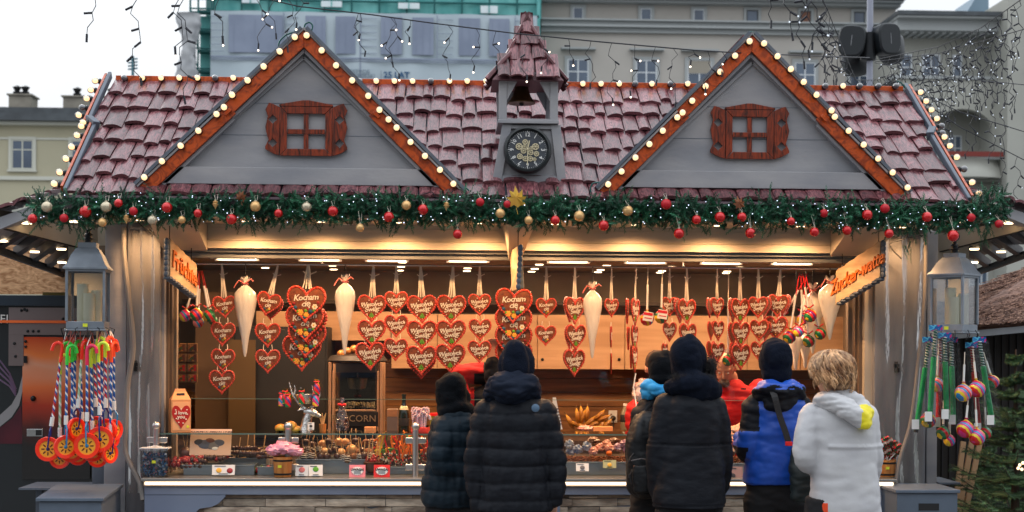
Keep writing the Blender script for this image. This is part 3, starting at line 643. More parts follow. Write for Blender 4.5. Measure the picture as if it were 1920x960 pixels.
def gear(x, y, r, n, nh):
 pts=[]
 for i in range(n*2):
  for q in(0, .5):
   a=2*PI*(i+q)/(n*2);rr=r if i%2 else r*.88;pts.append((x+rr*math.cos(a), y+rr*math.sin(a)))
 o=b.m;
 hub=r*.25
 ri=r*.66
 inn=[(x+ri*math.cos(2*PI*(i/len(pts))), y+ri*math.sin(2*PI*(i/len(pts))))for i in range(len(pts))]
 m_=len(pts);z0, z1=.005, .009
 b.add([(p[0], p[1], z1)for p in pts]+[(p[0], p[1], z1)for p in inn]+[(p[0], p[1], z0)for p in pts], [(i, (i+1)%m_, m_+(i+1)%m_, m_+i)for i in range(m_)]+[(2*m_+i, 2*m_+(i+1)%m_, (i+1)%m_, i)for i in range(m_)])
 for i in range(nh):
  a=2*PI*i/nh;b.bar((x+hub*.6*math.cos(a), y+hub*.6*math.sin(a), .007), (x+ri*1.03*math.cos(a), y+ri*1.03*math.sin(a), .007), r*.2, .003, (0, 0, 1))
 b.lathe([(hub, .005), (hub, .010), (0, .011)], 10, (x, y, 0))
q=rC
for(gx, gy, gr, n_, h_)in((-.36, .13, .155, 12, 6), (-.1, .33, .125, 12, 6), (.34, .13, .155, 12, 6), (.38, -.18, .12, 10, 6), (-.33, -.3, .13, 10, 6), (-.17, -.06, .125, 14, 5), (.13, -.13, .125, 14, 5), (.17, .05, .1, 10, 4), (-.1, -.4, .12, 10, 5), (.12, -.4, .12, 10, 5), (.3, -.42, .08, 8, 4), (-.13, .12, .1, 8, 4)):
 gear(gx*q, gy*q, gr*q, n_, h_)
b.build('gears', GOLD, ck, smooth=False)
b=MB();b.m=Mc;b.prism([(0, 0)]*0 or[(-.003, -.01), (.003, -.01), (.006, .04), (0, .062), (-.006, .04)], 0, .002)if False else None
b.bar((0, 0, .014), (.012, .055, .014), .007, .002, (0, 0, 1));b.build('hour_hand', GOLD, ck, smooth=False)
b=MB();b.m=Mc;b.bar((.002, .03, .017), (-.002, -.1, .017), .006, .002, (0, 0, 1));b.lathe([(.008, .01), (.008, .02), (0, .021)], 12);b.build('minute_hand', GOLD, ck, smooth=False)
# ---------------- soffit, lintel, brackets ----------------
ZS=2.478
b=MB();b.box(-2.66, 2.7, EY+.02, .12, ZS, ZS+.02);b.build('soffit', TAUPE, st, smooth=False)
b=MB();b.box(WX(388, 0), WX(1556, 0), .0, .05, WZ(455, 0), ZS-.001);b.box(WX(388, 0), WX(1556, 0), -.012, .05, WZ(470, 0), WZ(455.6, 0));b.box(WX(388, 0), WX(1556, 0), -.005, -.0005, WZ(433.5, 0), WZ(432.5, 0));b.build('lintel', TAUPE, st, smooth=False, bevel=.002)
FRM=pm('grey_aluminium', srgb(110, 112, 112), rough=.4, metal=.3)
b=MB();b.box(WX(300, .05), WX(1650, .05), .02, .12, WZ(478, .05), WZ(471, .05));b.box(WX(300, .05), WX(1650, .05), .045, .1, WZ(488, .05), WZ(478.5, .05));b.build('head_rail', FRM, st, smooth=False, bevel=.002)
for(xa, xb, xc)in((300, 390, 345), (1555, 1640, 1600)):
 sg=1 if xa<900 else-1
 b=MB();X0=WX(388, 0)if sg>0 else WX(1556, 0)
 Xo=WX(305, 0)if sg>0 else WX(1640, 0)
 Xn=X0
 zf, zn=WZ(475, 0), ZS-.02
 b.add([(X0, .0, zf), (X0, .0, ZS-.0015), (Xn, EY+.03, ZS-.0015), (Xn, EY+.03, zn), (Xo, .0, zf), (Xo, .0, ZS-.0015), (Xo, EY+.03, ZS-.0015), (Xo, EY+.03, zn)],
          [(0, 3, 2, 1), (4, 5, 6, 7), (0, 4, 7, 3), (1, 2, 6, 5), (2, 3, 7, 6), (0, 1, 5, 4)]if sg>0 else[(0, 1, 2, 3), (4, 7, 6, 5), (0, 3, 7, 4), (1, 5, 6, 2), (2, 6, 7, 3), (0, 4, 5, 1)])
 b.build('bracket', TAUPE, st, smooth=False, bevel=.003)
b=MB();xm=WX(968, -.1)
b.add([(xm-.045, 0, WZ(490, 0)), (xm-.09, 0, ZS-.0015), (xm-.09, EY+.03, ZS-.0015), (xm-.07, EY+.03, ZS-.03), (xm+.03, 0, WZ(490, 0)), (xm+.09, 0, ZS-.0015), (xm+.09, EY+.03, ZS-.0015), (xm+.09, EY+.03, ZS-.03)],
      [(0, 3, 2, 1), (4, 5, 6, 7), (0, 4, 7, 3), (1, 2, 6, 5), (2, 3, 7, 6), (0, 1, 5, 4)]);b.build('bracket', TAUPE, st, smooth=False)
# soffit downlights
SPOTM=pm('downlight_lens', (1, .8, .6), emit=(1, .72, .42), es=5)
for i, px in enumerate((262, 460, 600, 745, 895, 1040, 1190, 1345, 1500, 1692)):
 x=WX(px, -.24)
 fx=MB();fx.lathe([(.032, ZS-.004), (.034, ZS-.0005)], 14, (x, -.24, 0));f_=fx.build('downlight', STEEL, st)
 fx=MB();fx.lathe([(0, ZS-.0055), (.026, ZS-.0055), (.026, ZS-.0042), (0, ZS-.0042)], 14, (x, -.24, 0));fx.build('lens', SPOTM, f_)
 spotlight('downlight_lamp', (x, -.24, ZS-.02), 17 if px in(262, 1692)else 36, size=R(164), blend=.75, col=(1, .54, .24))
for px in(528, 651, 820, 1078, 1250, 1415):
 b=MB();b.box(WX(px-9, -.05), WX(px+9, -.05), -.06, -.03, ZS-.003, ZS-.0005);b.build('vent_slot', WHITE, st, smooth=False)
# ---------------- pillars, wings, plastic sheets ----------------
ZC=.874
def pillar(x0, x1, Y0, Y1, z1=ZS-.002, m=None, nm='pillar', **k):
 b=MB();b.box(x0, x1, Y0, Y1, 0, z1);return b.build(nm, m or GREY, st, smooth=False, bevel=.004)
WPAINT=pm('worn_grey_board', srgb(120, 122, 128), srgb(92, 96, 104), scale=5, stretch=(3, 3, .5), rough=.55, bump=.1)
pillar(WX(238, -.05), WX(300, -.05), -.05, .35, m=WPAINT)
pillar(WX(1640, -.05), WX(1736, -.05), -.05, .35, m=WPAINT)
pillar(WX(196, .05), WX(237, .05), .05, .09, m=GREY, nm='wing_panel')
pillar(WX(1738, .05), WX(1758, .05), .05, .09, m=GREY, nm='wing_panel')
pillar(WX(174, .12), WX(222, .12), .12, .5, z1=WZ(640, .12), m=GREYD, nm='base_post')
pillar(WX(1700, .12), WX(1758, .12), .12, .5, z1=WZ(808, .12), m=GREY, nm='base_post')
JW=pm('jamb_brown', srgb(104, 88, 74), srgb(80, 66, 56), scale=3, stretch=(4, 4, .3), rough=.5)
for(a, c, y)in((300.5, 308, .0), (309, 316, .06), (317, 322, .1), (1603, 1610, .1), (1611, 1620, .05), (1621, 1639, .0)):
 b=MB();b.box(WX(a, y), WX(c, y), y, y+.06, ZC, WZ(471.5, 0));b.build('jamb', GREY if a in(300.5, )else(JW if a not in(1621, )else TAUPE), st, smooth=False)
PLA=glassmat('clear_plastic_sheet', tint=(.93, .92, .9), refl=.8, rough=.28, bump=.22, bscale=5, stretch=(3, 1, .5), milk=.04)
for(xa, xb, lab)in((242, 299, 'clear plastic sheet hanging over the left pillar of the stall'), (1642, 1733, 'clear plastic sheet hanging over the right pillar of the stall')):
 pl=MB();rx=random.Random(xa)
 pl.grid(lambda u, v:Vector((WX(lerp(xa, xb, u), -.075), -.075-.015*noise.noise(Vector((u*5, v*3, xa)))-.01*math.sin(u*17+3*noise.noise(Vector((u*2, v*2, 1)))), WZ(lerp(432, 925, v), -.075))), 28, 40)
 o=pl.build('plastic_sheet', PLA, org=(WX((xa+xb)/2, -.08), -.08, 1));tag(o, lab, 'plastic sheet')
 b=MB();xx=WX(xa+2 if xa<500 else xa+4, -.09)
 b.box(WX(xa, -.08), WX(xb, -.08), -.094, -.088, WZ(437, -.08), WZ(433, -.08));b.build('hem', GREYD, o, smooth=False)
# hold-down straps and cables
CAB=pm('grey_hose', srgb(120, 118, 116), rough=.5)
def cable(name, label, pts, r, m, Y=-.14, cat='cable'):
 P=[W(x, y, Y if len(pts[0])==2 else 0)if len(q)==2 else W(*q)for q in pts for x, y in[q[:2]]]
 b=MB();
 out_=[]
 for i in range(len(P)-1):
  p0, p1, p2, p3=P[max(i-1, 0)], P[i], P[i+1], P[min(i+2, len(P)-1)]
  for k in range(6):
   t=k/6;out_.append(.5*((2*p1)+(p2-p0)*t+(2*p0-5*p1+4*p2-p3)*t*t+(3*p1-p0-3*p2+p3)*t**3))
 out_.append(P[-1]);b.tube(out_, r, 8);o=b.build(name, m, org=P[0]);tag(o, label, cat);return o
cable('hose', 'grey hose running down the left pillar to the counter end', [(232, 425, -.1), (233, 480, -.1), (242, 560, -.12), (250, 650, -.12), (240, 720, -.12), (236, 800, -.14), (236, 850, -.14), (262, 905, -.2), (268, 938, -.24)], .016, CAB)
cable('hose', 'grey hose running down beside the right pillar', [(1736, 430, -.1), (1734, 560, -.12), (1722, 680, -.14), (1708, 790, -.16), (1688, 860, -.2), (1676, 930, -.2)], .013, CAB)
cable('cable', 'dark cable looped at the top of the left pillar', [(250, 400, -.12), (262, 420, -.13), (292, 442, -.13), (280, 430, -.13)], .004, DARK)
cable('cable', 'short dark cable hooked beside the first looped one on the left pillar', [(284, 444, -.13), (292, 425, -.13), (298, 405, -.12)], .004, DARK)
cable('cable', 'dark cable bent at the top of the right pillar', [(1702, 415, -.12), (1700, 445, -.13), (1668, 458, -.13), (1690, 485, -.13)], .004, DARK)
for px, py, lb in((254, 686, 'left'), (1680, 688, 'right')):
 c_=W(px, py, -.06);b=MB();b.boxc(c_, (.02, .02, .07));b.boxc(c_+Vector((0, -.012, .01)), (.035, .015, .02));b.boxc(c_+Vector((.01, -.015, -.02)), (.012, .02, .03));b.build('latch', DARK, st, smooth=False)
# ---------------- side canopies ----------------
for sg in(-1, 1):
 def mx_(p):return p if sg<0 else 1920-p+22
 A0=W(mx_(-5), 424, -.42);A1=W(mx_(195), 475, .35);B0=W(mx_(-60), 448, -.2);B1=W(mx_(128), 517, 2.6)
 C0=W(mx_(70), 386, -.5)
 b=MB()
 za, zb_=.17, .17
 inner=W(mx_(240), 470, .06)
 b.add([A0, A1, Vector((A1.x, A1.y, ZS)), Vector((A0.x, A0.y, A0.z+.06)), A0+Vector((0, .03, 0)), A1+Vector((0, .03, 0)), Vector((A1.x, A1.y+.03, ZS)), Vector((A0.x, A0.y+.03, A0.z+.06))], [(0, 1, 2, 3), (7, 6, 5, 4), (0, 4, 5, 1), (3, 2, 6, 7)])
 cn=b.build('canopy_board', TAUPE, st, smooth=False)
 b=MB();b.box(WX(mx_(130), .34), WX(mx_(240), .34), .3, .34, WZ(560, .34), ZS-.003);b.build('side_wall', TAUPE, st, smooth=False)
 def dark_up(p, k):return p+Vector((0, 0, k))
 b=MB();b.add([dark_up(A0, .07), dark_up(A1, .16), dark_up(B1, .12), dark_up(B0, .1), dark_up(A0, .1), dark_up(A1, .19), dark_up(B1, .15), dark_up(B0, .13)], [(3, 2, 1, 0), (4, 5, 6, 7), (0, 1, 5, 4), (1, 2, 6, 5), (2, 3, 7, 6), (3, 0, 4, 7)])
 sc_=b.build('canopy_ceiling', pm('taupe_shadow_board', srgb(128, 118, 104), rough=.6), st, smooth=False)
 b=MB();b.bar(B0, B1, .03, .05, (0, 0, 1));b.bar(A0+Vector((0, .04, 0)), A1+Vector((0, .04, 0)), .02, .02, (0, 0, 1))
 for k in range(6):
  t=(k+.5)/6;P=A0.lerp(A1, t);Q=B0.lerp(B1, t);b.bar(P+Vector((0, .04, .045)), Q+Vector((0, 0, .035)), .05, .06, (0, 0, 1))
 b.build('canopy_rafter', pm('dark_beam', (.02, .02, .022), rough=.5), st, smooth=False)
 for(px, py, yy)in((8, 452, .2), (65, 472, .7), (115, 467, .5), (116, 492, 1.4), (50, 418, -.3), (140, 415, -.25)):
  p=W(mx_(px), py, yy);b=MB();b.lathe([(0, -.006), (.03, -.006), (.032, .004), (0, .004)], 14, p)
  d_=b.build('canopy_light', SPOTM, st);
 spotlight('canopy_lamp', W(mx_(115), 470, .0)+Vector((0, 0, -.02)), 9, size=R(150), col=(1, .64, .34))
 b=MB();e0, e1=W(mx_(62), 385, -.52), W(mx_(-70), 432, -.3)
 b.add([e0, e1, e1+Vector((0, 0, -.09)), e0+Vector((0, 0, -.06)), e0+Vector((0, 1.5, .25)), e1+Vector((0, 1.5, .1)), e1+Vector((0, 1.5, .02)), e0+Vector((0, 1.5, .2))], [(0, 1, 2, 3), (0, 4, 5, 1), (3, 2, 6, 7)]);b.build('canopy_fascia', GREY, st, smooth=False)
 b=MB();U=(e1-e0).normalized();tile_slope(b, e0+Vector((0, .9, .2))+Vector((0, 0, .01)), U, Vector((0, -1, -.2)).normalized(), .95, lambda v:(0, (e1-e0).length), 4, seed=11+sg, thick=.012);b.build('canopy_tiles', TILE, st, angle=50)
# ---------------- counter ----------------
YCF=-.26
b=MB();xa, xb=WX(272, YCF), WX(1676, YCF)
b.box(xa-.01, xb+.01, YCF-.05, .35, ZC-.018, ZC);b.build('counter_top', pm('worn_steel_top', srgb(150, 150, 148), rough=.3, metal=.7), st, smooth=False, bevel=.003)
b=MB();b.box(xa, xb, YCF, .3, .768, ZC-.05);cf=b.build('counter_fascia', pm('counter_blue_grey', srgb(112, 124, 148), srgb(122, 134, 156), scale=3, rough=.4, bump=.04, bscale=30), st, smooth=False, bevel=.003)
b=MB();b.box(xa, xb, YCF-.02, .3, ZC-.05+.001, ZC-.019);b.build('counter_nose', TAUPE, st, smooth=False)
b=MB();b.box(xa+.01, xb-.01, YCF-.034, YCF-.021, ZC-.040, ZC-.024);b.build('light_strip', pm('led_strip', (1, .85, .7), emit=(1, .74, .52), es=2.6), st, smooth=False)
b=MB();b.box(xa, xb, YCF+.05, YCF+.07, 0, .767);b.build('counter_body', GREYD, st, smooth=False)
def pan(x0, sg):
 pts=[(x0, 0), (x0, .767)];w1, w2=WX(300, YCF)-WX(272, YCF), WX(424, YCF)-WX(272, YCF)
 pts+=[(x0+sg*w2, .767), (x0+sg*w2, .757), (x0+sg*(w2-.02), .735), (x0+sg*(w2-.045), .71), (x0+sg*(w2-.09), .69), (x0+sg*(w2-.16), .68), (x0+sg*(w2-.18), .66), (x0+sg*(w2-.18), .1), (x0+sg*w2, .08), (x0+sg*w2, 0)]
 b=MB();b.prism(pts, YCF+.004, YCF+.04);return b.build('corner_panel', cf.data.materials[0], st, smooth=False, bevel=.002)
pan(xa, 1);pan(xb, -1);pan(WX(1052, YCF), -1)
STN=pm('ledge_stone', srgb(196, 182, 164), srgb(126, 112, 100), scale=7, stretch=(1, 1, 3), rough=.85, bump=.8, bscale=22, tone=.3, detail=8)
b=MB();rs=random.Random(4);z=0
while z<.755:
 h=rs.uniform(.03, .055);h=min(h, .765-z);x=xa+.02
 while x<xb-.02:
  w=rs.uniform(.12, .42);w=min(w, xb-.02-x);pr=rs.uniform(0, .03);b.tone=rs.random();y0=YCF+.045-pr
  nseg=max(2, int(w/.04));vs=[]
  for i in range(nseg+1):
   for j, zz in enumerate((z+.002, z+h*.5, z+h-.002)):
    xx=x+.002+(w-.004)*i/nseg;vs.append((xx, y0+.008*noise.noise(Vector((xx*14, zz*30, 0)))+(.005 if j!=1 else 0), zz+.003*noise.noise(Vector((xx*9, j, z*7)))))
  fs=[(i*3+j, (i+1)*3+j, (i+1)*3+j+1, i*3+j+1)for i in range(nseg)for j in range(2)]
  m_=len(vs);vs+=[(x+.002, YCF+.05, z+.002), (x+.002, YCF+.05, z+h-.002), (x+w-.002, YCF+.05, z+.002), (x+w-.002, YCF+.05, z+h-.002)]
  fs+=[(0, 1, m_), (1, 2, m_+1, m_), (nseg*3+2, nseg*3+1, m_+3), (nseg*3+1, nseg*3, m_+2, m_+3)]
  fs+=[tuple([i*3+2 for i in range(nseg+1)]+[m_+3, m_+1]), tuple([i*3 for i in range(nseg, -1, -1)]+[m_, m_+2])]
  b.add(vs, fs);x+=w
 z+=h
b.build('stone_cladding', STN, st, angle=50)
# ---------------- interior ----------------
YB=2.2
INW=pm('interior_board', srgb(140, 126, 110), srgb(126, 112, 98), scale=2, rough=.6)
b=MB();b.box(-2.7, 2.7, .12, YB+.1, 2.30, 2.34);b.build('ceiling', pm('ceiling_board', srgb(120, 102, 84), rough=.6), st, smooth=False)
b=MB();b.box(-2.7, 2.7, YB, YB+.06, 0, 2.3);b.box(-2.75, -2.69, .36, YB, 0, 2.45);b.box(2.69, 2.75, .36, YB, 0, 2.45);b.box(-2.7, 2.7, .3, YB, 0, .05)
b.box(-2.69, WX(322, .14), .3, .36, 0, 2.3);b.box(WX(1603, .14), 2.69, .3, .36, 0, 2.3)
b.build('inner_wall', INW, st, smooth=False)
b=MB()
for k in range(9):b.box(-2.68, 2.68, YB-.012, YB-.001, 1.22+.115*k-.575, 1.22+.115*k-.465)
b.build('plank_backsplash', pm('orange_brown_planks', srgb(140, 96, 54), srgb(98, 64, 36), scale=5, stretch=(.4, 1, 5), rough=.5, bump=.2), st, smooth=False, bevel=.003)
b=MB();b.box(WX(350, 2.1), 2.68, YB-.3, YB-.001, WZ(572, 2), WZ(566, 2));b.build('wall_shelf', pm('dark_shelf', srgb(58, 48, 42), rough=.5), st, smooth=False)
# wall cabinets
CAB_=pm('blond_wood_veneer', srgb(206, 168, 132), srgb(184, 146, 110), scale=3, stretch=(.5, 1, 6), rough=.42)
Yc=1.85;edges=(734, 820, 900, 1007, 1171, 1290, 1400, 1500, 1600)
b=MB();b.box(WX(734, Yc), WX(1600, Yc), Yc, YB-.002, WZ(692, Yc), WZ(590, Yc));cb=b.build('wall_cabinet', CAB_, st, smooth=False)
for i in range(len(edges)-1):
 b=MB();b.box(WX(edges[i]+.7, Yc), WX(edges[i+1]-.7, Yc), Yc-.02, Yc-.001, WZ(691.5, Yc), WZ(590.5, Yc));b.build('cabinet_door', CAB_, cb, smooth=False, bevel=.002)
for px in(1000, 1017, 1161, 1286, 1296):b=MB();b.ball(W(px, 674, Yc-.03), .012);b.build('knob', DARK, cb)
b=MB();b.box(WX(480, Yc), WX(733, Yc), Yc, YB-.002, WZ(640, Yc), WZ(586, Yc));b.build('wall_cabinet', CAB_, st, smooth=False, bevel=.002)
b=MB();b.box(-2.68, 2.68, YB-.7, YB-.013, .95, .99);b.build('work_top', pm('work_top_dark', srgb(80, 62, 48), rough=.4), st, smooth=False)
b=MB();b.box(-2.68, 2.68, YB-.66, YB-.02, .05, .949);b.build('base_cabinet', INW, st, smooth=False)
b=MB();b.box(WX(322, .7), WX(430, 1.0), 1.6, YB-.02, .05, 2.1);b.build('side_cupboard', pm('brown_cupboard', srgb(116, 92, 68), srgb(98, 78, 58), scale=2, rough=.5), st, smooth=False)
b=MB();b.box(WX(440, 1.5), WX(615, 1.5), 1.45, YB-.02, 1.0, WZ(615, 1.5));b.box(WX(442, 1.44), WX(610, 1.44), 1.43, 1.449, 1.02, WZ(620, 1.44));b.build('black_fridge', BLACK, st, smooth=False, bevel=.004)
b=MB();b.box(WX(437, 1.5), WX(486, 1.5), 1.30, 1.32, .95, WZ(640, 1.4));b.build('ochre_panel', pm('ochre_panel', srgb(84, 64, 34), rough=.6), st, smooth=False)
# rail the sweets hang from
HY=.25
b=MB();zr=WZ(499, HY);b.tube([(WX(330, HY), HY, zr), (WX(1602, HY), HY, zr)], .007, 8)
for px in(340, 603, 968, 1280, 1596):b.tube([(WX(px, HY), HY, zr), (WX(px, HY), HY, 2.31)], .004, 6)
b.build('hanging_rail', STEEL, st)
# ceiling panels and small interior spots
for px, w_ in((440, 27), (597, 27), (723, 26), (877, 25), (1067, 24), (1213, 24), (1356, 24), (1490, 24)):
 yy=.62;b=MB();x=WX(px, yy);b.box(x-.13, x+.13, yy-.09, yy+.09, 2.293, 2.2995);p_=b.build('ceiling_panel_light', WARM, st, smooth=False)
 b=MB();b.box(x-.15, x+.15, yy-.105, yy-.0905, 2.285, 2.2996);b.box(x-.15, x+.15, yy+.0905, yy+.105, 2.285, 2.2996);b.build('light_frame', WHITE, p_, smooth=False)
 l=bpy.data.lights.new('panel_lamp', 'AREA');l.shape='RECTANGLE';l.size=.26;l.size_y=.18;l.energy=8.5;l.color=(1, .60, .33)
 o=bpy.data.objects.new('panel_lamp', l);COL.objects.link(o);o.location=(x, yy, 2.285)
 spotlight('ceiling_spot_lamp', (x+.18, 1.62, 2.28), 8, size=R(160), blend=1, col=(1, .56, .26))
for px, py in((519, 507), (640, 502), (647, 509), (765, 495), (768, 503), (771, 510), (894, 505), (897, 512), (1023, 497), (1020, 505), (1017, 512), (1151, 498), (1145, 506), (1138, 514), (1274, 499), (1262, 507), (1252, 514), (1404, 499), (1386, 507), (1371, 515)):
 s_=(2.292-CZ)/(HOR-py);yy=s_*F+CY;x=(px-CX)*s_
 if yy>YB-.1:yy=YB-.15
 b=MB();b.lathe([(0, 2.294), (.028, 2.294), (.03, 2.2995), (0, 2.2995)], 12, (x, yy, 0));b.build('ceiling_spot', SPOTM, st)
# upper glass pane and lower sneeze guard
GL=glassmat('shop_glass', refl=.5, rough=.01)
b=MB();b.box(WX(322, .1), WX(1602, .1), .1, .106, WZ(749, .1), WZ(488.5, .1));pn=b.build('front_pane', GL, st, smooth=False)
b=MB();b.box(WX(322, .1), WX(1602, .1), .097, .109, WZ(750, .1), WZ(749.2, .1));b.build('pane_edge', pm('glass_edge_green', (.12, .2, .17), rough=.2), pn, smooth=False)
YG_=-.12;zg=WZ(816, YG_)
b=MB();b.box(WX(300, YG_), WX(1655, YG_), YG_, YG_+.008, ZC+.03, zg);gg=b.build('guard_glass', GL, st, smooth=False)
b=MB();b.box(WX(300, YG_), WX(1655, YG_), YG_-.005, YG_+.32, zg+.0005, zg+.008);b.build('guard_shelf', glassmat('shelf_glass', tint=(.9, .95, .93), refl=1.0), gg, smooth=False)
b=MB();b.box(WX(300, YG_), WX(1655, YG_), YG_-.007, YG_-.0055, zg, zg+.0085);b.build('shelf_edge', MATS['glass_edge_green'], gg, smooth=False)
for px in(294, 541, 780, 1230, 1500):
 b=MB();x=WX(px, -.17);b.lathe([(.019, ZC), (.019, WZ(806, -.17)), (.013, WZ(806, -.17)+.003)], 16, (x, -.17, 0));b.ball((x, -.17, WZ(800, -.17)), .027, 16, 12);p_=b.build('guard_post', STEEL, st)
 for zz in(827, 877):
  b=MB();b.boxc((x, -.145, WZ(zz, -.17)), (.13, .012, .04));b.build('glass_clamp', STEEL, p_, smooth=True, bevel=.01)
# ================= gingerbread hearts =================
GING=pm('gingerbread', srgb(140, 70, 32), srgb(100, 46, 22), scale=14, rough=.55, bump=.25, bscale=60)
ICR=pm('red_piped_icing', srgb(218, 66, 44), srgb(180, 44, 34), scale=20, rough=.4)
ICP=pm('pink_red_piped_icing', srgb(228, 100, 80), srgb(196, 64, 52), scale=20, rough=.4)
ICW=pm('white_icing', (.86, .80, .68), rough=.4)
ICY=pm('yellow_icing', srgb(236, 180, 70), rough=.4);ICG=pm('green_icing', srgb(92, 160, 40), rough=.4);ICB=pm('blue_icing', srgb(30, 90, 120), rough=.4);ICM=pm('crimson_icing', srgb(160, 30, 36), rough=.4)
CARD=pm('gold_card_back', srgb(150, 92, 50), rough=.6)
RIB=pm('cream_ribbon', (.80, .72, .60), rough=.5)
HN=56
def hp(t):
 x=16*math.sin(t)*abs(math.sin(t))**1.35;z=13*math.cos(t)-5*math.cos(2*t)-2*math.cos(3*t)-math.cos(4*t)
 return x/32.0, (z+2.2)/31.0
def hloop(s, n=HN):return[(hp(2*PI*i/n)[0]*s, hp(2*PI*i/n)[1]*s)for i in range(n)]
def heart_root(name, card=True):
 b=MB();prof=[(.001, -.030), (.35, -.030), (.7, -.027), (.88, -.018), (.97, -.004), (1.0, .010), (.96, .024), (.5, .028), (.001, .028)]
 vs=[]
 for s, y in prof:vs+=[(x, y, z)for x, z in hloop(s)]
 fs=[(i*HN+j, i*HN+(j+1)%HN, (i+1)*HN+(j+1)%HN, (i+1)*HN+j)for i in range(len(prof)-1)for j in range(HN)]
 b.add(vs, fs);return b.build(name, GING, angle=60)
def add_border(root, big=False):
 b=MB();n=46 if not big else 56;rng=random.Random(2)
 for i in range(n):
  t=2*PI*(i+.5)/n
  x, z=hp(t);x2, z2=hp(t+.02);an=math.atan2(z2-z, x2-x)
  r=.044 if not big else.036
  o=b.m;b.m=T(x*.93, -.03, z*.93)@RY(-an-.6);b.mi=0 if i%2 else 1
  b.ball((0, 0, 0), (r*1.25, r*.75, r*.72), 7, 5);b.m=o
 return b.build('icing_border', [ICR, ICP], root, org=(0, 0, 0))
def wob(b, i0, amp=.014, f=11):
 for i in range(i0, len(b.v)):
  v=b.v[i];b.v[i]=v+Vector((amp*noise.noise(v*f), 0, amp*noise.noise(v*f+Vector((9, 3, 7)))))
def add_text(root, l1, l2, s1, s2, z1, z2, rot=-.0):
 b=MB()
 b.text(l1, s1, T(-.01, -.042, z1)@RY(-.1+rot)@RX(PI/2), ext=.008, bold=.0035, shear=.2, space=.9)
 b.text(l2, s2, T(.0, -.042, z2)@RY(-.1+rot)@RX(PI/2), ext=.008, bold=.0035, shear=.2, space=.9)
 wob(b, 0);return b.build('icing_lettering', ICW, root, org=(0, 0, 0), smooth=False)
def dots(root, lst, mats, nm='icing_dots'):
 b=MB()
 for(x, z, r, k)in lst:b.mi=k;b.ball((x, -.032, z), (r, r*.7, r), 8, 5)
 return b.build(nm, mats, root, org=(0, 0, 0))
def flower(b, x, z, r, k):
 b.mi=k
 for i in range(6):a=PI/3*i;b.ball((x+r*.6*math.cos(a), -.034, z+r*.6*math.sin(a)), (r*.38, r*.25, r*.38), 6, 4)
 b.mi=1;b.ball((x, -.038, z), (r*.35, r*.3, r*.35), 6, 4)
DM=[ICW, ICY, ICG, ICB, ICM]
def mk_heart(kind):
 r=heart_root('gingerbread_heart');add_border(r, kind=='kocham_big')
 if kind=='kocham':
  add_text(r, 'Kocham', 'cię', .215, .22, .13, -.06);dots(r, [(-.10, -.2, .05, 3), (.02, -.25, .035, 2), (.09, -.18, .05, 1), (.17, -.1, .03, 4), (-.2, -.1, .03, 4)], DM)
 elif kind=='kocham_big':
  add_text(r, 'Kocham', 'cię', .20, .20, .16, .0)
  b=MB()
  flower(b, -.13, -.22, .085, 1);flower(b, .02, -.27, .07, 1);flower(b, .22, -.06, .075, 0);b.mi=3;b.ball((.13, -.19, -.0), (.001, .001, .001), 4, 3)
  for(x, z, rr, k)in((.12, -.18, .055, 3), (-.26, -.1, .05, 3), (-.03, -.34, .04, 3), (.0, -.17, .04, 2), (-.2, -.2, .04, 2), (.2, -.16, .035, 2), (-.3, 0, .035, 4), (.3, .05, .035, 4), (.06, -.12, .03, 4)):b.mi=k;b.ball((x, -.034, z), (rr, rr*.6, rr), 8, 5)
  b.build('icing_flowers', DM, r, org=(0, 0, 0))
 elif kind=='swiat':
  add_text(r, 'Wesołych', 'Świąt', .205, .215, .13, -.04)
  dots(r, [(0, -.18, .034, 2), (-.035, -.23, .034, 2), (.035, -.23, .034, 2), (-.06, -.28, .03, 2), (0, -.28, .034, 2), (.06, -.28, .03, 2), (0, -.33, .02, 1)]+[(x, z, .02, 0)for x, z in((-.27, .02), (.28, .02), (-.2, -.12), (.2, -.12), (-.15, -.2), (.15, -.2), (-.1, .27), (.15, .26), (-.32, .16), (.33, .14))], DM)
 elif kind=='swiat_small':
  add_text(r, 'Wesołych', 'Świąt', .205, .215, .12, -.06)
  dots(r, [(x, z, .024, k)for x, z, k in((-.27, .0, 0), (.28, .0, 0), (-.18, -.15, 0), (.18, -.15, 0), (0, -.26, 1), (-.1, .27, 0), (.13, .26, 0), (-.33, .16, 0), (.33, .14, 0), (0, -.16, 0))], DM)
 return r
PROTO={}
def ribbon_mesh(w, links, sc):
 """white ribbon pairs: links = list of (x0,z0,x1,z1) in heart-local units"""
 b=MB()
 for(x0, z0, x1, z1)in links:
  n=6;rng=random.Random(int(x0*99+z1*77))
  pts=[Vector((lerp(x0, x1, i/n)+.006*math.sin(i*1.7+x0*9), -.012+.006*math.sin(i), lerp(z0, z1, i/n)))for i in range(n+1)]
  b.tube(pts, .020, 5, flat=.4)
 return b
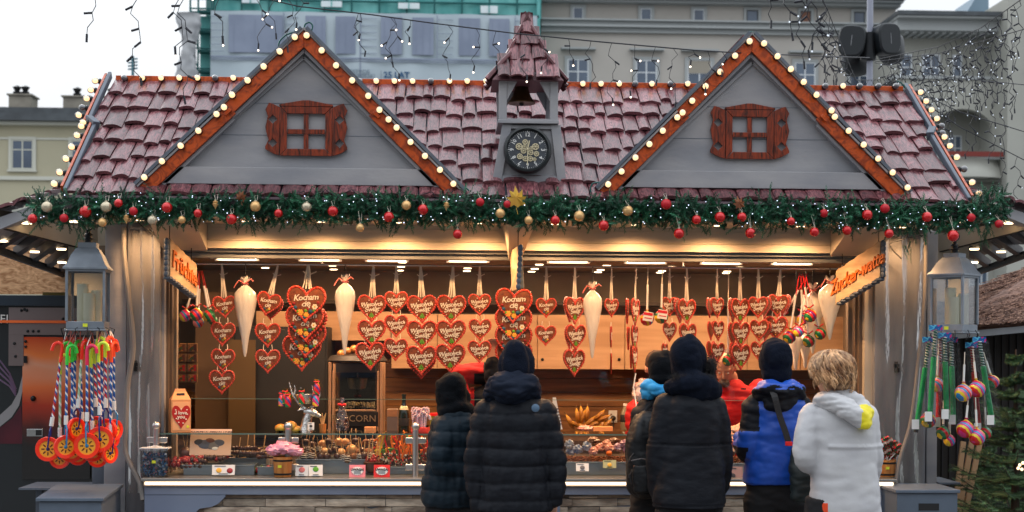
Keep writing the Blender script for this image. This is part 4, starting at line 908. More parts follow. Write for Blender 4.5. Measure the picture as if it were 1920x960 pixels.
def hang_heart(px, py, wpx, kind, label, yaw=0, tilt=0, Y=HY, rib='link', up=None, asp=1.0):
 fresh=kind not in PROTO
 if fresh:PROTO[kind]=mk_heart(kind);o=PROTO[kind]
 else:o=copy_tree(PROTO[kind])
 if not fresh:
  for ch in list(o.children):
   if ch.name.startswith('ribbon'):bpy.data.objects.remove(ch)
 p=W(px, py, Y);sc=wpx*S(Y)*1.05;o.location=p;o.rotation_euler=(0, R(tilt), R(yaw));o.scale=(sc, sc*.9, sc*asp)
 for ch in o.children:ch.location=(0, 0, 0)
 o['label']=label;o['category']='gingerbread heart';o['group']='gingerbread hearts hanging in the stall'
 if rib=='rail':z1=(zr-p.z)/sc;lk=[(-.10, .40, -.02, z1), (.10, .40, .02, z1), (-.03, .38, -.01, z1), (.05, .38, .0, z1)];lk+=[(.0, z1*.72, .22, z1*.72+.12), (.0, z1*.72, -.12, z1*.72+.1)]
 elif rib=='link':z1=.40+(up or.25);lk=[(-.18, .36, -.16, z1), (.18, .36, .16, z1), (-.2, .36, -.1, .44), (.2, .36, .1, .44)]
 elif rib=='bow':lk=[(-.10, .40, -.02, .55), (.10, .40, .02, .55)]
 b=ribbon_mesh(.01, lk, sc);rb_=b.build('ribbon', RIB, org=(0, 0, 0));rb_.parent=o
 return o
ORD=['top', 'second', 'third', 'bottom']
KOL='Kocham cię heart, %s in the %s';SWL='Wesołych Świąt heart, %s in the %s'
def column(hearts, kind, where, yaw=0, base='Wesołych Świąt', dY=0):
 n=len(hearts)
 for i, h in enumerate(hearts):
  px, py, w=h[:3];tier='top' if i==0 else('bottom' if i==n-1 else('second' if n<4 or i==1 else 'third'))
  if n==2:tier=('upper', 'lower')[i]
  ya=h[3]if len(h)>3 else yaw;ti=h[4]if len(h)>4 else 0
  k=h[5]if len(h)>5 else kind
  hang_heart(px, py, w, k, '%s heart, %s of the %s'%(base, tier, where), yaw=ya, tilt=ti, Y=HY+dY+(.0 if kind!='kocham_big' else.03*i), rib='rail' if i==0 else 'link', up=.25)
K_, W_l='Kocham cię', 'Wesołych Świąt'
column([(421, 575, 42, 8, -4), (418, 626, 45, -4, 3), (418, 675, 43, 0, 2), (416, 716, 46, 3, 0)], 'kocham', 'leftmost column of four small hearts', base=K_)
column([(503, 570, 45, -6, 14), (502, 628, 46, 0, 0), (502, 677, 45, 5, 0)], 'kocham', 'column between the two left candyfloss cones', base=K_)
column([(574, 570, 71, 0, 3), (572, 606, 70, -3, -2), (575, 636, 69, 4, 4), (566, 661, 70, 0, 0)], 'kocham_big', 'flowered stack beside the second candyfloss cone', base='large Kocham cię')
column([(697, 578, 52, 0, 2), (697, 624, 51, 4, 0), (694, 667, 53, -4, -2)], 'swiat', 'red column right of the second candyfloss cone')
column([(743, 567, 43, 0, 0), (743, 611, 43, -5, 0), (742, 655, 43, 4, 2)], 'swiat_small', 'narrow column left of the twin columns', base='small Wesołych Świąt')
column([(791, 579, 54, 0, -2), (791, 627, 55, 3, 0), (790, 675, 56, -3, 0)], 'swiat', 'left twin column above the candy canes')
column([(846, 579, 54, 3, 2), (846, 626, 54, 0, -2), (844, 671, 55, -2, 0)], 'swiat', 'right twin column above the candy canes')
column([(899, 571, 42, 6, 0), (900, 618, 42, 10, 0), (899, 659, 43, 0, 0)], 'swiat_small', 'narrow column left of the middle sign', base='small Wesołych Świąt')
column([(963, 573, 68, 0, 3), (963, 609, 68, 0, 0), (963, 642, 68, 0, 0), (963, 672, 68, 0, 0)], 'kocham_big', 'stack right behind the middle sign', base='large Kocham cię')
column([(1024, 577, 38, 0, 0), (1023, 629, 39, 0, 0)], 'kocham', 'pair hanging alone left of the third candyfloss cone', base=K_)
column([(1077, 582, 52, 42, 0), (1079, 632, 50, 38, 0), (1076, 680, 52, 36, 0)], 'swiat', 'turned column left of the third candyfloss cone')
column([(1146, 577, 36, 38, 0), (1145, 631, 40, 80, 0), (1145, 681, 40, 85, 0)], 'swiat_small', 'thin column right of the third cone', base='small Wesołych Świąt')
column([(1190, 585, 52, 66, 4), (1189, 634, 50, 70, 3), (1189, 673, 50, 72, 0)], 'swiat', 'edge-on column left of the tagged balls')
column([(1255, 575, 38, 30, 0), (1256, 622, 38, -58, 0), (1246, 659, 32, 62, 0)], 'swiat_small', 'uneven column right of the tagged balls', base='small Wesołych Świąt')
column([(1287, 584, 48, 38, 0), (1289, 629, 48, 40, 0)], 'swiat', 'pair just above the fur trimmed hood')
column([(1344, 577, 40, 44, 0), (1346, 620, 39, 46, 0), (1345, 661, 39, 40, 0)], 'swiat_small', 'narrow column above the red sweater', base='small Wesołych Świąt')
column([(1387, 583, 50, 36, 0), (1388, 627, 50, 38, 0), (1388, 669, 50, 34, 0)], 'swiat', 'large column above the red vendor hand')
column([(1422, 576, 42, -44, 0), (1424, 619, 42, -48, 0), (1425, 659, 40, -46, 0)], 'swiat_small', 'narrow column left of the blue jacket', base='small Wesołych Świąt')
column([(1459, 573, 44, -40, 4), (1455, 615, 46, -36, 2)], 'swiat_small', 'pair left of the ribboned toy balls', base='small Wesołych Świąt')
# hearts turned away, hanging just behind the front ones: plain backs
def back_heart(px, py, w, yaw, lab, dY=.05):
 b=MB();bh=heart_root('gingerbread_heart');bo=MB();n=40
 for i in range(n):
  t=2*PI*(i+.5)/n;x, z=hp(t);bo.ball((x*.95, .0, z*.95), (.045, .05, .045), 6, 4)
 bo.build('icing_border', ICR, bh, org=(0, 0, 0));sc=w*S(HY+dY)
 bh.location=W(px, py, HY+dY);bh.scale=(sc, sc*.9, sc);bh.rotation_euler=(0, 0, R(yaw));tag(bh, lab, 'gingerbread heart', 'gingerbread hearts hanging in the stall')
for(px, py, w, ya, wh)in((1068, 580, 50, 60, 'upper turned heart left of the third candyfloss cone'), (1069, 634, 50, 62, 'middle turned heart left of the third candyfloss cone'), (1072, 676, 48, 60, 'lowest turned heart left of the third candyfloss cone'), (1176, 583, 50, 78, 'top edge-on heart left of the tagged balls'), (1178, 634, 46, 78, 'second edge-on heart left of the tagged balls'), (1183, 668, 46, 80, 'bottom edge-on heart left of the tagged balls'), (1275, 582, 50, 55, 'top heart above the fur trimmed hood'), (1331, 577, 40, 62, 'top heart above the red sweater'), (1333, 620, 38, 60, 'second heart above the red sweater'), (1333, 658, 40, 55, 'third heart above the red sweater'), (1374, 581, 48, 60, 'top heart above the red vendor hand'), (1374, 627, 48, 58, 'second heart above the red vendor hand'), (1376, 664, 48, 60, 'third heart above the red vendor hand'), (1433, 577, 44, -66, 'top heart left of the blue jacket hood'), (1433, 622, 42, -64, 'second heart left of the blue jacket hood'), (1470, 572, 42, -66, 'heart pair left of the ribboned toy balls'), (790, 684, 54, 4, 'bottom heart of the left twin column'), (577, 610, 72, 3, 'flowered stack beside the second candyfloss cone'), (508, 578, 46, 0, 'tilted heart between the two left candyfloss cones')):
 back_heart(px, py, w, ya, 'plain back of a heart, behind the '+wh, .045)
# ================= candyfloss cones =================
CF=pm('candyfloss_bag', (.78, .72, .64), (.92, .88, .80), scale=5, stretch=(3, 3, .7), rough=.4, bump=.8, bscale=12, coat=.5)
PKR=pm('pink_ribbon', srgb(214, 120, 116), rough=.5)
def cone(px, ytop, ymax, ytip, wpx, Y, label, bow=True):
 c=W(px, ymax, Y);s=S(Y);r=wpx*s/2;L_=(ytip-ymax)*s;Ht=(ymax-ytop)*s
 t_=thing('candyfloss_bag', label, 'candyfloss', c, 'candyfloss cones hanging in the stall')
 b=MB();prof=[(.005, -L_), (.012, -L_*.93), (r*.35, -L_*.66), (r*.7, -L_*.34), (r*.93, -L_*.12), (r, 0), (r*.93, Ht*.25), (r*.6, Ht*.45), (r*.22, Ht*.6), (r*.12, Ht*.68), (r*.2, Ht*.78), (r*.4, Ht*.95)]
 n=22;vs=[]
 for i, (rr, z)in enumerate(prof):
  for j in range(n):
   a=2*PI*j/n;k=1+.10*noise.noise(Vector((math.cos(a)*2, math.sin(a)*2, z*5+px)))+(.35*math.sin(a*5)*.5 if i>9 else.03*math.sin(a*7+z*8))
   vs.append(c+Vector((rr*k*math.cos(a), rr*k*.8*math.sin(a), z+(.012*math.sin(a*4)if i>10 else 0))))
 b.add(vs, [(i*n+j, i*n+(j+1)%n, (i+1)*n+(j+1)%n, (i+1)*n+j)for i in range(len(prof)-1)for j in range(n)]);b.build('bag', CF, t_, angle=60)
 kz=c+Vector((0, 0, Ht*.68));b=MB()
 b.tube([kz+Vector((.02*math.cos(a), .02*math.sin(a), 0))for a in[i*PI/5 for i in range(11)]], .005, 5)
 b.tube([kz+Vector((-.0, -.02, 0)), kz+Vector((-.04, -.03, .02)), kz+Vector((-.06, -.03, -.01)), kz+Vector((-.07, -.03, -.03))], .006, 5, flat=.4);b.tube([kz+Vector((0, -.02, 0)), kz+Vector((.04, -.03, .03)), kz+Vector((.055, -.03, .015))], .006, 5, flat=.4)
 b.build('bow', PKR, t_)
 b=MB();b.tube([kz, c+Vector((0, 0, Ht)), Vector((c.x, Y, max(zr, c.z+Ht)))], .003, 5);b.build('hook', DARK, t_)
cone(460, 519, 560, 668, 42, .22, 'white candyfloss cone hanging left of the tilted Kocham cię heart')
cone(647, 515, 556, 663, 38, .22, 'white candyfloss cone hanging above the popcorn machine')
cone(1111, 528, 570, 672, 36, .24, 'white candyfloss cone hanging between turned hearts right of centre')
cone(1556, 517, 556, 638, 44, .18, 'big white candyfloss cone hanging beside the carved Zucker sign')
cone(1524, 530, 575, 664, 42, .42, 'white candyfloss cone half hidden behind the ribboned toy balls')
cone(1492, 610, 640, 694, 26, .55, 'small candyfloss cone between blue hood and blond hair')
cone(1510, 612, 645, 690, 24, .6, 'smaller candyfloss cone right above the blond hair')
# ================= foil balls =================
def multi(name, cols, scale, rough=.25, dist=0, coat=.5, stretch=(1, 1, 1), wave=False):
 m=bpy.data.materials.new(name);m.use_nodes=True;t=m.node_tree;b=t.nodes['Principled BSDF'];L=t.links.new
 tc=t.nodes.new('ShaderNodeTexCoord');mp=t.nodes.new('ShaderNodeMapping');mp.inputs['Scale'].default_value=stretch;L(tc.outputs['Object'], mp.inputs[0])
 if wave:nz=t.nodes.new('ShaderNodeTexWave');nz.inputs['Scale'].default_value=scale;nz.inputs['Distortion'].default_value=dist;nz.inputs['Detail'].default_value=1;nz.bands_direction='DIAGONAL';nz.wave_profile='SAW';o=nz.outputs['Fac']
 else:nz=t.nodes.new('ShaderNodeTexNoise');nz.inputs['Scale'].default_value=scale;nz.inputs['Distortion'].default_value=dist;nz.inputs['Detail'].default_value=1;o=nz.outputs['Fac']
 L(mp.outputs[0], nz.inputs[0]);cr=t.nodes.new('ShaderNodeValToRGB');cr.color_ramp.interpolation='CONSTANT';e=cr.color_ramp.elements
 lo, hi=(0, 1)if wave else(.32, .68)
 n=len(cols);e[0].position=0;e[0].color=(*cols[0], 1);e[1].position=lo+(hi-lo)*1/n;e[1].color=(*cols[1], 1)
 for i in range(2, n):q=e.new(lo+(hi-lo)*i/n);q.color=(*cols[i], 1)
 L(o, cr.inputs[0]);L(cr.outputs[0], b.inputs['Base Color']);b.inputs['Roughness'].default_value=rough;b.inputs['Coat Weight'].default_value=coat
 MATS[name]=m;return m
RED=srgb(200, 24, 30);YEL=srgb(235, 200, 40);GRN=srgb(20, 110, 60);BLU=srgb(40, 130, 190);MAG=srgb(200, 40, 120);PNK=srgb(230, 120, 130);ORA=srgb(240, 120, 40);PUR=srgb(90, 40, 120)
FOIL=[multi('foil_stripes_red', [RED, YEL, GRN, RED, PUR], 6, dist=2, wave=True), multi('foil_stripes_blue', [PNK, BLU, YEL, PNK, BLU, RED], 6, dist=2.5, wave=True), multi('foil_stripes_magenta', [MAG, RED, YEL, MAG, BLU], 7, dist=3, wave=True), multi('foil_stripes_green', [GRN, (.02, .08, .04), YEL, GRN, RED], 5, dist=3, wave=True)]
STK=pm('white_stick', (.8, .78, .74), rough=.35)
def foil_ball(p, r, mat, stick_to, label, group, cat='toy ball', bow=None):
 p=Vector(p);q=Vector(stick_to);t_=thing('foil_ball', label, cat, p, group);d=(q-p).normalized()
 b=MB();b.m=T(p)@d.to_track_quat('Z', 'Y').to_matrix().to_4x4();n=16
 b.lathe([(0, -r), (r*.5, -r*.87), (r*.87, -r*.5), (r, 0), (r*.9, r*.42), (r*.6, r*.78), (r*.25, r*1.0), (r*.12, r*1.15), (r*.3, r*1.3)], n);b.build('ball', mat, t_, angle=60)
 b=MB();k0=p+d*r*1.1;b.tube([k0, k0+(q-k0)*.6], .007, 7);b.build('stick', STK, t_)
 b=MB();b.tube([k0+(q-k0)*.55, q], .003, 5)
 if bow:b.tube([k0+Vector((-.03, 0, .02)), k0, k0+Vector((.03, -.01, .025))], .005, 5)
 b.build('string', bow or RIB, t_)
 return t_
REDR=pm('red_ribbon', srgb(214, 30, 34), rough=.45)
top=W(1507, 512, .18)
for i, (px, py, r, k, yy)in enumerate(((1480, 632, .046, 0, .16), (1505, 598, .04, 2, .22), (1519, 592, .045, 0, .12), (1516, 640, .042, 3, .2), (1538, 626, .04, 3, .14), (1497, 622, .036, 2, .1), (1465, 600, .03, 1, .3))):
 foil_ball(W(px, py, yy), r, FOIL[k], top+Vector((.01*(i-3), 0, -.01*(i%2))), ['yellow and green striped foil ball on a red ribbon beside the small hearts', 'magenta foil ball tucked high in the red ribboned bundle', 'red dotted foil ball uppermost in the red ribboned bundle', 'dark green foil ball hanging lowest in the red ribboned bundle', 'green and red foil ball rightmost in the red ribboned bundle', 'small magenta foil ball in the middle of the red ribboned bundle', 'pale blue foil ball behind the heart pair left of the ribboned bundle'][i], 'foil balls on red ribbons', bow=REDR)
top=W(375, 508, .2)
for i, (px, py, r, k, yy)in enumerate(((347, 592, .04, 2, .2), (368, 590, .044, 0, .14), (372, 604, .038, 1, .26), (393, 592, .044, 3, .2), (399, 600, .034, 3, .28))):
 foil_ball(W(px, py, yy), r, FOIL[k], top+Vector((.008*(i-2), 0, 0)), ['magenta foil ball leftmost in the bundle behind the left sign', 'red and yellow foil ball at the front of the left bundle', 'blue striped foil ball low in the left bundle', 'dark green foil ball right in the left bundle beside the hearts', 'small green foil ball behind the dark green one in the left bundle'][i], 'foil balls left of the hearts', bow=REDR)
# two labelled balls
for(px, py, k, lb)in((1213, 598, 2, 'dark foil ball with white tag, left one of the labelled pair'), (1240, 594, 3, 'green foil ball with white tag, right one of the labelled pair')):
 p=W(px, py, .2);t_=foil_ball(p, .047, FOIL[k], Vector((p.x+.005, .2, zr)), lb, 'labelled foil balls')
 b=MB();b.boxc(p+Vector((.0, -.055, .015)), (.065, .004, .06), Matrix.Rotation(.15, 3, 'Y'));tg=b.build('tag', WHITE, t_, smooth=False)
 b=MB();b.boxc(p+Vector((.0, -.058, .032)), (.062, .002, .018), Matrix.Rotation(.15, 3, 'Y'));b.boxc(p+Vector((.0, -.058, .004)), (.05, .002, .006), Matrix.Rotation(.15, 3, 'Y'));b.build('tag_print', pm('red_print', srgb(196, 30, 44), rough=.5), tg, smooth=False)
p=W(1365, 676, .3);t_=foil_ball(p, .04, FOIL[3], Vector((p.x, .3, zr)), 'green foil ball between the two columns above the red sweater', 'labelled foil balls')
# ================= carved signs =================
SGW=pm('weathered_sign_board', srgb(186, 160, 128), srgb(146, 118, 88), scale=5, stretch=(1, 1, 4), rough=.6, bump=.3)
SGE=pm('sign_bark_edge', srgb(96, 106, 118), srgb(70, 78, 90), scale=10, rough=.7, bump=.5)
ORL=pm('orange_letters', srgb(184, 92, 24), rough=.5)
def sign(pn, yn, pf, yf, h0, h1, text, label, size, Yn, Yf, flip, sx=1):
 """board running in depth from the near end (Yn) to the far end (Yf)"""
 A=W(pn, (yn[0]+yn[1])/2, Yn);B=W(pf, (yf[0]+yf[1])/2, Yf)
 za, zb2=W(pn, yn[0], Yn).z, W(pn, yn[1], Yn).z;zc, zd=W(pf, yf[0], Yf).z, W(pf, yf[1], Yf).z
 t_=thing('shop_sign', label, 'sign', (A+B)/2-Vector((0, 0, .12)), 'carved signs under the eave')
 U=(B-A);U.z=0;L_=U.length;U.normalize();N=Vector((U.y, -U.x, 0))
 if(Vector((0, CY, 0))-A).dot(N)<0 or(Vector((CAMX, CY, 0))-A).dot(N)<0:N=-N
 b=MB();n=14;vs=[];th=.022
 for i in range(n+1):
  f=i/n;P=A+U*L_*f;zt=lerp(za, zc, f)+.004*math.sin(i*2.1);zl=lerp(zb2, zd, f)+.008*math.sin(i*1.7)
  vs+=[Vector((P.x, P.y, zt))+N*th, Vector((P.x, P.y, zl))+N*th, Vector((P.x, P.y, zl))-N*th, Vector((P.x, P.y, zt))-N*th]
 fs=[(i*4+k, i*4+(k+1)%4, (i+1)*4+(k+1)%4, (i+1)*4+k)for i in range(n)for k in range(4)]+[(0, 1, 2, 3), (n*4+3, n*4+2, n*4+1, n*4)]
 b.add(vs, fs);b.build('board', SGW, t_, smooth=False)
 b=MB()
 for i in range(7):
  f=(i+.5)/7;z=lerp(za, zb2, f);b.ball(A+Vector((0, 0, z-A.z))-U*.004, (.018, .03, .024), 7, 5)
 for i in range(10):
  f=(i+.5)/10;P=A+U*L_*f;z=lerp(zb2, zd, f);b.ball(Vector((P.x, P.y, z-.004)), (.03, .04, .014), 7, 5)
 b.build('bark_edge', SGE, t_)
 mid=(A+B)/2;zc_=(lerp(za, zc, .5)+lerp(zb2, zd, .5))/2;slope=((zc+zd)-(za+zb2))/2/L_
 Xd=U if not flip else-U;sl=slope if not flip else-slope
 Zd=Vector((0, 0, 1));Nn=Xd.cross(Zd);Nn=-Nn if Nn.dot(N)<0 else Nn
 M_=Matrix(((Xd.x, Zd.x, Nn.x, mid.x+N.x*.024), (Xd.y, Zd.y, Nn.y, mid.y+N.y*.024), (Xd.z+sl, Zd.z, Nn.z, zc_), (0, 0, 0, 1)))
 b=MB();b.text(text, size, M_, ext=.008, bold=.002, sx=sx, shear=.12);b.build('lettering', ORL, t_, smooth=False)
 b=MB()
 for P, z in((A+U*.04, za), (B-U*.04, zc)):b.tube([Vector((P.x, P.y, z-.01)), Vector((P.x, P.y, ZS))], .003, 5)
 b.build('hanging_wire', DARK, t_)
sign(313, (448, 518), 363, (497, 556), 0, 0, 'Früchte', 'carved wooden sign with orange lettering reading Früchte', .15, -.42, .0, False, sx=.85)
sign(1655, (452, 520), 1572, (508, 570), 0, 0, 'Zucker-watte', 'carved wooden sign with orange lettering reading Zucker-watte', .125, -.42, .0, True, sx=.78)
# third sign seen edge-on in the middle
t_=thing('shop_sign', 'carved sign seen edge-on, hanging under the middle bracket', 'sign', W(968, 520, -.25), 'carved signs under the eave')
b=MB();p=W(969, 505, -.25);b.boxc(p, (.028, .46, .26), Matrix.Rotation(.06, 3, 'Z')@Matrix.Rotation(-.06, 3, 'Y'));b.build('board', SGW, t_, smooth=False, bevel=.004)
b=MB()
for i in range(8):b.ball(p+Vector((.012-.004*i*.5, -.235, .12-.034*i)), (.017, .014, .021), 7, 5)
b.build('bark_edge', SGE, t_)
b=MB();b.tube([p+Vector((0, -.15, .12)), Vector((p.x, p.y-.15, ZS-.02))], .003, 5);b.tube([p+Vector((0, .1, .12)), Vector((p.x, p.y+.1, ZS-.02))], .003, 5);b.build('hanging_wire', DARK, t_)
# ================= goods on the counter =================
rg=random.Random(12)
CHOC=pm('dark_chocolate', srgb(52, 26, 16), srgb(78, 42, 26), scale=16, rough=.3, coat=.4);MCH=pm('milk_chocolate', srgb(104, 60, 38), srgb(70, 36, 22), scale=14, rough=.35, coat=.3)
STRB=pm('strawberry_red', srgb(176, 26, 24), srgb(120, 14, 16), scale=30, rough=.3, coat=.5)
CARM=pm('caramel_coat', srgb(220, 150, 96), srgb(236, 190, 140), scale=22, rough=.35, coat=.4)
SKEW=pm('wooden_skewer', srgb(222, 184, 130), rough=.6)
TRAYM=pm('tray_grey', srgb(142, 152, 158), rough=.35, metal=.5)
YT=pm('yellow_tag', srgb(222, 230, 60), rough=.5)
CARDW=pm('white_card', (.78, .78, .76), rough=.5)
INK=pm('dark_ink', (.03, .03, .04), rough=.6)
def tray(px0, px1, py0, py1, Y0, Y1, label):
 x0, x1=WX(px0, Y0), WX(px1, Y0);z0, z1=ZC+.002, WZ(py0, Y0);b=MB();w=.006
 b.box(x0, x1, Y0, Y0+w, z0, z1);b.box(x0, x1, Y1-w, Y1, z0, z1);b.box(x0, x0+w, Y0+w, Y1-w, z0, z1);b.box(x1-w, x1, Y0+w, Y1-w, z0, z1);b.box(x0+w, x1-w, Y0+w, Y1-w, z0, z0+w)
 b.box(x0-.006, x1+.006, Y0-.006, Y0-.0005, z1-.006, z1+.002)
 o=b.build('display_tray', TRAYM, smooth=False, org=((x0+x1)/2, Y0, z0), bevel=.002);tag(o, label, 'tray', 'trays behind the glass');return z1
zt1=tray(345, 478, 873, 893, -.09, .1, 'shallow grey tray under the red strawberries at the left end')
zt2=tray(412, 500, 860, 873, .11, .3, 'raised grey tray heaped with chocolate sticks')
zt3=tray(484, 552, 876, 893, -.09, .1, 'small tray of berries left of the wooden tub')
zt4=tray(556, 690, 862, 893, .0, .3, 'long tray of chocolate apples in the middle of the counter')
zt5=tray(692, 812, 876, 893, -.02, .3, 'tray of liquorice ropes left of the dark jackets')
zt6=tray(1060, 1180, 866, 886, -.06, .3, 'blue grey tray of roasted nuts beside the black puffer jacket')
zt7=tray(1352, 1404, 868, 890, -.06, .3, 'tray of wrapped sweets between the long parka and blue jacket')
# strawberries and berries: countable rows as things
def berries(px0, px1, py, Y, n, mats, label, cat='strawberries', r=.018, rows=2, nm='strawberry_skewer'):
 b=MB();z=WZ(py, Y, (px0+px1)/2)
 for k in range(rows):
  for i in range(n):
   x=lerp(WX(px0, Y), WX(px1, Y), (i+.5)/n);q=rg.uniform(.8, 1.15)*r
   b.mi=rg.choice(range(len(mats)));b.ball((x+rg.uniform(-.004, .004), Y+k*.03, z+rg.uniform(-.006, .01)+k*.008), (q, q, q*1.1), 8, 6)
 o=b.build(nm, mats, org=((WX(px0, Y)+WX(px1, Y))/2, Y, z-r));tag(o, label, cat, 'strawberry skewers');return o
for i, (a, c, y, Y_)in enumerate(((322, 352, 866, -.06), (354, 388, 864, -.05), (390, 424, 860, -.03), (322, 380, 873, -.08))):
 berries(a, c, y, Y_, 7, [STRB, STRB, CHOC], ['strawberry skewer at the far left end behind the blue sweets jar', 'red strawberry skewer below the picture card, left part', 'red strawberry skewer below the picture card, right part', 'darker strawberry skewer lowest in the left tray'][i])
berries(482, 512, 883, -.06, 5, [STRB, pm('green_grape', srgb(70, 96, 50), rough=.3), STRB], 'mixed berry skewer left of the wooden tub', rows=2)
berries(445, 480, 884, -.06, 5, [STRB, MATS['green_grape'], CHOC], 'berry skewer right of the small fruit card', rows=2)
# chocolate sticks heap: each stick a thing
for i in range(26):
 px=rg.uniform(392, 505);py=rg.uniform(846, 862)-(6 if 430<px<480 else 0);Y_=rg.uniform(.0, .28);c=W(px, py, Y_);a=rg.uniform(-.35, .35);d=Vector((math.cos(a), rg.uniform(-.3, .3), math.sin(a)*.4))
 t_=thing('chocolate_skewer', 'chocolate coated fruit skewer lying in the heap left of the wooden tub', 'chocolate skewer', c, 'chocolate skewers in the heap')
 b=MB()
 for k in range(5):b.ball(c+d*(.022*(k-2)), (.019, .016, .016), 7, 5)
 b.build('fruit', rg.choice((CHOC, MCH, CHOC)), t_);b=MB();b.tube([c+d*.05, c+d*.13+Vector((0, 0, .01))], .0025, 5);b.build('skewer', SKEW, t_)
for i, (px, py)in enumerate(((462, 815), (477, 812), (492, 816), (446, 820))):
 b=MB();p=W(px, py+38, .2);b.tube([p, W(px+rg.uniform(-4, 6), py, .22)], .0035, 6);o=b.build('wooden_skewer', SKEW, org=p);tag(o, 'upright wooden skewer standing behind the chocolate heap', 'skewer', 'upright skewers')
p=W(349, 850, .02);t_=thing('chocolate_apple', 'round chocolate apple on two sticks left of the picture card', 'chocolate apple', p-Vector((0, 0, .04)), 'chocolate apples')
b=MB();b.ball(p, .045, 14, 10);b.build('apple', MCH, t_)
b=MB();b.tube([p, W(343, 815, .02)], .003, 5);b.tube([p, W(352, 815, .03)], .003, 5);b.build('stick', SKEW, t_)
# chocolate and caramel apples with sticks in the middle
for i in range(34):
 u=i/33;px=570+128*((i*7)%34)/33;row=i%3;Y_=.02+.1*row;py=858-row*13+rg.uniform(-4, 4);p=W(px, py, Y_)
 kind=rg.choice(('c', 'c', 'w', 'm'))if px<660 else rg.choice(('c', 'm', 'n'))
 m={'c':CHOC, 'w':CARM, 'm':MCH, 'n':pm('nut_coat', srgb(150, 92, 50), srgb(90, 50, 28), scale=60, rough=.6, bump=.8)}[kind]
 t_=thing('dipped_apple', {'c':'dark chocolate dipped fruit on a stick in the middle heap', 'w':'pale caramel dipped fruit on a stick in the middle heap', 'm':'milk chocolate dipped fruit on a stick in the middle heap', 'n':'nut covered dipped fruit on a stick in the middle heap'}[kind], 'dipped fruit', p, {'c':'dark chocolate dipped fruits', 'w':'caramel dipped fruits', 'm':'milk chocolate dipped fruits', 'n':'nut covered dipped fruits'}[kind])
 r=rg.uniform(.022, .036);b=MB();b.ball(p, (r, r, r*.92), 12, 9)
 if kind in 'wm':
  pass
 fr=b.build('fruit', m, t_)
 if kind=='m':
  b=MB();
  for k in range(3):z_=r*(.5-.4*k);rr=math.sqrt(max(.0001, r*r-z_*z_))*1.02;b.tube([p+Vector((rr*math.cos(a), rr*math.sin(a), z_+.004*math.sin(3*a)))for a in[q*PI/8 for q in range(17)]], .002, 4)
  b.build('white_drizzle', ICW, fr)
 b=MB();b.tube([p+Vector((0, 0, r*.5)), p+Vector((rg.uniform(-.02, .02), rg.uniform(-.01, .01), r+rg.uniform(.05, .09)))], .0028, 5);b.build('stick', SKEW, t_)
# red candy apple bowl
p=W(699, 872, -.02);t_=thing('sweets_bowl', 'brown bowl of bright red sweets with sticks beside the liquorice', 'bowl', p-Vector((0, 0, .02)))
b=MB();b.lathe([(.03, -.05), (.055, -.02), (.062, .02), (.055, .022)], 18, p);b.build('bowl', MCH, t_)
b=MB()
for i in range(16):a=rg.uniform(0, 6.28);r=rg.uniform(0, .045);b.ball(p+Vector((r*math.cos(a), r*math.sin(a), .028+rg.uniform(0, .02))), .014, 7, 5)
b.build('red_sweets', STRB, t_)
for i in range(5):b=MB();q=p+Vector((-.035+.018*i, 0, .03));b.tube([q, q+Vector((rg.uniform(-.01, .02), 0, .12))], .0028, 5);b.build('stick', SKEW, t_)
# liquorice ropes
LC=[(pm('licorice_red', srgb(206, 40, 34), rough=.35), 'red'), (pm('licorice_green', srgb(50, 130, 60), rough=.35), 'green'), (pm('licorice_orange', srgb(238, 130, 40), rough=.35), 'orange'), (pm('licorice_yellow', srgb(222, 190, 60), rough=.35), 'yellow'), (CHOC, 'brown')]
for i in range(70):
 px=rg.uniform(700, 830);Y_=rg.uniform(.0, .3);m, cn=rg.choice(LC[:3])if px>745 else rg.choice(LC)
 if px>735 and rg.random()<.5:m, cn=LC[2]
 p=W(px, 862, Y_);h=rg.uniform(.06, .19);lean=rg.uniform(-.07, .07);ph=rg.uniform(0, 6)
 if px>810:h*=.8
 pts=[p+Vector((lean*f+.015*math.sin(ph+f*6), .01*math.cos(ph+5*f), h*math.sin(f*PI*.62)))for f in[k/8 for k in range(9)]]
 b=MB();b.tube(pts, .0055, 6);o=b.build('liquorice_rope', m, org=p);tag(o, cn+' liquorice rope standing curled in the heap beside the glass post', 'liquorice', cn+' liquorice ropes')
b=MB();DOTM=pm('mixed_liquorice_dots', (.6, .55, .5), rough=.4)
for i in range(420):
 px=rg.uniform(698, 812);Y_=rg.uniform(-.03, .1);b.mi=rg.choice((0, 0, 0, 1, 2, 3));b.ball(W(px, rg.uniform(850, 874), Y_), rg.uniform(.004, .008), 5, 4)
o=b.build('liquorice_sweets', [CHOC, ICW, LC[0][0], BLACK], org=W(755, 870, 0));tag(o, 'loose black, white and red liquorice sweets heaped in the tray', 'sweets', kind='stuff')
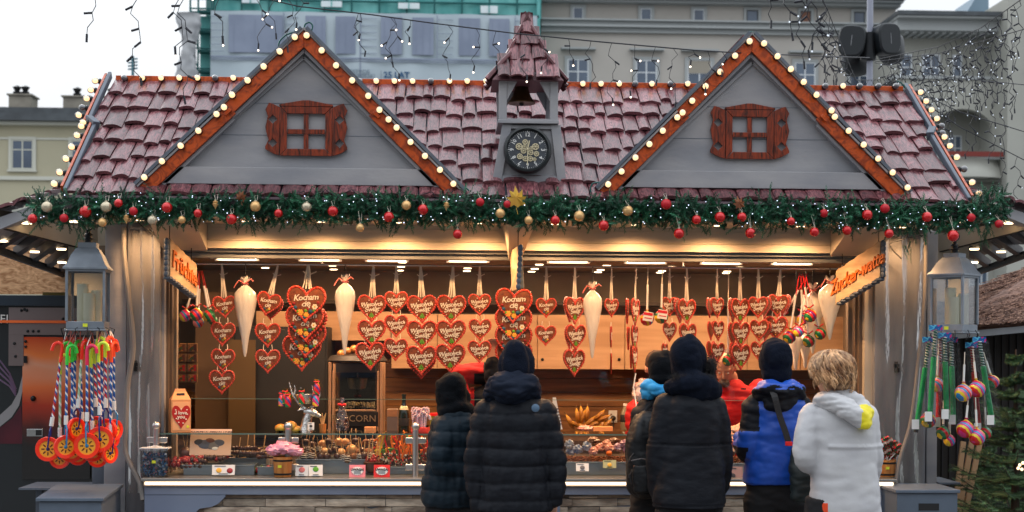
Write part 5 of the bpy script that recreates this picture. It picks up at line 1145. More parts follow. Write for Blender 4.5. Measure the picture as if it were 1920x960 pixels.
# ---- nuts, wrapped bags at the right
b=MB();NUT=pm('roasted_nut', srgb(150, 84, 44), srgb(96, 48, 24), scale=40, rough=.5, bump=.5)
for i in range(1500):
 px=rg.choice((rg.uniform(1062, 1180), rg.uniform(1062, 1180), rg.uniform(1354, 1402)));Y_=rg.uniform(-.05, .28);b.ball(W(px, rg.uniform(856, 868), Y_), (rg.uniform(.005, .009), .006, .005), 5, 4)
o=b.build('roasted_nuts', NUT, org=W(1120, 866, 0));tag(o, 'roasted sugared nuts filling the trays', 'nuts', kind='stuff')
CELL={}
def crumple(px, py, Y, rx, rz, col, label, grp):
 if col not in CELL:CELL[col]=pm('wrapped_'+col, {'blue':srgb(120, 140, 190), 'pink':srgb(232, 150, 142), 'lilac':srgb(190, 140, 176), 'clear':srgb(190, 160, 140), 'rose':srgb(214, 110, 140)}[col], {'blue':srgb(210, 216, 232), 'pink':srgb(240, 200, 190), 'lilac':srgb(226, 200, 216), 'clear':srgb(120, 70, 44), 'rose':srgb(236, 160, 180)}[col], scale=26, rough=.25, coat=.6, bump=.6)
 c=W(px, py, Y);b=MB();nu, nv=18, 12;sd_=px*.37
 def f(u, v):
  a=2*PI*u;e=-PI/2+PI*v;d=Vector((math.cos(e)*math.cos(a), math.cos(e)*math.sin(a), math.sin(e)))
  k=1+.5*noise.noise(d*2.6+Vector((sd_, 0, 0)))+.25*noise.noise(d*6+Vector((0, sd_, 0)));return c+Vector((d.x*rx*k, d.y*rx*.8*k, d.z*rz*k))
 b.grid(f, nu, nv);o=b.build('sweets_bag', CELL[col], org=c-Vector((0, 0, rz)), angle=25);tag(o, label, 'sweets bag', grp)
for i, (px, py, c)in enumerate(((1068, 834, 'blue'), (1084, 842, 'blue'), (1100, 836, 'blue'), (1070, 845, 'blue'))):crumple(px, py, .05+.03*(i%2), .03, .028, c, ['blue wrapped sweets bag nearest the black puffer jacket', 'blue wrapped sweets bag low in the blue group', 'blue wrapped sweets bag rightmost of the blue group', 'blue wrapped sweets bag at the bottom left of the blue group'][i], 'wrapped sweets bags')
for i, (px, py, c)in enumerate(((1112, 846, 'pink'), (1126, 838, 'pink'), (1142, 840, 'pink'), (1138, 832, 'pink'))):crumple(px, py, .04+.03*(i%2), .03, .024, c, ['pink wrapped sweets bag leftmost of the pink group', 'pink wrapped sweets bag second from the left of the pink group', 'pink wrapped sweets bag rightmost of the pink group', 'pink wrapped sweets bag on top of the pink group'][i], 'wrapped sweets bags')
for i, (px, py, c)in enumerate(((1158, 838, 'lilac'), (1170, 832, 'lilac'), (1176, 842, 'lilac'))):crumple(px, py, .05, .028, .026, c, ['lilac wrapped sweets bag beside the pink group', 'lilac wrapped sweets bag on top beside the backpack', 'lilac wrapped sweets bag low beside the backpack'][i], 'wrapped sweets bags')
for i, (px, py)in enumerate(((1112, 826), (1150, 827))):crumple(px, py, .22, .04, .02, 'clear', ['clear bag of nuts behind the pink sweets bags, left', 'clear bag of nuts behind the lilac sweets bags, right'][i], 'clear nut bags')
for i, (px, py)in enumerate(((1362, 838), (1378, 826), (1372, 846), (1392, 842))):crumple(px, py, .05, .03, .028, ('rose', 'pink', 'clear', 'rose')[i], ['rose wrapped bag beside the long parka sleeve', 'pink wrapped bag under the hand of the vendor', 'brown sweets bag low beside the parka', 'rose wrapped bag beside the blue jacket elbow'][i], 'wrapped sweets bags')
b=MB();p=W(1142, 850, -.03);b.ball(p, (.02, .02, .017), 12, 8);o=b.build('orange_sweet', pm('orange_fruit', srgb(240, 110, 30), rough=.4), org=p);tag(o, 'bright orange round sweet lying on the nuts', 'sweet')
# ---- cards
def card(px, py, w, h, Y, mat, label, build_marks, lean=.25, yaw=0, cat='price card'):
 c=W(px, py, Y);s=S(Y);ww, hh=w*s, h*s
 t_=thing('price_card', label, cat, c-Vector((0, 0, hh/2)), 'cards on the counter');M_=T(c)@RZ(yaw)@RX(-lean)
 b=MB();b.m=M_;b.box(-ww/2, ww/2, 0, .003, -hh/2, hh/2);b.build('card', mat, t_, smooth=False)
 build_marks(t_, M_, ww, hh)
 b=MB();b.m=M_;b.add([(-ww*.3, .004, -hh/2), (ww*.3, .004, -hh/2), (0, .004, hh*.4), (-ww*.3, .03, -hh/2), (ww*.3, .03, -hh/2)], [(0, 3, 4, 1), (0, 2, 3), (1, 4, 2), (2, 4, 3)]);b.build('card_foot', mat, t_, smooth=False)
def burst(mat):
 def f(t_, M_, w, h):
  b=MB();b.m=M_;pts=[]
  for i in range(36):
   a=2*PI*i/36;r=1 if i%2 else.84;pts.append((w*.40*r*math.cos(a), h*.36*r*math.sin(a)))
  b.prism(pts, -.0025, -.0002);s_=b.build('star_burst', CARDW, t_, smooth=False)
  b=MB();b.text('UWAGA!', h*.26, M_@T(0, -.0035, h*.1)@RX(PI/2), ext=.0008, bold=.001);b.m=M_
  for k in range(3):b.box(-w*.22, w*.22, -.004, -.0028, -h*(.06+.08*k), -h*(.04+.08*k)+.0005)
  b.build('print', INK, s_, smooth=False)
 return f
card(670, 883, 30, 23, -.2, pm('pink_card', srgb(236, 136, 146), rough=.5), 'pink card with white star burst reading UWAGA!', burst(0))
card(716, 883, 30, 23, -.2, pm('red_card', srgb(220, 40, 40), rough=.5), 'red card with white star burst reading UWAGA!', burst(0))
def fruitmarks(fr):
 def f(t_, M_, w, h):
  for(x, z, r, m)in fr:
   b=MB();b.m=M_;b.ball((x*w, -.001, z*h), (r*h, .002, r*h*.9), 12, 8);b.build('picture', m, t_)
  b=MB();b.m=M_
  for k in range(2):b.box(-w*.4+w*.2*k, w*.1+.1*w*k, -.002, -.0003, h*(.34-.76*k), h*(.40-.76*k))
  b.build('print', INK, t_, smooth=False)
 return f
card(419, 881, 42, 19, -.19, CARDW, 'white card with a yellow pear and a red strawberry', fruitmarks([(-.2, -.05, .28, ICY), (.28, -.08, .3, STRB)]))
card(566, 882, 24, 21, -.19, CARDW, 'white card with a pink sweet, left of the pair', fruitmarks([(0, .05, .28, PKR)]), yaw=-.1)
card(592, 882, 26, 21, -.19, CARDW, 'white card with a green apple, right of the pair', fruitmarks([(0, .1, .26, ICG)]), yaw=.1)
card(1092, 876, 24, 15, -.19, CARDW, 'white card with a grey picture under the blue sweets bags', fruitmarks([(0, -.05, .3, pm('grey_print', srgb(110, 108, 110), rough=.5))]))
card(1143, 870, 25, 15, -.19, pm('olive_card', srgb(176, 176, 130), rough=.5), 'olive card with a yellow picture beside the nuts', fruitmarks([(0, -.1, .28, ICY)]))
card(1378, 888, 30, 27, -.19, pm('taupe_card', srgb(150, 120, 116), rough=.5), 'dull pink card with a dark bottle picture, between parka and blue jacket', fruitmarks([(-.15, -.15, .2, INK)]))
def bigcard(t_, M_, w, h):
 b=MB();b.text('OWOCE W CZEKOLADZIE', h*.13, M_@T(0, -.002, h*.36)@RX(PI/2), ext=.0006, bold=.0006);b.build('print', INK, t_, smooth=False)
 for(x, z, r, m)in((-.12, -.08, .22, pm('slate_print', srgb(80, 84, 100), rough=.4)), (.05, -.12, .2, MATS['grey_print']), (.2, -.02, .16, MATS['slate_print']), (-.02, .04, .14, MCH), (-.28, .0, .14, INK), (.1, -.22, .1, CARDW)):
  b=MB();b.m=M_;b.ball((x*w, -.001, z*h), (r*h*1.3, .0015, r*h*.8), 14, 8);b.build('picture', m, t_)
card(395, 829, 76, 50, .0, pm('peach_card', srgb(222, 186, 160), rough=.5), 'large peach card with a picture of chocolate coated fruit', bigcard, lean=.3, yaw=.0)
# ---- blue sweets jar
p=W(291, 866, -.2);s=S(-.2);t_=thing('sweets_jar', 'square clear jar of blue wrapped sweets at the left counter end', 'jar', Vector((p.x, p.y, ZC)))
hw, hz=25*s, 26*s
b=MB();b.box(p.x-hw, p.x+hw, p.y-.04, p.y+.06, ZC+.001, ZC+2*hz);b.build('jar', glassmat('jar_plastic', tint=(.95, .97, 1), refl=1.5, rough=.05), t_, smooth=False, bevel=.01)
b=MB();CB=[pm('sweet_blue', srgb(40, 110, 160), rough=.25, coat=.6), pm('sweet_dark_blue', srgb(30, 60, 110), rough=.3, coat=.5), pm('sweet_white', srgb(200, 210, 220), rough=.3), pm('sweet_pink', srgb(200, 130, 140), rough=.3)]
for i in range(260):
 b.mi=rg.choice((0, 0, 1, 1, 2, 3));q=Vector((p.x+rg.uniform(-1, 1)*(hw-.014), p.y+.01+rg.uniform(-.04, .04), ZC+rg.uniform(.012, 2*hz-.03)));b.boxc(q, (.022, .01, .01), Matrix.Rotation(rg.uniform(0, 3), 3, 'Y')@Matrix.Rotation(rg.uniform(0, 3), 3, 'Z'))
b.build('sweets', CB, t_)
b=MB();b.box(p.x-hw-.004, p.x+hw+.004, p.y-.045, p.y+.065, ZC+2*hz+.001, ZC+2*hz+.008);b.tube([(p.x-.05, p.y, ZC+2*hz+.008), (p.x-.01, p.y, ZC+2*hz+.016), (p.x+.01, p.y, ZC+2*hz+.016), (p.x+.05, p.y, ZC+2*hz+.008)], .004, 6);b.build('lid', WHITE, t_)
b=MB();b.box(p.x-.012, p.x+.012, p.y-.0425, p.y-.0405, ZC+hz, ZC+hz+.018);b.build('tag', YT, t_, smooth=False)
# ---- gift box "I love you"
YGB=-.05;KR=pm('kraft_card', srgb(214, 150, 100), rough=.6)
x0, x1=WX(305, YGB), WX(353, YGB);xf=WX(318, YGB);z0=zg+.009;z1=WZ(752, YGB)
t_=thing('gift_box', 'kraft card gift box with a red heart reading I love you', 'gift box', ((x0+x1)/2, YGB, z0))
b=MB();b.m=T((xf+x1)/2, YGB+.05, 0)@RZ(.32);hw=(x1-xf)/2*1.04
b.box(-hw, hw, -.05, .05, z0, z1)
b.build('box', KR, t_, smooth=False)
b=MB();b.m=T((xf+x1)/2, YGB+.05, 0)@RZ(.32);zt_=z1+.07
b.add([(-hw, -.05, z1+.001), (hw, -.05, z1+.001), (hw, .05, z1+.001), (-hw, .05, z1+.001), (-hw*.62, -.006, z1+.05), (hw*.62, -.006, z1+.05), (hw*.62, .006, z1+.05), (-hw*.62, .006, z1+.05), (-hw*.5, 0, zt_), (hw*.5, 0, zt_)],
      [(0, 1, 5, 4), (1, 2, 6, 5), (2, 3, 7, 6), (3, 0, 4, 7), (4, 5, 9, 8), (6, 7, 8, 9), (5, 6, 9), (7, 4, 8)]);ld=b.build('lid', KR, t_, smooth=False)
b=MB();b.m=T((xf+x1)/2, YGB+.05, 0)@RZ(.32);b.boxc((0, -.024, z1+.034), (.05, .008, .016));b.build('handle_hole', INK, ld, smooth=False, bevel=.003)
b=MB();b.m=T((xf+x1)/2, YGB+.05, (z0+z1)/2)@RZ(.32);b.box(-hw*.88, hw*.88, -.0515, -.0502, -(z1-z0)*.44, (z1-z0)*.44);pl_=b.build('panel', pm('kraft_light', srgb(232, 172, 122), rough=.6), t_, smooth=False)
b=MB();b.m=T((xf+x1)/2, YGB+.05, (z0+z1)/2-.005)@RZ(.32);hl=hloop(.118);b.prism([(x*.98, z*1.35)for x, z in hl], -.054, -.052);hh_=b.build('heart', pm('print_red', srgb(176, 34, 30), rough=.5), t_, smooth=False)
b=MB();b.text('I love\nyou', .032, T((xf+x1)/2, YGB+.05, (z0+z1)/2)@RZ(.32)@T(0, -.0555, .008)@RX(PI/2), ext=.0008, bold=.0006)
b.m=T((xf+x1)/2, YGB+.05, (z0+z1)/2)@RZ(.32)
for(x, z)in((-.035, .04), (.035, .04), (-.038, .015), (.038, .012), (-.03, -.015), (.03, -.02), (-.015, -.04), (.012, -.045), (0, .045)):b.ball((x, -.055, z), (.005, .001, .004), 6, 4)
b.build('lettering', ICW, hh_, smooth=False)
b=MB();b.m=T((xf+x1)/2, YGB+.05, (z0+z1)/2)@RZ(.32);b.box(.034, .05, -.0535, -.052, -.075, -.06);b.build('tag', YT, t_, smooth=False)
# ---- wooden tubs
TUB=pm('tub_wood', srgb(206, 140, 76), srgb(176, 108, 54), scale=6, stretch=(6, 6, .6), rough=.5)
def tub(px, y0, y1, wpx, Y, label):
 c=W(px, y1, Y);c.z=ZC;s=S(Y);h=(y1-y0)*s;r=wpx*s/2
 t_=thing('wooden_tub', label, 'tub', c, 'wooden tubs');b=MB();b.lathe([(r*.84, .001), (r*.88, .004), (r, h), (r*.93, h), (r*.84, h*.8), (0, h*.8)], 24, c);b.build('staves', TUB, t_)
 for f in(.16, .82):b=MB();rr=lerp(r*.88, r, f);b.lathe([(rr*1.0, h*f-.006), (rr*1.03, h*f-.005), (rr*1.035, h*f+.005), (rr*1.0, h*f+.006)], 24, c);b.build('hoop', DARK, t_)
 b=MB();b.boxc(c+Vector((-.012, -r*1.0, h*.55)), (.022, .004, .016));b.build('tag', YT, t_, smooth=False)
 return c+Vector((0, 0, h)), t_
tp, tt=tub(530, 856, 894, 36, -.2, 'small wooden tub holding pink wrapped sweets')
PKF=pm('pink_floss', srgb(226, 130, 160), srgb(240, 170, 190), scale=12, rough=.4, coat=.3, bump=.4)
for i, (dx, dz, r)in enumerate(((-.05, .04, .05), (.0, .055, .055), (.055, .04, .05), (.09, .03, .035))):
 b=MB();c=tp+Vector((dx, 0, dz));sd_=i*3.1
 b.grid(lambda u, v:c+(lambda d:Vector((d.x*r*1.1, d.y*r, d.z*r*.7))*(1+.35*noise.noise(d*3+Vector((sd_, 0, 0)))+.2*noise.noise(d*9)))(Vector((math.cos(-PI/2+PI*v)*math.cos(2*PI*u), math.cos(-PI/2+PI*v)*math.sin(2*PI*u), math.sin(-PI/2+PI*v)))), 20, 12)
 o=b.build('candy_bouquet', PKF, org=c, angle=30);tag(o, ['pink cellophane bouquet leftmost on the wooden tub', 'pink cellophane bouquet in the middle of the wooden tub', 'pink cellophane bouquet right of the middle one on the tub', 'small pink bouquet at the right edge of the tub'][i], 'candy bouquet', 'pink bouquets on the tub')
tp, tt=tub(1662, 863, 896, 36, -.15, 'small wooden tub at the right counter end holding lollipops')
LOL=multi('lollipop_swirl', [srgb(190, 20, 40), (.02, .02, .02), srgb(30, 90, 50), srgb(190, 20, 40), (.7, .6, .5)], 30, wave=False, coat=.4)
for i, (px, py)in enumerate(((1651, 834), (1663, 828), (1676, 836), (1686, 842), (1660, 846), (1672, 850), (1650, 852))):
 c=W(px, py, -.16+.02*(i%3));t_=thing('lollipop', ['leftmost', 'topmost', 'upper right', 'rightmost', 'middle', 'lower right', 'lower left'][i]+' red and black rosette lollipop in the right tub', 'lollipop', c, 'rosette lollipops')
 b=MB();b.m=T(c)@RX(PI/2+.3)@RY(.3*(i-3)/3);b.lathe([(0, -.012), (.036, -.012), (.04, 0), (.036, .012), (0, .014)], 16)
 for k in range(3):b.tube([Vector(((.012+.01*k)*math.cos(a), (.012+.01*k)*math.sin(a), .014+.002*math.sin(6*a)))for a in[q*PI/9 for q in range(19)]], .004, 5)
 b.build('candy', LOL, t_);b=MB();b.tube([c, tp+Vector((.01*(i-3), 0, -.02))], .003, 5);b.build('stick', STK, t_)
# ---- deer head bowl
SILV=pm('hammered_silver', (.62, .60, .57), rough=.25, metal=1, bump=.5, bscale=60)
pb=W(578, 812, .05);t_=thing('deer_head_bowl', 'silver deer head ornament with a bowl between its antlers', 'ornament', pb)
def P6(px, py, y=.05):return W(px, py, y)
b=MB();b.tube([P6(573, 813), P6(574, 800), P6(576, 786), P6(580, 775)], [.05, .04, .032, .028], 14);b.tube([P6(570, 771), P6(582, 773), P6(592, 776), P6(599, 780)], [.02, .034, .022, .014], 12);b.ball(P6(600, 780), (.014, .014, .012));b.tube([P6(573, 768), P6(564, 766), P6(557, 770)], [.006, .012, .003], 8, flat=.4)
b.build('head', SILV, t_)
b=MB()
b.tube([P6(574, 768), P6(560, 756), P6(548, 740), P6(542, 716)], [.012, .010, .008, .003], 8);b.tube([P6(550, 744), P6(554, 732), P6(552, 722)], [.008, .006, .002], 7);b.tube([P6(560, 756), P6(566, 740), P6(564, 726)], [.008, .006, .002], 7)
b.tube([P6(582, 766), P6(594, 754), P6(600, 740), P6(598, 722)], [.012, .009, .007, .002], 8);b.tube([P6(597, 750), P6(588, 738), P6(585, 722)], [.007, .005, .002], 7);b.build('antlers', SILV, t_)
b=MB();c=P6(573, 748);b.lathe([(.004, -.035), (.04, -.028), (.062, .0), (.068, .03), (.062, .03), (.05, .0), (.0, -.02)], 20, c);b.build('bowl', SILV, t_)
def sweetbag(px, py, Y, label, cols, h=.10):
 c=W(px, py, Y);t2=thing('striped_sweet_bag', label, 'sweets bag', c, 'small bags on the deer ornament')
 b=MB();b.lathe([(.006, -h/2), (.02, -h*.45), (.022, 0), (.012, h*.3), (.004, h*.36), (.018, h*.5)], 10, c);b.build('bag', cols, t2)
 b=MB();b.tube([c+Vector((-.018, -.01, h*.38)), c+Vector((0, -.012, h*.34)), c+Vector((.018, -.01, h*.38))], .005, 5);b.build('bow', REDR, t2)
for i, (px, py)in enumerate(((528, 748), (535, 744), (540, 750))):sweetbag(px, py, .04-.01*i, ['leftmost striped sweets bag hanging on the left antler', 'middle striped sweets bag on the left antler', 'yellow striped sweets bag nearest the left antler'][i], FOIL[(1, 3, 0)[i]])
for i, (px, py)in enumerate(((566, 744), (592, 748), (594, 726))):sweetbag(px, py, .0, ['green striped sweets bag in the silver bowl', 'red ribboned sweets bag on the right antler', 'sweets bag topmost on the right antler'][i], FOIL[(3, 2, 0)[i]])
card(583, 799, 12, 14, -.03, CARDW, 'small white card leaning on the silver deer neck', fruitmarks([(0, 0, .2, INK)]), lean=.1)
# fruit bowl
c=W(545, 812, .06);t_=thing('fruit_bowl', 'clear bowl holding a mango and an apple on the glass shelf', 'bowl', c)
b=MB();b.lathe([(.03, -.05), (.06, -.045), (.085, .0), (.09, .02), (.086, .02), (.08, .0), (.0, -.04)], 22, c+Vector((0, 0, .0)));b.build('bowl', glassmat('bowl_glass', refl=2, rough=.03, tint=(.85, .85, .82)), t_)
MG=pm('mango_skin', srgb(224, 110, 40), srgb(200, 170, 60), scale=6, rough=.35, coat=.3)
for i, (px, py, r, lab)in enumerate(((526, 803, .03, 'red orange mango in the clear bowl, left'), (545, 799, .034, 'yellow green mango in the clear bowl, middle'), (556, 806, .028, 'small yellow mango in the clear bowl, right'))):
 b=MB();q=W(px, py, .05);b.ball(q, (r*1.25, r, r), 14, 10);o=b.build('mango', MG, org=q);tag(o, lab, 'mango', 'mangoes in the bowl')
# skewer cup
c=W(605, 812, .1);t_=thing('skewer_cup', 'small wooden cup of skewers left of the popcorn machine', 'cup', c)
b=MB();b.lathe([(.02, .0), (.024, .06), (.02, .06), (.018, .01), (0, .01)], 14, c);b.build('cup', TUB, t_)
for i in range(6):b=MB();b.tube([c+Vector((0, 0, .02)), c+Vector((.008*(i-2.5), .005*(i%2), .11+.01*(i%3)))], .0022, 5);b.build('skewer', SKEW, t_)
# bagged chocolate with red bow
c=W(641, 808, .0);t_=thing('chocolate_bag', 'clear bag of chocolates tied with a red bow in front of the popcorn machine', 'sweets bag', c)
b=MB();b.lathe([(.0, 0), (.04, .002), (.048, .03), (.04, .09), (.02, .15), (.008, .17), (.018, .20), (.012, .215)], 16, c);b.build('bag', glassmat('bag_film', tint=(.92, .9, .95), refl=3, rough=.08, bump=1, bscale=30), t_)
b=MB();
for i in range(30):a=rg.uniform(0, 6.28);r=rg.uniform(0, .034);b.ball(c+Vector((r*math.cos(a), r*math.sin(a), rg.uniform(.008, .07))), .012, 7, 5)
b.build('chocolates', MCH, t_)
b=MB();k=c+Vector((0, -.01, .165));b.ball(k+Vector((-.014, 0, .006)), (.014, .008, .01));b.ball(k+Vector((.014, 0, .004)), (.014, .008, .01));b.ball(k, .007);b.build('bow', REDR, t_)
# popcorn machine
YP=.75;x0, x1=WX(616, YP), WX(718, YP);z0, z1=.98, WZ(672, YP);GF=pm('brass_frame', srgb(200, 160, 126), rough=.35, metal=.4)
t_=thing('popcorn_machine', 'popcorn machine with brass frame, glass sides and a black POPCORN panel', 'popcorn machine', ((x0+x1)/2, YP, z0))
b=MB()
for(xa, xb_)in((x0, x0+.02), (x0+.027, x0+.04), (x1-.02, x1), (x1-.04, x1-.027)):
 for yy in(YP, YP+.38):b.box(xa, xb_, yy, yy+.02, z0, WZ(681 if xa in(x0, x1-.02)else 697, YP));b.build('frame_post', GF, t_, smooth=False, bevel=.002);b=MB()
b.box(x0+.05, x1-.05, YP, YP+.02, WZ(772, YP), WZ(769, YP));b.build('frame', GF, t_, smooth=False, bevel=.002)
b=MB();b.lathe([(.0, .0), (.2, .0), (.215, .012), (.19, .045), (.1, .06), (0, .062)], 24, ((x0+x1)/2, YP+.19, WZ(681, YP)));b.build('top', pm('dark_pewter', srgb(46, 40, 36), rough=.5), t_)
b=MB();b.box(x0+.05, x1-.05, YP+.012, YP+.38, z0, WZ(774, YP));b.box(x0+.051, x1-.051, YP+.37, YP+.38, WZ(773.8, YP), WZ(683, YP));b.box(x0+.051, x1-.051, YP+.02, YP+.369, WZ(700, YP), WZ(683, YP));b.build('base', BLACK, t_, smooth=False)
b=MB();b.box(x0+.052, x1-.03, YP-.004, YP+.011, WZ(800, YP), WZ(773, YP));pn_=b.build('sign_panel', BLACK, t_, smooth=False)
b=MB();b.text('POPCORN', .066, T(WX(664, YP), YP-.006, WZ(786, YP))@RX(PI/2), ext=.001);b.build('lettering', pm('faded_gold', srgb(150, 130, 100), rough=.5), pn_, smooth=False)
b=MB();b.box(x0+.051, x1-.051, YP+.006, YP+.01, WZ(768, YP), WZ(700, YP));b.build('glass', glassmat('smoky_glass', tint=(.55, .55, .5), refl=1.2), t_, smooth=False)
b=MB();c=Vector(((x0+x1)/2, YP+.2, WZ(722, YP)));b.lathe([(.0, -.04), (.06, -.035), (.07, .03), (.072, .04), (0, .045)], 18, c);b.tube([c+Vector((0, 0, .04)), Vector((c.x, c.y, WZ(690, YP)))], .006, 6);b.build('kettle', STEEL, t_)
b=MB()
for i in range(260):b.ball((rg.uniform(x0+.07, x1-.07), YP+rg.uniform(.05, .34), WZ(769, YP)+.008+rg.uniform(0, .03)), rg.uniform(.006, .012), 5, 4)
b.build('popcorn', pm('popcorn_white', (.8, .68, .45), rough=.7), t_)['kind']='stuff'
for i, (px, py)in enumerate(((630, 678), (640, 665), (652, 660), (664, 656), (672, 668), (656, 673))):
 b=MB();c=W(px, py-2, YP+.1);b.ball(c, (.03, .03, .026), 10, 7);o=b.build('sweet_bundle', pm('gold_sweets', srgb(206, 140, 70), srgb(120, 80, 40), scale=40, rough=.35, coat=.5), org=c);tag(o, ['gold wrapped bundle far left on the popcorn machine', 'gold wrapped bundle second from the left on the popcorn machine', 'gold wrapped bundle right behind the candyfloss tip', 'topmost gold wrapped bundle on the popcorn machine', 'rightmost gold wrapped bundle on the popcorn machine', 'lowest gold wrapped bundle on the popcorn machine'][i], 'sweets bundle', 'bundles on the popcorn machine')
b=MB();p=W(694, 806, .3);b.boxc(p, (.075, .05, .04));o=b.build('card_box', KR, org=p, smooth=False, bevel=.002);tag(o, 'small pale card box in front of the POPCORN panel', 'box')
# box, bottle, candy canes
p=W(736, 790, .6);t_=thing('paper_dispenser', 'tall white dispenser with a printed front, left of the dark bottle', 'dispenser', p)
b=MB();b.boxc(p, (.075, .1, .17));b.build('case', pm('dispenser_grey', srgb(150, 130, 116), rough=.5), t_, smooth=False, bevel=.003);b=MB();b.boxc(p+Vector((0, -.052, .06)), (.07, .003, .05));b.boxc(p+Vector((.018, -.0545, .055)), (.02, .002, .006));b.build('label_card', KR, t_, smooth=False)
p=W(757, 812, .35);t_=thing('dark_bottle', 'dark glass bottle with gold neck label behind the candy canes', 'bottle', p);s=S(.35)
b=MB();b.lathe([(.0, 0), (.034, .0), (.036, .01), (.036, .12), (.03, .155), (.014, .20), (.013, .245), (.016, .247), (.016, .262), (0, .263)], 18, p);b.build('glass', pm('green_black_glass', (.01, .018, .012), rough=.1, coat=.6), t_)
b=MB();b.lathe([(.0365, .05), (.0367, .051), (.0367, .10), (.0365, .101)], 18, p);b.lathe([(.0365, .045), (.0366, .046)], 18, p);b.build('label_band', pm('dark_label', (.02, .02, .022), rough=.6), t_);b=MB();b.lathe([(.031, .157), (.0325, .156), (.024, .18), (.022, .182)], 18, p);b.build('neck_label', GOLD, t_)
CANE=multi('cane_stripes', [(.85, .8, .78), RED, (.85, .8, .78), BLU, (.85, .8, .78), PNK], 60, wave=True, coat=.3, dist=.5)
p=W(788, 812, .05);t_=thing('cane_holder', 'clear cup with red label holding a bunch of candy canes', 'cup', p);b=MB();b.lathe([(0, 0), (.055, 0), (.06, .05), (.057, .05), (.053, .004)], 18, p);b.build('cup', glassmat('cup_plastic', refl=1.5, tint=(.95, .9, .9)), t_);b=MB();b.lathe([(.0605, .005), (.061, .006), (.0615, .038), (.061, .04)], 18, p);b.build('label_band', pm('cup_red', srgb(214, 60, 56), rough=.5), t_)
for i in range(34):
 a=rg.uniform(0, 6.28);r=rg.uniform(.0, .045);h=rg.uniform(.09, .14);q=p+Vector((r*math.cos(a), r*math.sin(a), .01));w=q+Vector((r*.4*math.cos(a), 0, h));ho=rg.choice((-1, 1))*.014
 b=MB();b.tube([q, w, w+Vector((ho*.2, -.003, .012)), w+Vector((ho, -.006, .018)), w+Vector((ho*1.8, -.006, .01)), w+Vector((ho*2, -.006, -.012))], .0052, 7);o=b.build('candy_cane', CANE, org=q);tag(o, 'striped candy cane standing in the clear cup beside the kid in the hood', 'candy cane', 'candy canes in the cup')
b=MB();p=W(820, 806, .12);b.lathe([(0, 0), (.045, 0), (.05, .09), (0, .092)], 16, p);o=b.build('sweets_tin', pm('lime_sweets', srgb(160, 170, 60), srgb(110, 120, 40), scale=40, rough=.4), org=p);tag(o, 'tub of yellow green sweets right of the candy canes', 'tub');b=MB();b.lathe([(.052, .0925), (.052, .11), (0, .112)], 16, p);b.build('lid', REDR, o)
# bananas
BAN_=pm('banana_skin', srgb(206, 152, 48), srgb(130, 84, 32), scale=8, rough=.45)
YBN=1.35
def banana(c, yaw, tilt, label, L_=.115, cv=.03):
 b=MB();b.m=T(c)@RZ(yaw)@RY(tilt);pts=[];n=9
 for i in range(n+1):f=i/n;pts.append(Vector((0, -cv*math.sin(f*PI), L_*(f-.5))))
 b.tube(pts, [q*.8 for q in(.006, .013, .019, .021, .021, .021, .02, .017, .009, .005)], 8);o=b.build('banana', BAN_, org=c);tag(o, label, 'banana', 'bananas on the back counter')
 b=MB();b.m=T(c)@RZ(yaw)@RY(tilt);b.tube([pts[-1], pts[-1]+Vector((0, .008, .02))], .005, 6);b.tube([pts[0], pts[0]+Vector((0, 0, -.006))], .005, 6);b.build('stem', pm('banana_stem', srgb(80, 56, 24), rough=.7), o)
for i, (px, py, yw, tl)in enumerate(((1068, 790, 0, -.5), (1076, 796, .5, -1.0), (1082, 780, 0, -.1), (1088, 776, .2, .05), (1093, 782, -.2, .3), (1100, 776, 0, .1), (1104, 790, .2, .9), (1112, 795, 0, 1.2), (1122, 778, .2, .9), (1130, 784, .1, 1.2), (1136, 796, .0, .8), (1126, 798, .1, .6), (1092, 799, 0, -1.3), (1108, 800, 0, 1.5))):
 banana(W(px, py, YBN), yw, tl, ['leftmost banana beside the paper cone', 'lowest left banana nearly lying flat', 'upright banana left in the tall bunch', 'upright banana tallest in the bunch', 'banana right of the tallest in the bunch', 'short upright banana right of the tall bunch', 'slanted banana in the middle of the pile', 'flat banana in the middle of the pile', 'topmost banana of the right bunch', 'second banana of the right bunch', 'rightmost banana beside the socket', 'banana low in the right bunch', 'banana lying flat under the tall bunch', 'banana lying flat in front of the pile'][i])
crumple(1100, 803, 1.15, .07, .02, 'pink', 'crumpled pink paper in front of the bananas', 'crumpled paper');b=MB();p=W(1130, 804, 1.1);b.boxc(p, (.14, .09, .035));o=b.build('card_box', KR, org=p, smooth=False, bevel=.003);tag(o, 'flat kraft box lying before the bananas', 'box')
p=W(1149, 781, YB-.02);t_=thing('wall_socket', 'white wall socket with a black plug and hanging cord', 'socket', p);b=MB();b.boxc(p, (.07, .012, .1));b.build('plate', WHITE, t_, smooth=False, bevel=.004);b=MB();b.lathe([(.022, 0), (.02, .04), (.0, .045)], 14, (0, 0, 0));b2=MB();b2.m=T(p+Vector((0, -.01, -.012)))@RX(PI/2);b2.lathe([(.022, 0), (.02, .035), (.0, .04)], 14);b2.build('plug', BLACK, t_);b=MB();b.tube([p+Vector((0, -.04, -.015)), p+Vector((.0, -.05, -.06)), p+Vector((-.01, -.04, -.14))], .005, 6);b.build('cord', BLACK, t_)
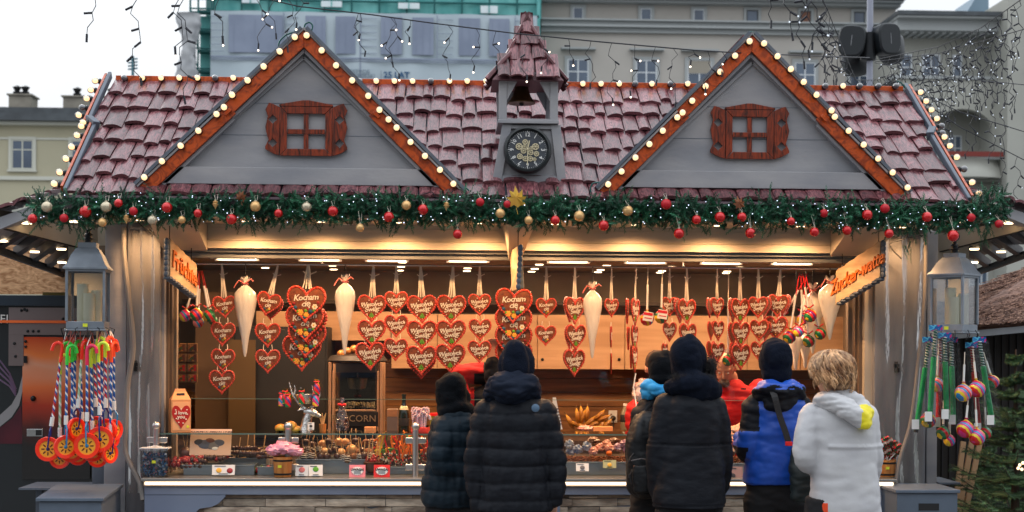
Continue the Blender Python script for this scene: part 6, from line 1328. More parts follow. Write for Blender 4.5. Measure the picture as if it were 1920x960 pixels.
p=W(1172, 806, 1.5);t_=thing('drink_bottle', 'small clear bottle with a dark label and white cap beside the socket', 'bottle', p);b=MB();b.lathe([(0, 0), (.034, 0), (.036, .02), (.036, .13), (.014, .17), (.013, .18), (0, .18)], 16, p);b.build('bottle', pm('murky_bottle', srgb(120, 110, 90), rough=.1, coat=.6), t_);b=MB();b.lathe([(.0365, .06), (.037, .061), (.037, .115), (.0365, .116)], 16, p);b.build('label_band', BLACK, t_);b=MB();b.lathe([(.016, .181), (.016, .2), (0, .2)], 12, p);b.build('cap', WHITE, t_)
# paper cone sign by the puffer jacket
p=W(1046, 775, .2);t_=thing('menu_card', 'white menu card standing upright, mostly hidden by the black puffer jacket', 'menu card', p);b=MB();s=S(.2);b.prism([(p.x-10*s, p.z+30*s), (p.x-4*s, p.z+30*s), (p.x+9*s, p.z-30*s), (p.x-10*s, p.z-30*s)], .2, .204);b.build('card', CARDW, t_, smooth=False);b=MB()
for k in range(6):b.boxc(p+Vector((-.005+.004*k, -.002, .03-.02*k)), (.02, .002, .006))
b.build('print', INK, t_, smooth=False)
# small chocolate pictures on the left wall
for i in range(2):
 for j in range(4):
  p=W(340+21*i, 652+19*j, .55);b=MB();b.boxc(p, (.068, .01, .06));o=b.build('gift_tin', pm('amber_tin', srgb(150, 110, 60), srgb(90, 60, 34), scale=20, rough=.35, coat=.4), org=p, smooth=False, bevel=.004);tag(o, '%s amber chocolate pack in the %s row on the left wall'%(('left', 'right')[i], ('top', 'second', 'third', 'bottom')[j]), 'chocolate pack', 'chocolate packs on the left wall')
  b=MB();b.boxc(p+Vector((0, -.006, 0)), (.05, .004, .042));b.build('print', multi('tin_print%d'%j, [srgb(150, 90, 40), srgb(190, 140, 60), srgb(100, 50, 40)if j<2 else RED, srgb(60, 90, 50)], 30), o, smooth=False)
# ================= lanterns =================
LG=pm('lantern_zinc', srgb(138, 146, 156), srgb(118, 126, 136), scale=8, rough=.4, metal=.3)
LGL=glassmat('lantern_glass', refl=.7, rough=.03, tint=(.93, .94, .95))
WAX=pm('ivory_wax', srgb(226, 220, 190), rough=.5)
def lantern(px, ytop, ybase, yeave, side, Y, phi, label, ring_y):
 c=W(px, ybase, Y);s=S(Y);a=side*s/2;h=(ybase-yeave)*s
 t_=thing('lantern', label, 'lantern', c, 'zinc lanterns under the eave corners');M_=T(c)@RZ(phi)
 b=MB();b.m=M_;b.box(-a*1.12, a*1.12, -a*1.12, a*1.12, -.012, .0);b.box(-a*1.03, a*1.03, -a*1.03, a*1.03, .001, .045);b.build('base', LG, t_, smooth=False, bevel=.003)
 b=MB();b.m=M_;w=.016
 for sx in(-1, 1):
  for sy in(-1, 1):b.box(sx*a-w/2, sx*a+w/2, sy*a-w/2, sy*a+w/2, .046, h-.001)
 b.box(-a, a, -a-w/2, -a+w/2, h-.02, h-.002);b.box(-a, a, a-w/2, a+w/2, h-.02, h-.002);b.box(-a-w/2, -a+w/2, -a, a, h-.021, h-.003);b.box(a-w/2, a+w/2, -a, a, h-.021, h-.003)
 b.build('frame', LG, t_, smooth=False, bevel=.002)
 b=MB();b.m=M_
 for k in range(4):b.m=M_@RZ(PI/2*k);b.box(-a+w/2, a-w/2, -a+.002, -a+.004, .047, h-.022)
 b.build('glass', LGL, t_, smooth=False)
 b=MB();b.m=M_@T(0, 0, h)@RZ(PI/4);q=a*1.4142;Hr=(yeave-ytop)*s
 prof=[(q*1.2, -.006), (q*1.2, .004), (q*1.0, .03), (q*.82, Hr*.42), (q*.6, Hr*.62), (q*.5, Hr*.66), (q*.5, Hr*.82), (0, Hr*.83)]
 b.lathe(prof, 4);b.build('roof', LG, t_, angle=30)
 b=MB();b.m=M_@T(0, 0, h+Hr*.83);b.lathe([(.022, 0), (.022, .02), (.034, .022), (.034, .026), (.02, .03), (.02, .045), (.03, .047), (.014, .06), (.012, .075), (.016, .078), (0, .085)], 14);b.build('chimney', DARK, t_)
 zt=c.z+h+Hr*.83+.085;zr_=2.47
 b=MB();b.tube([Vector((c.x+.03*math.cos(x), c.y, zt+.022+.03*math.sin(x)))for x in[k*PI/8 for k in range(17)]], .004, 6);b.tube([Vector((c.x, c.y, zt+.05)), Vector((c.x, c.y, zr_))], .004, 6);b.build('ring', DARK, t_)
 for i, (dx, dy, hh, r)in enumerate(((-.035, .02, .23, .034), (.01, -.03, .17, .034), (.045, .03, .19, .033))):
  b=MB();b.m=M_;b.lathe([(r, .046), (r, .046+hh), (r*.8, .046+hh-.006), (0, .046+hh-.012)], 16, (dx, dy, 0));b.tube([(dx, dy, .04+hh), (dx, dy, .055+hh)], .0015, 4)
  o=b.build('candle', WAX, org=c);tag(o, ['tallest', 'shortest, front', 'middle height'][i]+' ivory candle inside the '+('left' if px<900 else 'right')+' zinc lantern', 'candle', 'candles in the '+('left' if px<900 else 'right')+' lantern')
 b=MB();b.m=M_;b.box(-.014, .014, -a*1.03-.003, -a*1.03-.001, .012, .032);b.build('tag', YT, t_, smooth=False)
 return c, a
cL, aL=lantern(165, 447, 617, 506, 66, -.42, R(6), 'grey zinc lantern with candles hanging at the left corner, toy canes below', 440)
cR, aR=lantern(1789, 464, 622, 514, 62, -.42, R(-46), 'grey zinc lantern with candles hanging at the right corner, toy swords below', 455)
# ================= toy canes under the left lantern =================
def spiral_mat(name, c1, c2, c3, turns=26):
 m=bpy.data.materials.new(name);m.use_nodes=True;t=m.node_tree;b=t.nodes['Principled BSDF'];L=t.links.new
 tc=t.nodes.new('ShaderNodeTexCoord');sp=t.nodes.new('ShaderNodeSeparateXYZ');L(tc.outputs['UV'], sp.inputs[0])
 m1=t.nodes.new('ShaderNodeMath');m1.operation='MULTIPLY';m1.inputs[1].default_value=turns;L(sp.outputs['X'], m1.inputs[0])
 m2=t.nodes.new('ShaderNodeMath');m2.operation='ADD';L(m1.outputs[0], m2.inputs[0]);L(sp.outputs['Y'], m2.inputs[1])
 m3=t.nodes.new('ShaderNodeMath');m3.operation='FRACT';L(m2.outputs[0], m3.inputs[0])
 cr=t.nodes.new('ShaderNodeValToRGB');cr.color_ramp.interpolation='CONSTANT';e=cr.color_ramp.elements;e[0].color=(*c1, 1);e[1].position=.45;e[1].color=(*c2, 1);q=e.new(.72);q.color=(*c3, 1)
 L(m3.outputs[0], cr.inputs[0]);L(cr.outputs[0], b.inputs['Base Color']);b.inputs['Roughness'].default_value=.25;b.inputs['Coat Weight'].default_value=.5;return m
SPB=spiral_mat('stick_blue_white', srgb(30, 70, 150), (.8, .8, .82), srgb(40, 110, 170), 9);SPR=spiral_mat('stick_red_white', srgb(190, 40, 50), (.85, .83, .82), srgb(50, 70, 150), 9);SPG=spiral_mat('stick_pale_green', srgb(170, 200, 160), (.8, .82, .78), srgb(120, 170, 150), 7)
def plast(n, c, es=0):return pm(n, c, rough=.3, coat=.3, emit=c if es else None, es=es)
NRED, NGRN, NYEL, NORG=plast('bright_red_plastic', srgb(250, 50, 30)), plast('bright_green_plastic', srgb(60, 210, 70)), plast('lime_plastic', srgb(200, 230, 60)), plast('orange_plastic', srgb(250, 84, 40))
WHR=plast('wheel_red', srgb(255, 54, 26));WHY=plast('wheel_yellow', srgb(250, 170, 50));FKB=plast('fork_navy', srgb(24, 40, 110));FKT=plast('fork_teal', srgb(40, 130, 180))
def toycane(hx, hy, wx_, wy, r, hm, sm, fm, Y, yawd, label, hflip=1):
 """handle at (hx,hy), wheel centre at (wx_,wy) in the picture, at depth Y"""
 A=W(hx, hy, Y);Bp=W(wx_, wy, Y);d=(Bp-A).normalized();ln=(Bp-A).length;t_=thing('push_toy', label, 'toy cane', A, 'toy canes hanging under the left lantern');s=S(Y)
 fork=r*2.0;ep=Bp-d*fork;st_=A+d*.10
 b=MB();n=8;seg=2;L_=(ep-st_).length;vs=[];uv=[];q=d.to_track_quat('Z', 'Y').to_matrix()
 for i in range(25):
  for j in range(n+1):
   a=2*PI*j/n;rr=.0078;vs.append(st_+q@Vector((rr*math.cos(a), rr*math.sin(a), L_*i/24)));uv.append((L_*i/24*2.2, j/n))
 b.add(vs, [(i*(n+1)+j, i*(n+1)+j+1, (i+1)*(n+1)+j+1, (i+1)*(n+1)+j)for i in range(24)for j in range(n)], uv);b.build('striped_stick', sm, t_)
 b=MB();side=Vector((math.cos(yawd), math.sin(yawd), 0))*hflip;rk=.028;top_=A+d*.02
 pts=[st_+d*.01, top_+d*.01]+[top_+side*rk*(1-math.cos(x))-d*rk*math.sin(x)for x in[k*PI/6 for k in range(1, 7)]]+[top_+side*rk*2.1+d*.02]
 b.tube(pts, .0105, 8);b.build('hook_handle', hm, t_)
 b=MB();b.tube([ep-d*.05, ep+d*.005], .013, 8);b.build('sleeve', WHITE, t_)
 wn=Vector((math.sin(yawd), -math.cos(yawd), .0));wu=Vector((math.cos(yawd), math.sin(yawd), 0))
 b=MB()
 for sg in(-1, 1):b.tube([ep, ep+wn*.014*sg*2+d*r*.5, Bp+wn*.018*sg], .0055, 6)
 b.ball(Bp, (.012, .012, .012));b.build('fork', fm, t_)
 q2=wn.to_track_quat('Z', 'Y').to_matrix().to_4x4();b=MB();b.m=T(Bp)@q2
 b.lathe([(r*.70, -.008), (r, -.011), (r*1.04, 0), (r, .011), (r*.70, .008), (r*.70, -.008)], 24);w_=b.build('wheel', WHR, t_)
 b=MB();b.m=T(Bp)@q2;b.lathe([(0, -.003), (r*.71, -.003), (r*.71, .003), (0, .003)], 24);b.build('wheel_disc', WHY, w_)
 b=MB();b.m=T(Bp)@q2
 for k in range(8):
  a=2*PI*k/8
  for zz in(.0035, -.0045):b.boxc((r*.40*math.cos(a), r*.40*math.sin(a), zz), (r*.26, r*.10, .001), Matrix.Rotation(a, 3, 'Z'))
 b.build('disc_slots', pm('maroon_print', srgb(90, 20, 20), rough=.5), w_, smooth=False)
 b=MB();b.tube([top_-d*.028, Vector((top_.x*.8+cL.x*.2, cL.y, cL.z-.01))], .003, 5);b.build('hanging_loop', WHITE if hx%2 else PKR, t_)
tc_=[(118, 645, 90, 842, 22, NRED, SPR, FKB, -.50, .1, 'far left toy cane, lowest at the left, red handle'), (113, 668, 112, 858, 20, NYEL, SPG, FKT, -.44, -.2, 'toy cane with curled lime handle at the far left'), (126, 650, 123, 838, 21, NGRN, SPB, FKT, -.54, .5, 'toy cane second from the left with green handle'), (136, 645, 134, 846, 20, NGRN, SPB, FKB, -.46, .3, 'toy cane with green handle right of the second one'), (141, 642, 139, 816, 20, NGRN, SPB, FKB, -.40, .9, 'toy cane with green handle and turned wheel'),
       (155, 640, 143, 804, 20, NRED, SPG, FKB, -.5, 1.0, 'toy cane with pale green stick slanting to the left'), (150, 652, 155, 826, 19, NRED, SPB, FKB, -.38, -.3, 'toy cane with red handle behind the slanting one'), (163, 650, 163, 836, 23, plast('magenta_plastic', srgb(230, 40, 90)), SPB, FKT, -.58, .0, 'foremost toy cane with large wheel facing out and teal fork'), (170, 655, 174, 845, 20, NYEL, SPB, FKT, -.44, .4, 'toy cane with lime handle behind the foremost wheel'), (176, 648, 181, 800, 19, NYEL, SPR, FKB, -.4, -.6, 'toy cane with lime handle and red stick, wheel higher up'),
       (184, 645, 188, 824, 23, NYEL, SPR, FKB, -.56, .05, 'toy cane with lime handle and large wheel right of the foremost'), (190, 643, 193, 838, 18, NORG, SPB, FKB, -.42, .5, 'toy cane with orange handle and low wheel'), (197, 636, 199, 808, 22, NYEL, SPR, FKB, -.5, -.35, 'toy cane with lime handle second from the right'), (206, 640, 207, 822, 19, NRED, SPR, FKT, -.46, .9, 'toy cane with red handle near the right side'), (209, 645, 206, 850, 18, NORG, SPB, FKB, -.52, 1.05, 'toy cane with narrow turned wheel lowest at the right'), (213, 635, 214, 806, 19, NORG, SPB, FKT, -.48, 1.0, 'rightmost toy cane with orange handle and turned wheel'),
       (130, 655, 146, 854, 18, NRED, SPR, FKB, -.36, .2, 'toy cane with red handle whose wheel hangs lowest behind'), (201, 648, 183, 858, 18, NRED, SPR, FKB, -.34, .2, 'toy cane whose wheel hangs low behind the two large wheels')]
for i, (hx, hy, wx_, wy, r, hm, sm, fm, yy, yw, lb)in enumerate(tc_):toycane(hx, hy, wx_, wy, r*.0033, hm, sm, fm, yy, yw, lb, 1 if i%3 else-1)
# ================= toy swords and foil balls under the right lantern =================
SWG=pm('sword_green', srgb(10, 170, 96), rough=.35, coat=.3);SWR=pm('sword_red', srgb(200, 40, 44), rough=.35)
COIL=spiral_mat('coil_stripe', (.02, .1, .08), (.6, .75, .7), (.02, .14, .1), 60);COILR=spiral_mat('coil_stripe_red', (.3, .02, .02), (.7, .6, .6), (.3, .02, .02), 60)
BAGF=glassmat('clear_film', tint=(.93, .95, .97), refl=.9, rough=.15, bump=.6, bscale=22, milk=.0)
HDR=multi('header_card_blue', [srgb(50, 130, 190), srgb(90, 190, 220), srgb(30, 90, 160), MAG, srgb(50, 130, 190)], 22)
for i, (x0, y0, x1, y1, m, yy, lb)in enumerate(((1742, 640, 1718, 805, SWG, -.5, 'leftmost green toy sword, slanting down to the left'), (1754, 618, 1743, 790, SWG, -.56, 'green toy sword second from the left, the frontmost'), (1771, 632, 1775, 785, SWG, -.54, 'upright green toy sword in the middle of the bundle'), (1783, 640, 1788, 795, SWG, -.42, 'green toy sword behind the upright middle one'), (1836, 640, 1861, 795, SWG, -.5, 'rightmost green toy sword, slanting down to the right'), (1763, 632, 1759, 800, SWR, -.36, 'red toy sword behind the left foil ball'), (1822, 650, 1836, 810, SWR, -.4, 'red toy sword low between the right foil balls'))):
 A=W(x0, y0, yy);B=W(x1, y1, yy);t_=thing('toy_sword', lb, 'toy sword', A, 'toy swords under the right lantern');K=A.lerp(B, .3);d=(B-A).normalized()
 b=MB();b.tube([K, B], .017, 10);b.build('tube', m, t_);b=MB();b.tube([B, B+d*.02], .014, 8);b.build('end_cap', BLACK, t_)
 b=MB();n=8;q=d.to_track_quat('Z', 'Y').to_matrix();vs=[];uv=[];L_=(K-A).length
 for k in range(31):
  for j in range(n+1):a=2*PI*j/n;rr=.013+.004*math.sin(k*1.9);vs.append(A+q@Vector((rr*math.cos(a), rr*math.sin(a), L_*k/30)));uv.append((L_*k/30*1.0, j/n))
 b.add(vs, [(k*9+j, k*9+j+1, k*9+j+10, k*9+j+9)for k in range(30)for j in range(n)], uv);b.build('grip', COIL if m is SWG else COILR, t_)
 b=MB();b.boxc(A+Vector((0, -.002, .01)), (.085, .006, .035));b.build('header_card', HDR, t_, smooth=False)
 pe=Vector((d.z, 0, -d.x));b=MB();b.grid(lambda u, v:A.lerp(B+d*.02, v)+pe*(u-.5)*.10+Vector((0, -.024+.008*noise.noise(Vector((u*6, v*12, i))), 0)), 8, 30);b.build('clear_bag', BAGF, t_)
 b=MB();b.boxc(B-d*.03+Vector((0, -.03, 0))+pe*.02, (.045, .003, .06));b.build('white_label', WHITE, t_, smooth=False)
fb=[(1806, 737, .058, 1, -.56, 1809, 660, 'pale blue and pink foil ball hanging on a white stick'), (1832, 730, .056, 2, -.52, 1824, 655, 'red and yellow foil ball right of the pale blue one'), (1861, 716, .045, 0, -.46, 1844, 660, 'small purple and yellow foil ball at the right edge'), (1810, 805, .058, 2, -.58, 1816, 742, 'magenta and teal foil ball in the lower row'), (1832, 820, .054, 2, -.6, 1829, 745, 'orange and magenta foil ball with white label, lowest of all'), (1740, 788, .052, 0, -.46, 1748, 700, 'red and yellow foil ball low at the left'), (1768, 812, .045, 3, -.44, 1771, 720, 'dark green foil ball low behind the upright sword'), (1757, 722, .048, 1, -.4, 1760, 640, 'blue foil ball half hidden behind the green swords'), (1848, 812, .042, 3, -.42, 1846, 740, 'green foil ball at the lower right'), (1780, 826, .04, 2, -.36, 1782, 740, 'dark red foil ball lowest at the left')]
for(px, py, r, k, yy, qx, qy, lb)in fb:foil_ball(W(px, py, yy), r*.95, FOIL[k], W(qx, qy, yy), lb, 'foil balls under the right lantern')
o=thing('wire_rack', 'ring of wire hooks under the right lantern', 'hook ring', cR)
for k in range(10):b=MB();a=2*PI*k/10;q=cR+Vector((.13*math.cos(a), .13*math.sin(a), -.02));b.tube([q+Vector((0, 0, .03)), q+Vector((.02*math.cos(a), .02*math.sin(a), .0)), q+Vector((0, 0, -.03))], .003, 5);b.build('hook', DARK, o)
o=thing('wire_rack', 'ring of wire hooks under the left lantern', 'hook ring', cL)
for k in range(14):b=MB();a=2*PI*k/14;q=cL+Vector((.13*math.cos(a), .13*math.sin(a), -.02));b.tube([q+Vector((0, 0, .03)), q+Vector((.03*math.cos(a), .03*math.sin(a), .02)), q+Vector((.01*math.cos(a), .01*math.sin(a), -.05))], .0025, 5);b.build('hook', DARK, o)
# ================= boxes at the pillars =================
BXM=pm('bin_grey', srgb(98, 110, 126), srgb(84, 96, 110), scale=3, rough=.45, bump=.05, bscale=30)
b=MB();z1=W(150, 925, -.45).z;xa, xb=WX(75, -.62), WX(192, -.62);xc, xd=WX(112, -.1), WX(228, -.1)
t_=thing('storage_box', 'grey wooden box with a slanting lid at the foot of the left pillar', 'box', ((xa+xb)/2, -.4, 0))
b.add([(xa, -.62, 0), (xb, -.62, 0), (xd, -.1, 0), (xc, -.1, 0), (xa, -.62, z1-.03), (xb, -.62, z1-.03), (xd, -.1, z1+.0), (xc, -.1, z1+.0)], [(3, 2, 1, 0), (4, 5, 6, 7), (0, 1, 5, 4), (1, 2, 6, 5), (2, 3, 7, 6), (3, 0, 4, 7)]);b.build('body', BXM, t_, smooth=False, bevel=.004)
b=MB();e=.015;b.add([(xa-e, -.64, z1-.028), (xb+e, -.64, z1-.028), (xd+e, -.09, z1+.002), (xc-e, -.09, z1+.002), (xa-e, -.64, z1-.008), (xb+e, -.64, z1-.008), (xd+e, -.09, z1+.022), (xc-e, -.09, z1+.022)], [(3, 2, 1, 0), (4, 5, 6, 7), (0, 1, 5, 4), (1, 2, 6, 5), (2, 3, 7, 6), (3, 0, 4, 7)]);ld=b.build('lid', BXM, t_, smooth=False, bevel=.003)
b=MB();b.boxc(((xa+xb)/2+.03, -.4, z1+.0), (.12, .03, .01), Matrix.Rotation(.055, 3, 'X'));b.build('handle', DARK, ld, smooth=False)
b=MB();zt_=W(1740, 920, -.4).z;xa, xb=WX(1683, -.55), WX(1797, -.55)
t_=thing('storage_box', 'grey wooden box with a dark slot at the foot of the right pillar', 'box', ((xa+xb)/2, -.4, 0));b.box(xa, xb, -.55, -.15, 0, zt_);b.build('body', BXM, t_, smooth=False, bevel=.004)
b=MB();b.box(xa-.012, xb+.012, -.565, -.14, zt_+.001, zt_+.022);b.build('lid', BXM, t_, smooth=False, bevel=.004)
b=MB();b.box(WX(1724, -.55), WX(1762, -.55), -.553, -.5505, WZ(957, -.55, 1740), WZ(944, -.55, 1740));b.build('slot', BLACK, t_, smooth=False)
for(x0, x1, py, yy, lb)in((45, 175, 912, .1, 'thin dark board lying behind the left box'), (1752, 1792, 902, .1, 'dark shelf board behind the right box')):
 b=MB();b.box(WX(x0, yy), WX(x1, yy), yy-.1, yy+.3, WZ(py, yy, x0)-.012, WZ(py, yy, x0));b.box(WX(x0, yy)+.05, WX(x0, yy)+.09, yy+.1, yy+.14, 0, WZ(py, yy, x0)-.0125);b.box(WX(x1, yy)-.09, WX(x1, yy)-.05, yy+.1, yy+.14, 0, WZ(py, yy, x0)-.0125);o=b.build('side_shelf', GREYD, smooth=False, org=(WX(x0, yy), yy, 0));tag(o, lb, 'shelf')
# ================= neighbour stall on the left =================
YN=1.2;X=lambda p:WX(p, YN);Z=lambda p:WZ(p, YN, 90)
def flame_mat():
 m=bpy.data.materials.new('airbrushed_panel');m.use_nodes=True;t=m.node_tree;b=t.nodes['Principled BSDF'];L=t.links.new
 tc=t.nodes.new('ShaderNodeTexCoord');sp=t.nodes.new('ShaderNodeSeparateXYZ');L(tc.outputs['Object'], sp.inputs[0])
 nz=t.nodes.new('ShaderNodeTexNoise');nz.inputs['Scale'].default_value=1.6;nz.inputs['Distortion'].default_value=1.2;L(tc.outputs['Object'], nz.inputs[0])
 a=t.nodes.new('ShaderNodeMath');a.operation='MULTIPLY_ADD';a.inputs[1].default_value=.35;L(nz.outputs['Fac'], a.inputs[0]);L(sp.outputs['Z'], a.inputs[2])
 cr=t.nodes.new('ShaderNodeValToRGB');e=cr.color_ramp.elements;e[0].position=.0;e[0].color=(.008, .010, .012, 1)
 e[1].position=1;e[1].color=(.008, .010, .012, 1)
 for p, c in((.30, (.012, .010, .010)), (.40, (.06, .008, .006)), (.50, srgb(170, 50, 24)), (.57, srgb(216, 110, 60)), (.63, srgb(214, 150, 120)), (.69, srgb(224, 120, 60)), (.76, srgb(190, 60, 20)), (.84, (.04, .008, .006))):q=e.new(p);q.color=(*c, 1)
 mp=t.nodes.new('ShaderNodeMapRange');mp.inputs['From Min'].default_value=.55;mp.inputs['From Max'].default_value=2.35;L(a.outputs[0], mp.inputs['Value']);L(mp.outputs[0], cr.inputs[0]);L(cr.outputs[0], b.inputs['Base Color'])
 b.inputs['Roughness'].default_value=.25;b.inputs['Coat Weight'].default_value=.3;return m
nl=thing('food_truck', 'black food stall with airbrushed orange flames and riveted metal plates, left of the stall', 'food stall', (X(60), YN, 0))
b=MB();b.box(X(-200), X(232), YN, YN+2.0, 0, Z(556));bd=b.build('body', pm('black_lacquer', (.012, .016, .02), rough=.3, coat=.4), nl, smooth=False)
b=MB();b.box(X(-200), X(236), YN-.04, YN+2.0, Z(574), Z(554));b.build('top_rail', pm('navy_rail', srgb(34, 46, 58), rough=.35), nl, smooth=False, bevel=.003)
b=MB();b.box(X(44), X(171), YN-.02, YN-.001, Z(898), Z(632));dr=b.build('door', flame_mat(), nl, smooth=False)
b=MB();b.box(X(18), X(190), YN-.024, YN-.0205, Z(628), Z(577));b.box(X(18), X(46), YN-.024, YN-.0205, Z(686), Z(628.2));pl_=b.build('metal_plate', pm('dull_steel_plate', srgb(120, 108, 108), rough=.4, metal=.4), nl, smooth=False)
b=MB()
for(px, py)in((40, 582), (50, 582), (46, 580), (52, 621), (62, 621), (72, 621), (48, 640), (48, 650), (27, 644), (29, 668), (118, 598), (150, 621)):b.ball(W(px, py, YN-.026), (.011, .006, .011), 8, 5)
b.build('rivet', DARK, pl_)
b=MB();b.box(X(-100), X(190), YN-.032, YN-.026, Z(606), Z(601));b.build('orange_stripe', pm('orange_line', srgb(240, 110, 50), rough=.4), nl, smooth=False)
b=MB();b.text('FI', .09, T(W(8, 599, YN-.005))@RX(PI/2), ext=.002);b.build('lettering', WHITE, nl, smooth=False)
b=MB();b.ball(W(62, 747, YN-.03), (.02, .02, .02));b.boxc(W(48, 674, YN-.03), (.02, .02, .05));b.build('knob', DARK, dr)
b=MB();b.box(X(53), X(83), YN-.026, YN-.0205, Z(818), Z(804));hd=b.build('handle', pm('chrome_plate', (.5, .5, .5), rough=.25, metal=1), dr, smooth=False, bevel=.002);b=MB();b.box(X(70), X(81), YN-.028, YN-.0262, Z(816), Z(806));b.build('recess', BLACK, hd, smooth=False)
b=MB();b.add([W(x, y, YN-.006)for x, y in((-60, 790), (0, 778), (22, 758), (34, 736), (42, 704), (44, 690), (43, 730), (36, 760), (22, 782), (0, 800), (-60, 830))], [tuple(range(11))]);b.build('white_sweep', pm('pale_sweep', srgb(140, 140, 144), rough=.4), nl, smooth=False)
b=MB();b.add([W(x, y, YN-.004)for x, y in((-60, 832), (0, 802), (24, 784), (40, 760), (43, 832), (-60, 832))], [tuple(range(6))]);b.build('red_sweep', pm('wine_sweep', srgb(96, 30, 44), srgb(60, 20, 34), scale=2, rough=.4), nl, smooth=False)
b=MB();
for k in range(4):b.tube([W(-20, 660+12*k, YN-.003), W(0, 676+12*k, YN-.003), W(18, 700+8*k, YN-.003), W(30, 730+4*k, YN-.003)], .008, 5, flat=.3)
b.build('lilac_swirl', pm('lilac_swirl', srgb(110, 90, 120), rough=.4), nl)
OSB=pm('osb_board', srgb(224, 176, 132), srgb(160, 112, 74), scale=9, stretch=(1, 1, 2.2), rough=.8, dist=2.5, detail=8, bump=.1)
b=MB();b.box(WX(-260, 2.4), WX(200, 2.4), 2.4, 2.42, WZ(552, 2.4, 90), WZ(415, 2.4, 90));o=b.build('osb_panel', OSB, smooth=False, org=(WX(60, 2.4), 2.4, 1.9));tag(o, 'raw chipboard panel standing above the black food stall', 'board')
b=MB();b.box(X(64), X(196), YN+.2, YN+.35, Z(553), Z(546));o=b.build('timber_batten', pm('mossy_batten', srgb(110, 96, 50), rough=.8), smooth=False, org=(X(100), YN+.2, Z(553)));tag(o, 'mossy timber batten lying on top of the black food stall', 'batten')
# ================= thatched hut, ladder and fir on the right =================
YH=1.9;X=lambda p:WX(p, YH);Z=lambda p:WZ(p, YH, 1850)
hut=thing('thatched_hut', 'dark timber hut with a reed thatched roof behind the fir tree', 'hut', (X(1880), YH, 0))
b=MB();b.box(X(1752), X(2060), YH, YH+2, 0, Z(612));b.build('wall', pm('black_brown_planks', srgb(34, 28, 26), srgb(22, 18, 16), scale=3, stretch=(6, 1, .3), rough=.7), hut, smooth=False)
b=MB()
for k in range(22):b.box(X(1752+14*k), X(1753.2+14*k), YH-.012, YH-.001, 0, Z(614))
b.build('plank_gap', BLACK, hut, smooth=False)
TH=pm('reed_thatch', srgb(150, 116, 100), srgb(84, 60, 54), scale=8, stretch=(1, 9, 9), rough=.85, bump=.6)
A0, A1=W(1700, 604, YH-.5), W(2080, 535, YH-.5)
b=MB()
b.add([W(1745, 622, YH-.35), W(2060, 590, YH-.35), W(2100, 430, YH+1.2), W(1800, 560, YH+.7), W(1745, 634, YH-.33), W(2060, 606, YH-.33), W(2100, 450, YH+1.25), W(1800, 574, YH+.8)], [(0, 1, 2, 3), (7, 6, 5, 4), (0, 4, 5, 1), (1, 5, 6, 2), (2, 6, 7, 3), (3, 7, 4, 0)]);rf=b.build('roof', TH, hut, smooth=False)
b=MB();rt=random.Random(8)
P00, P10, P11, P01=W(1745, 620, YH-.36), W(2060, 588, YH-.36), W(2100, 428, YH+1.2), W(1798, 557, YH+.7)
for i in range(2600):
 u, v=rt.random(), rt.random();p=P00.lerp(P10, u).lerp(P01.lerp(P11, u), v)+Vector((0, 0, .012));q=P00.lerp(P10, u+.0).lerp(P01.lerp(P11, u), max(-.06, v-rt.uniform(.1, .2)))+Vector((rt.uniform(-.16, -.04), rt.uniform(-.02, .02), .012+rt.uniform(0, .02)));b.tone=rt.random();b.bar(p, q, .006, .004)
th_=b.build('reed_straws', pm('reed_straw', srgb(176, 140, 120), srgb(90, 62, 56), scale=30, rough=.8, tone=.4), rf, smooth=False);th_['kind']='stuff'
b=MB();b.bar(W(1760, 632, YH-.38), W(2040, 606, YH-.38), .05, .02);b.build('gutter', pm('pale_gutter', srgb(150, 154, 160), rough=.5), hut, smooth=False)
# ladder
t_=thing('wooden_ladder', 'two raw timber ladder legs leaning behind the fir, right of the grey box', 'ladder', W(1800, 1100, .3));LW=pm('raw_timber', srgb(176, 142, 108), rough=.7)
for(a, c)in(((1838, 825), (1800, 1010)), ((1822, 828), (1788, 1010)), ((1806, 828), (1790, 960))):b=MB();b.bar(W(a[0], a[1], .5), W(c[0], c[1], .4), .035, .02);b.build('leg', LW, t_, smooth=False)
b=MB();b.bar(W(1802, 905, .45), W(1822, 905, .45), .03, .015);b.bar(W(1797, 935, .45), W(1816, 935, .45), .03, .015);b.build('rung', LW, t_, smooth=False)
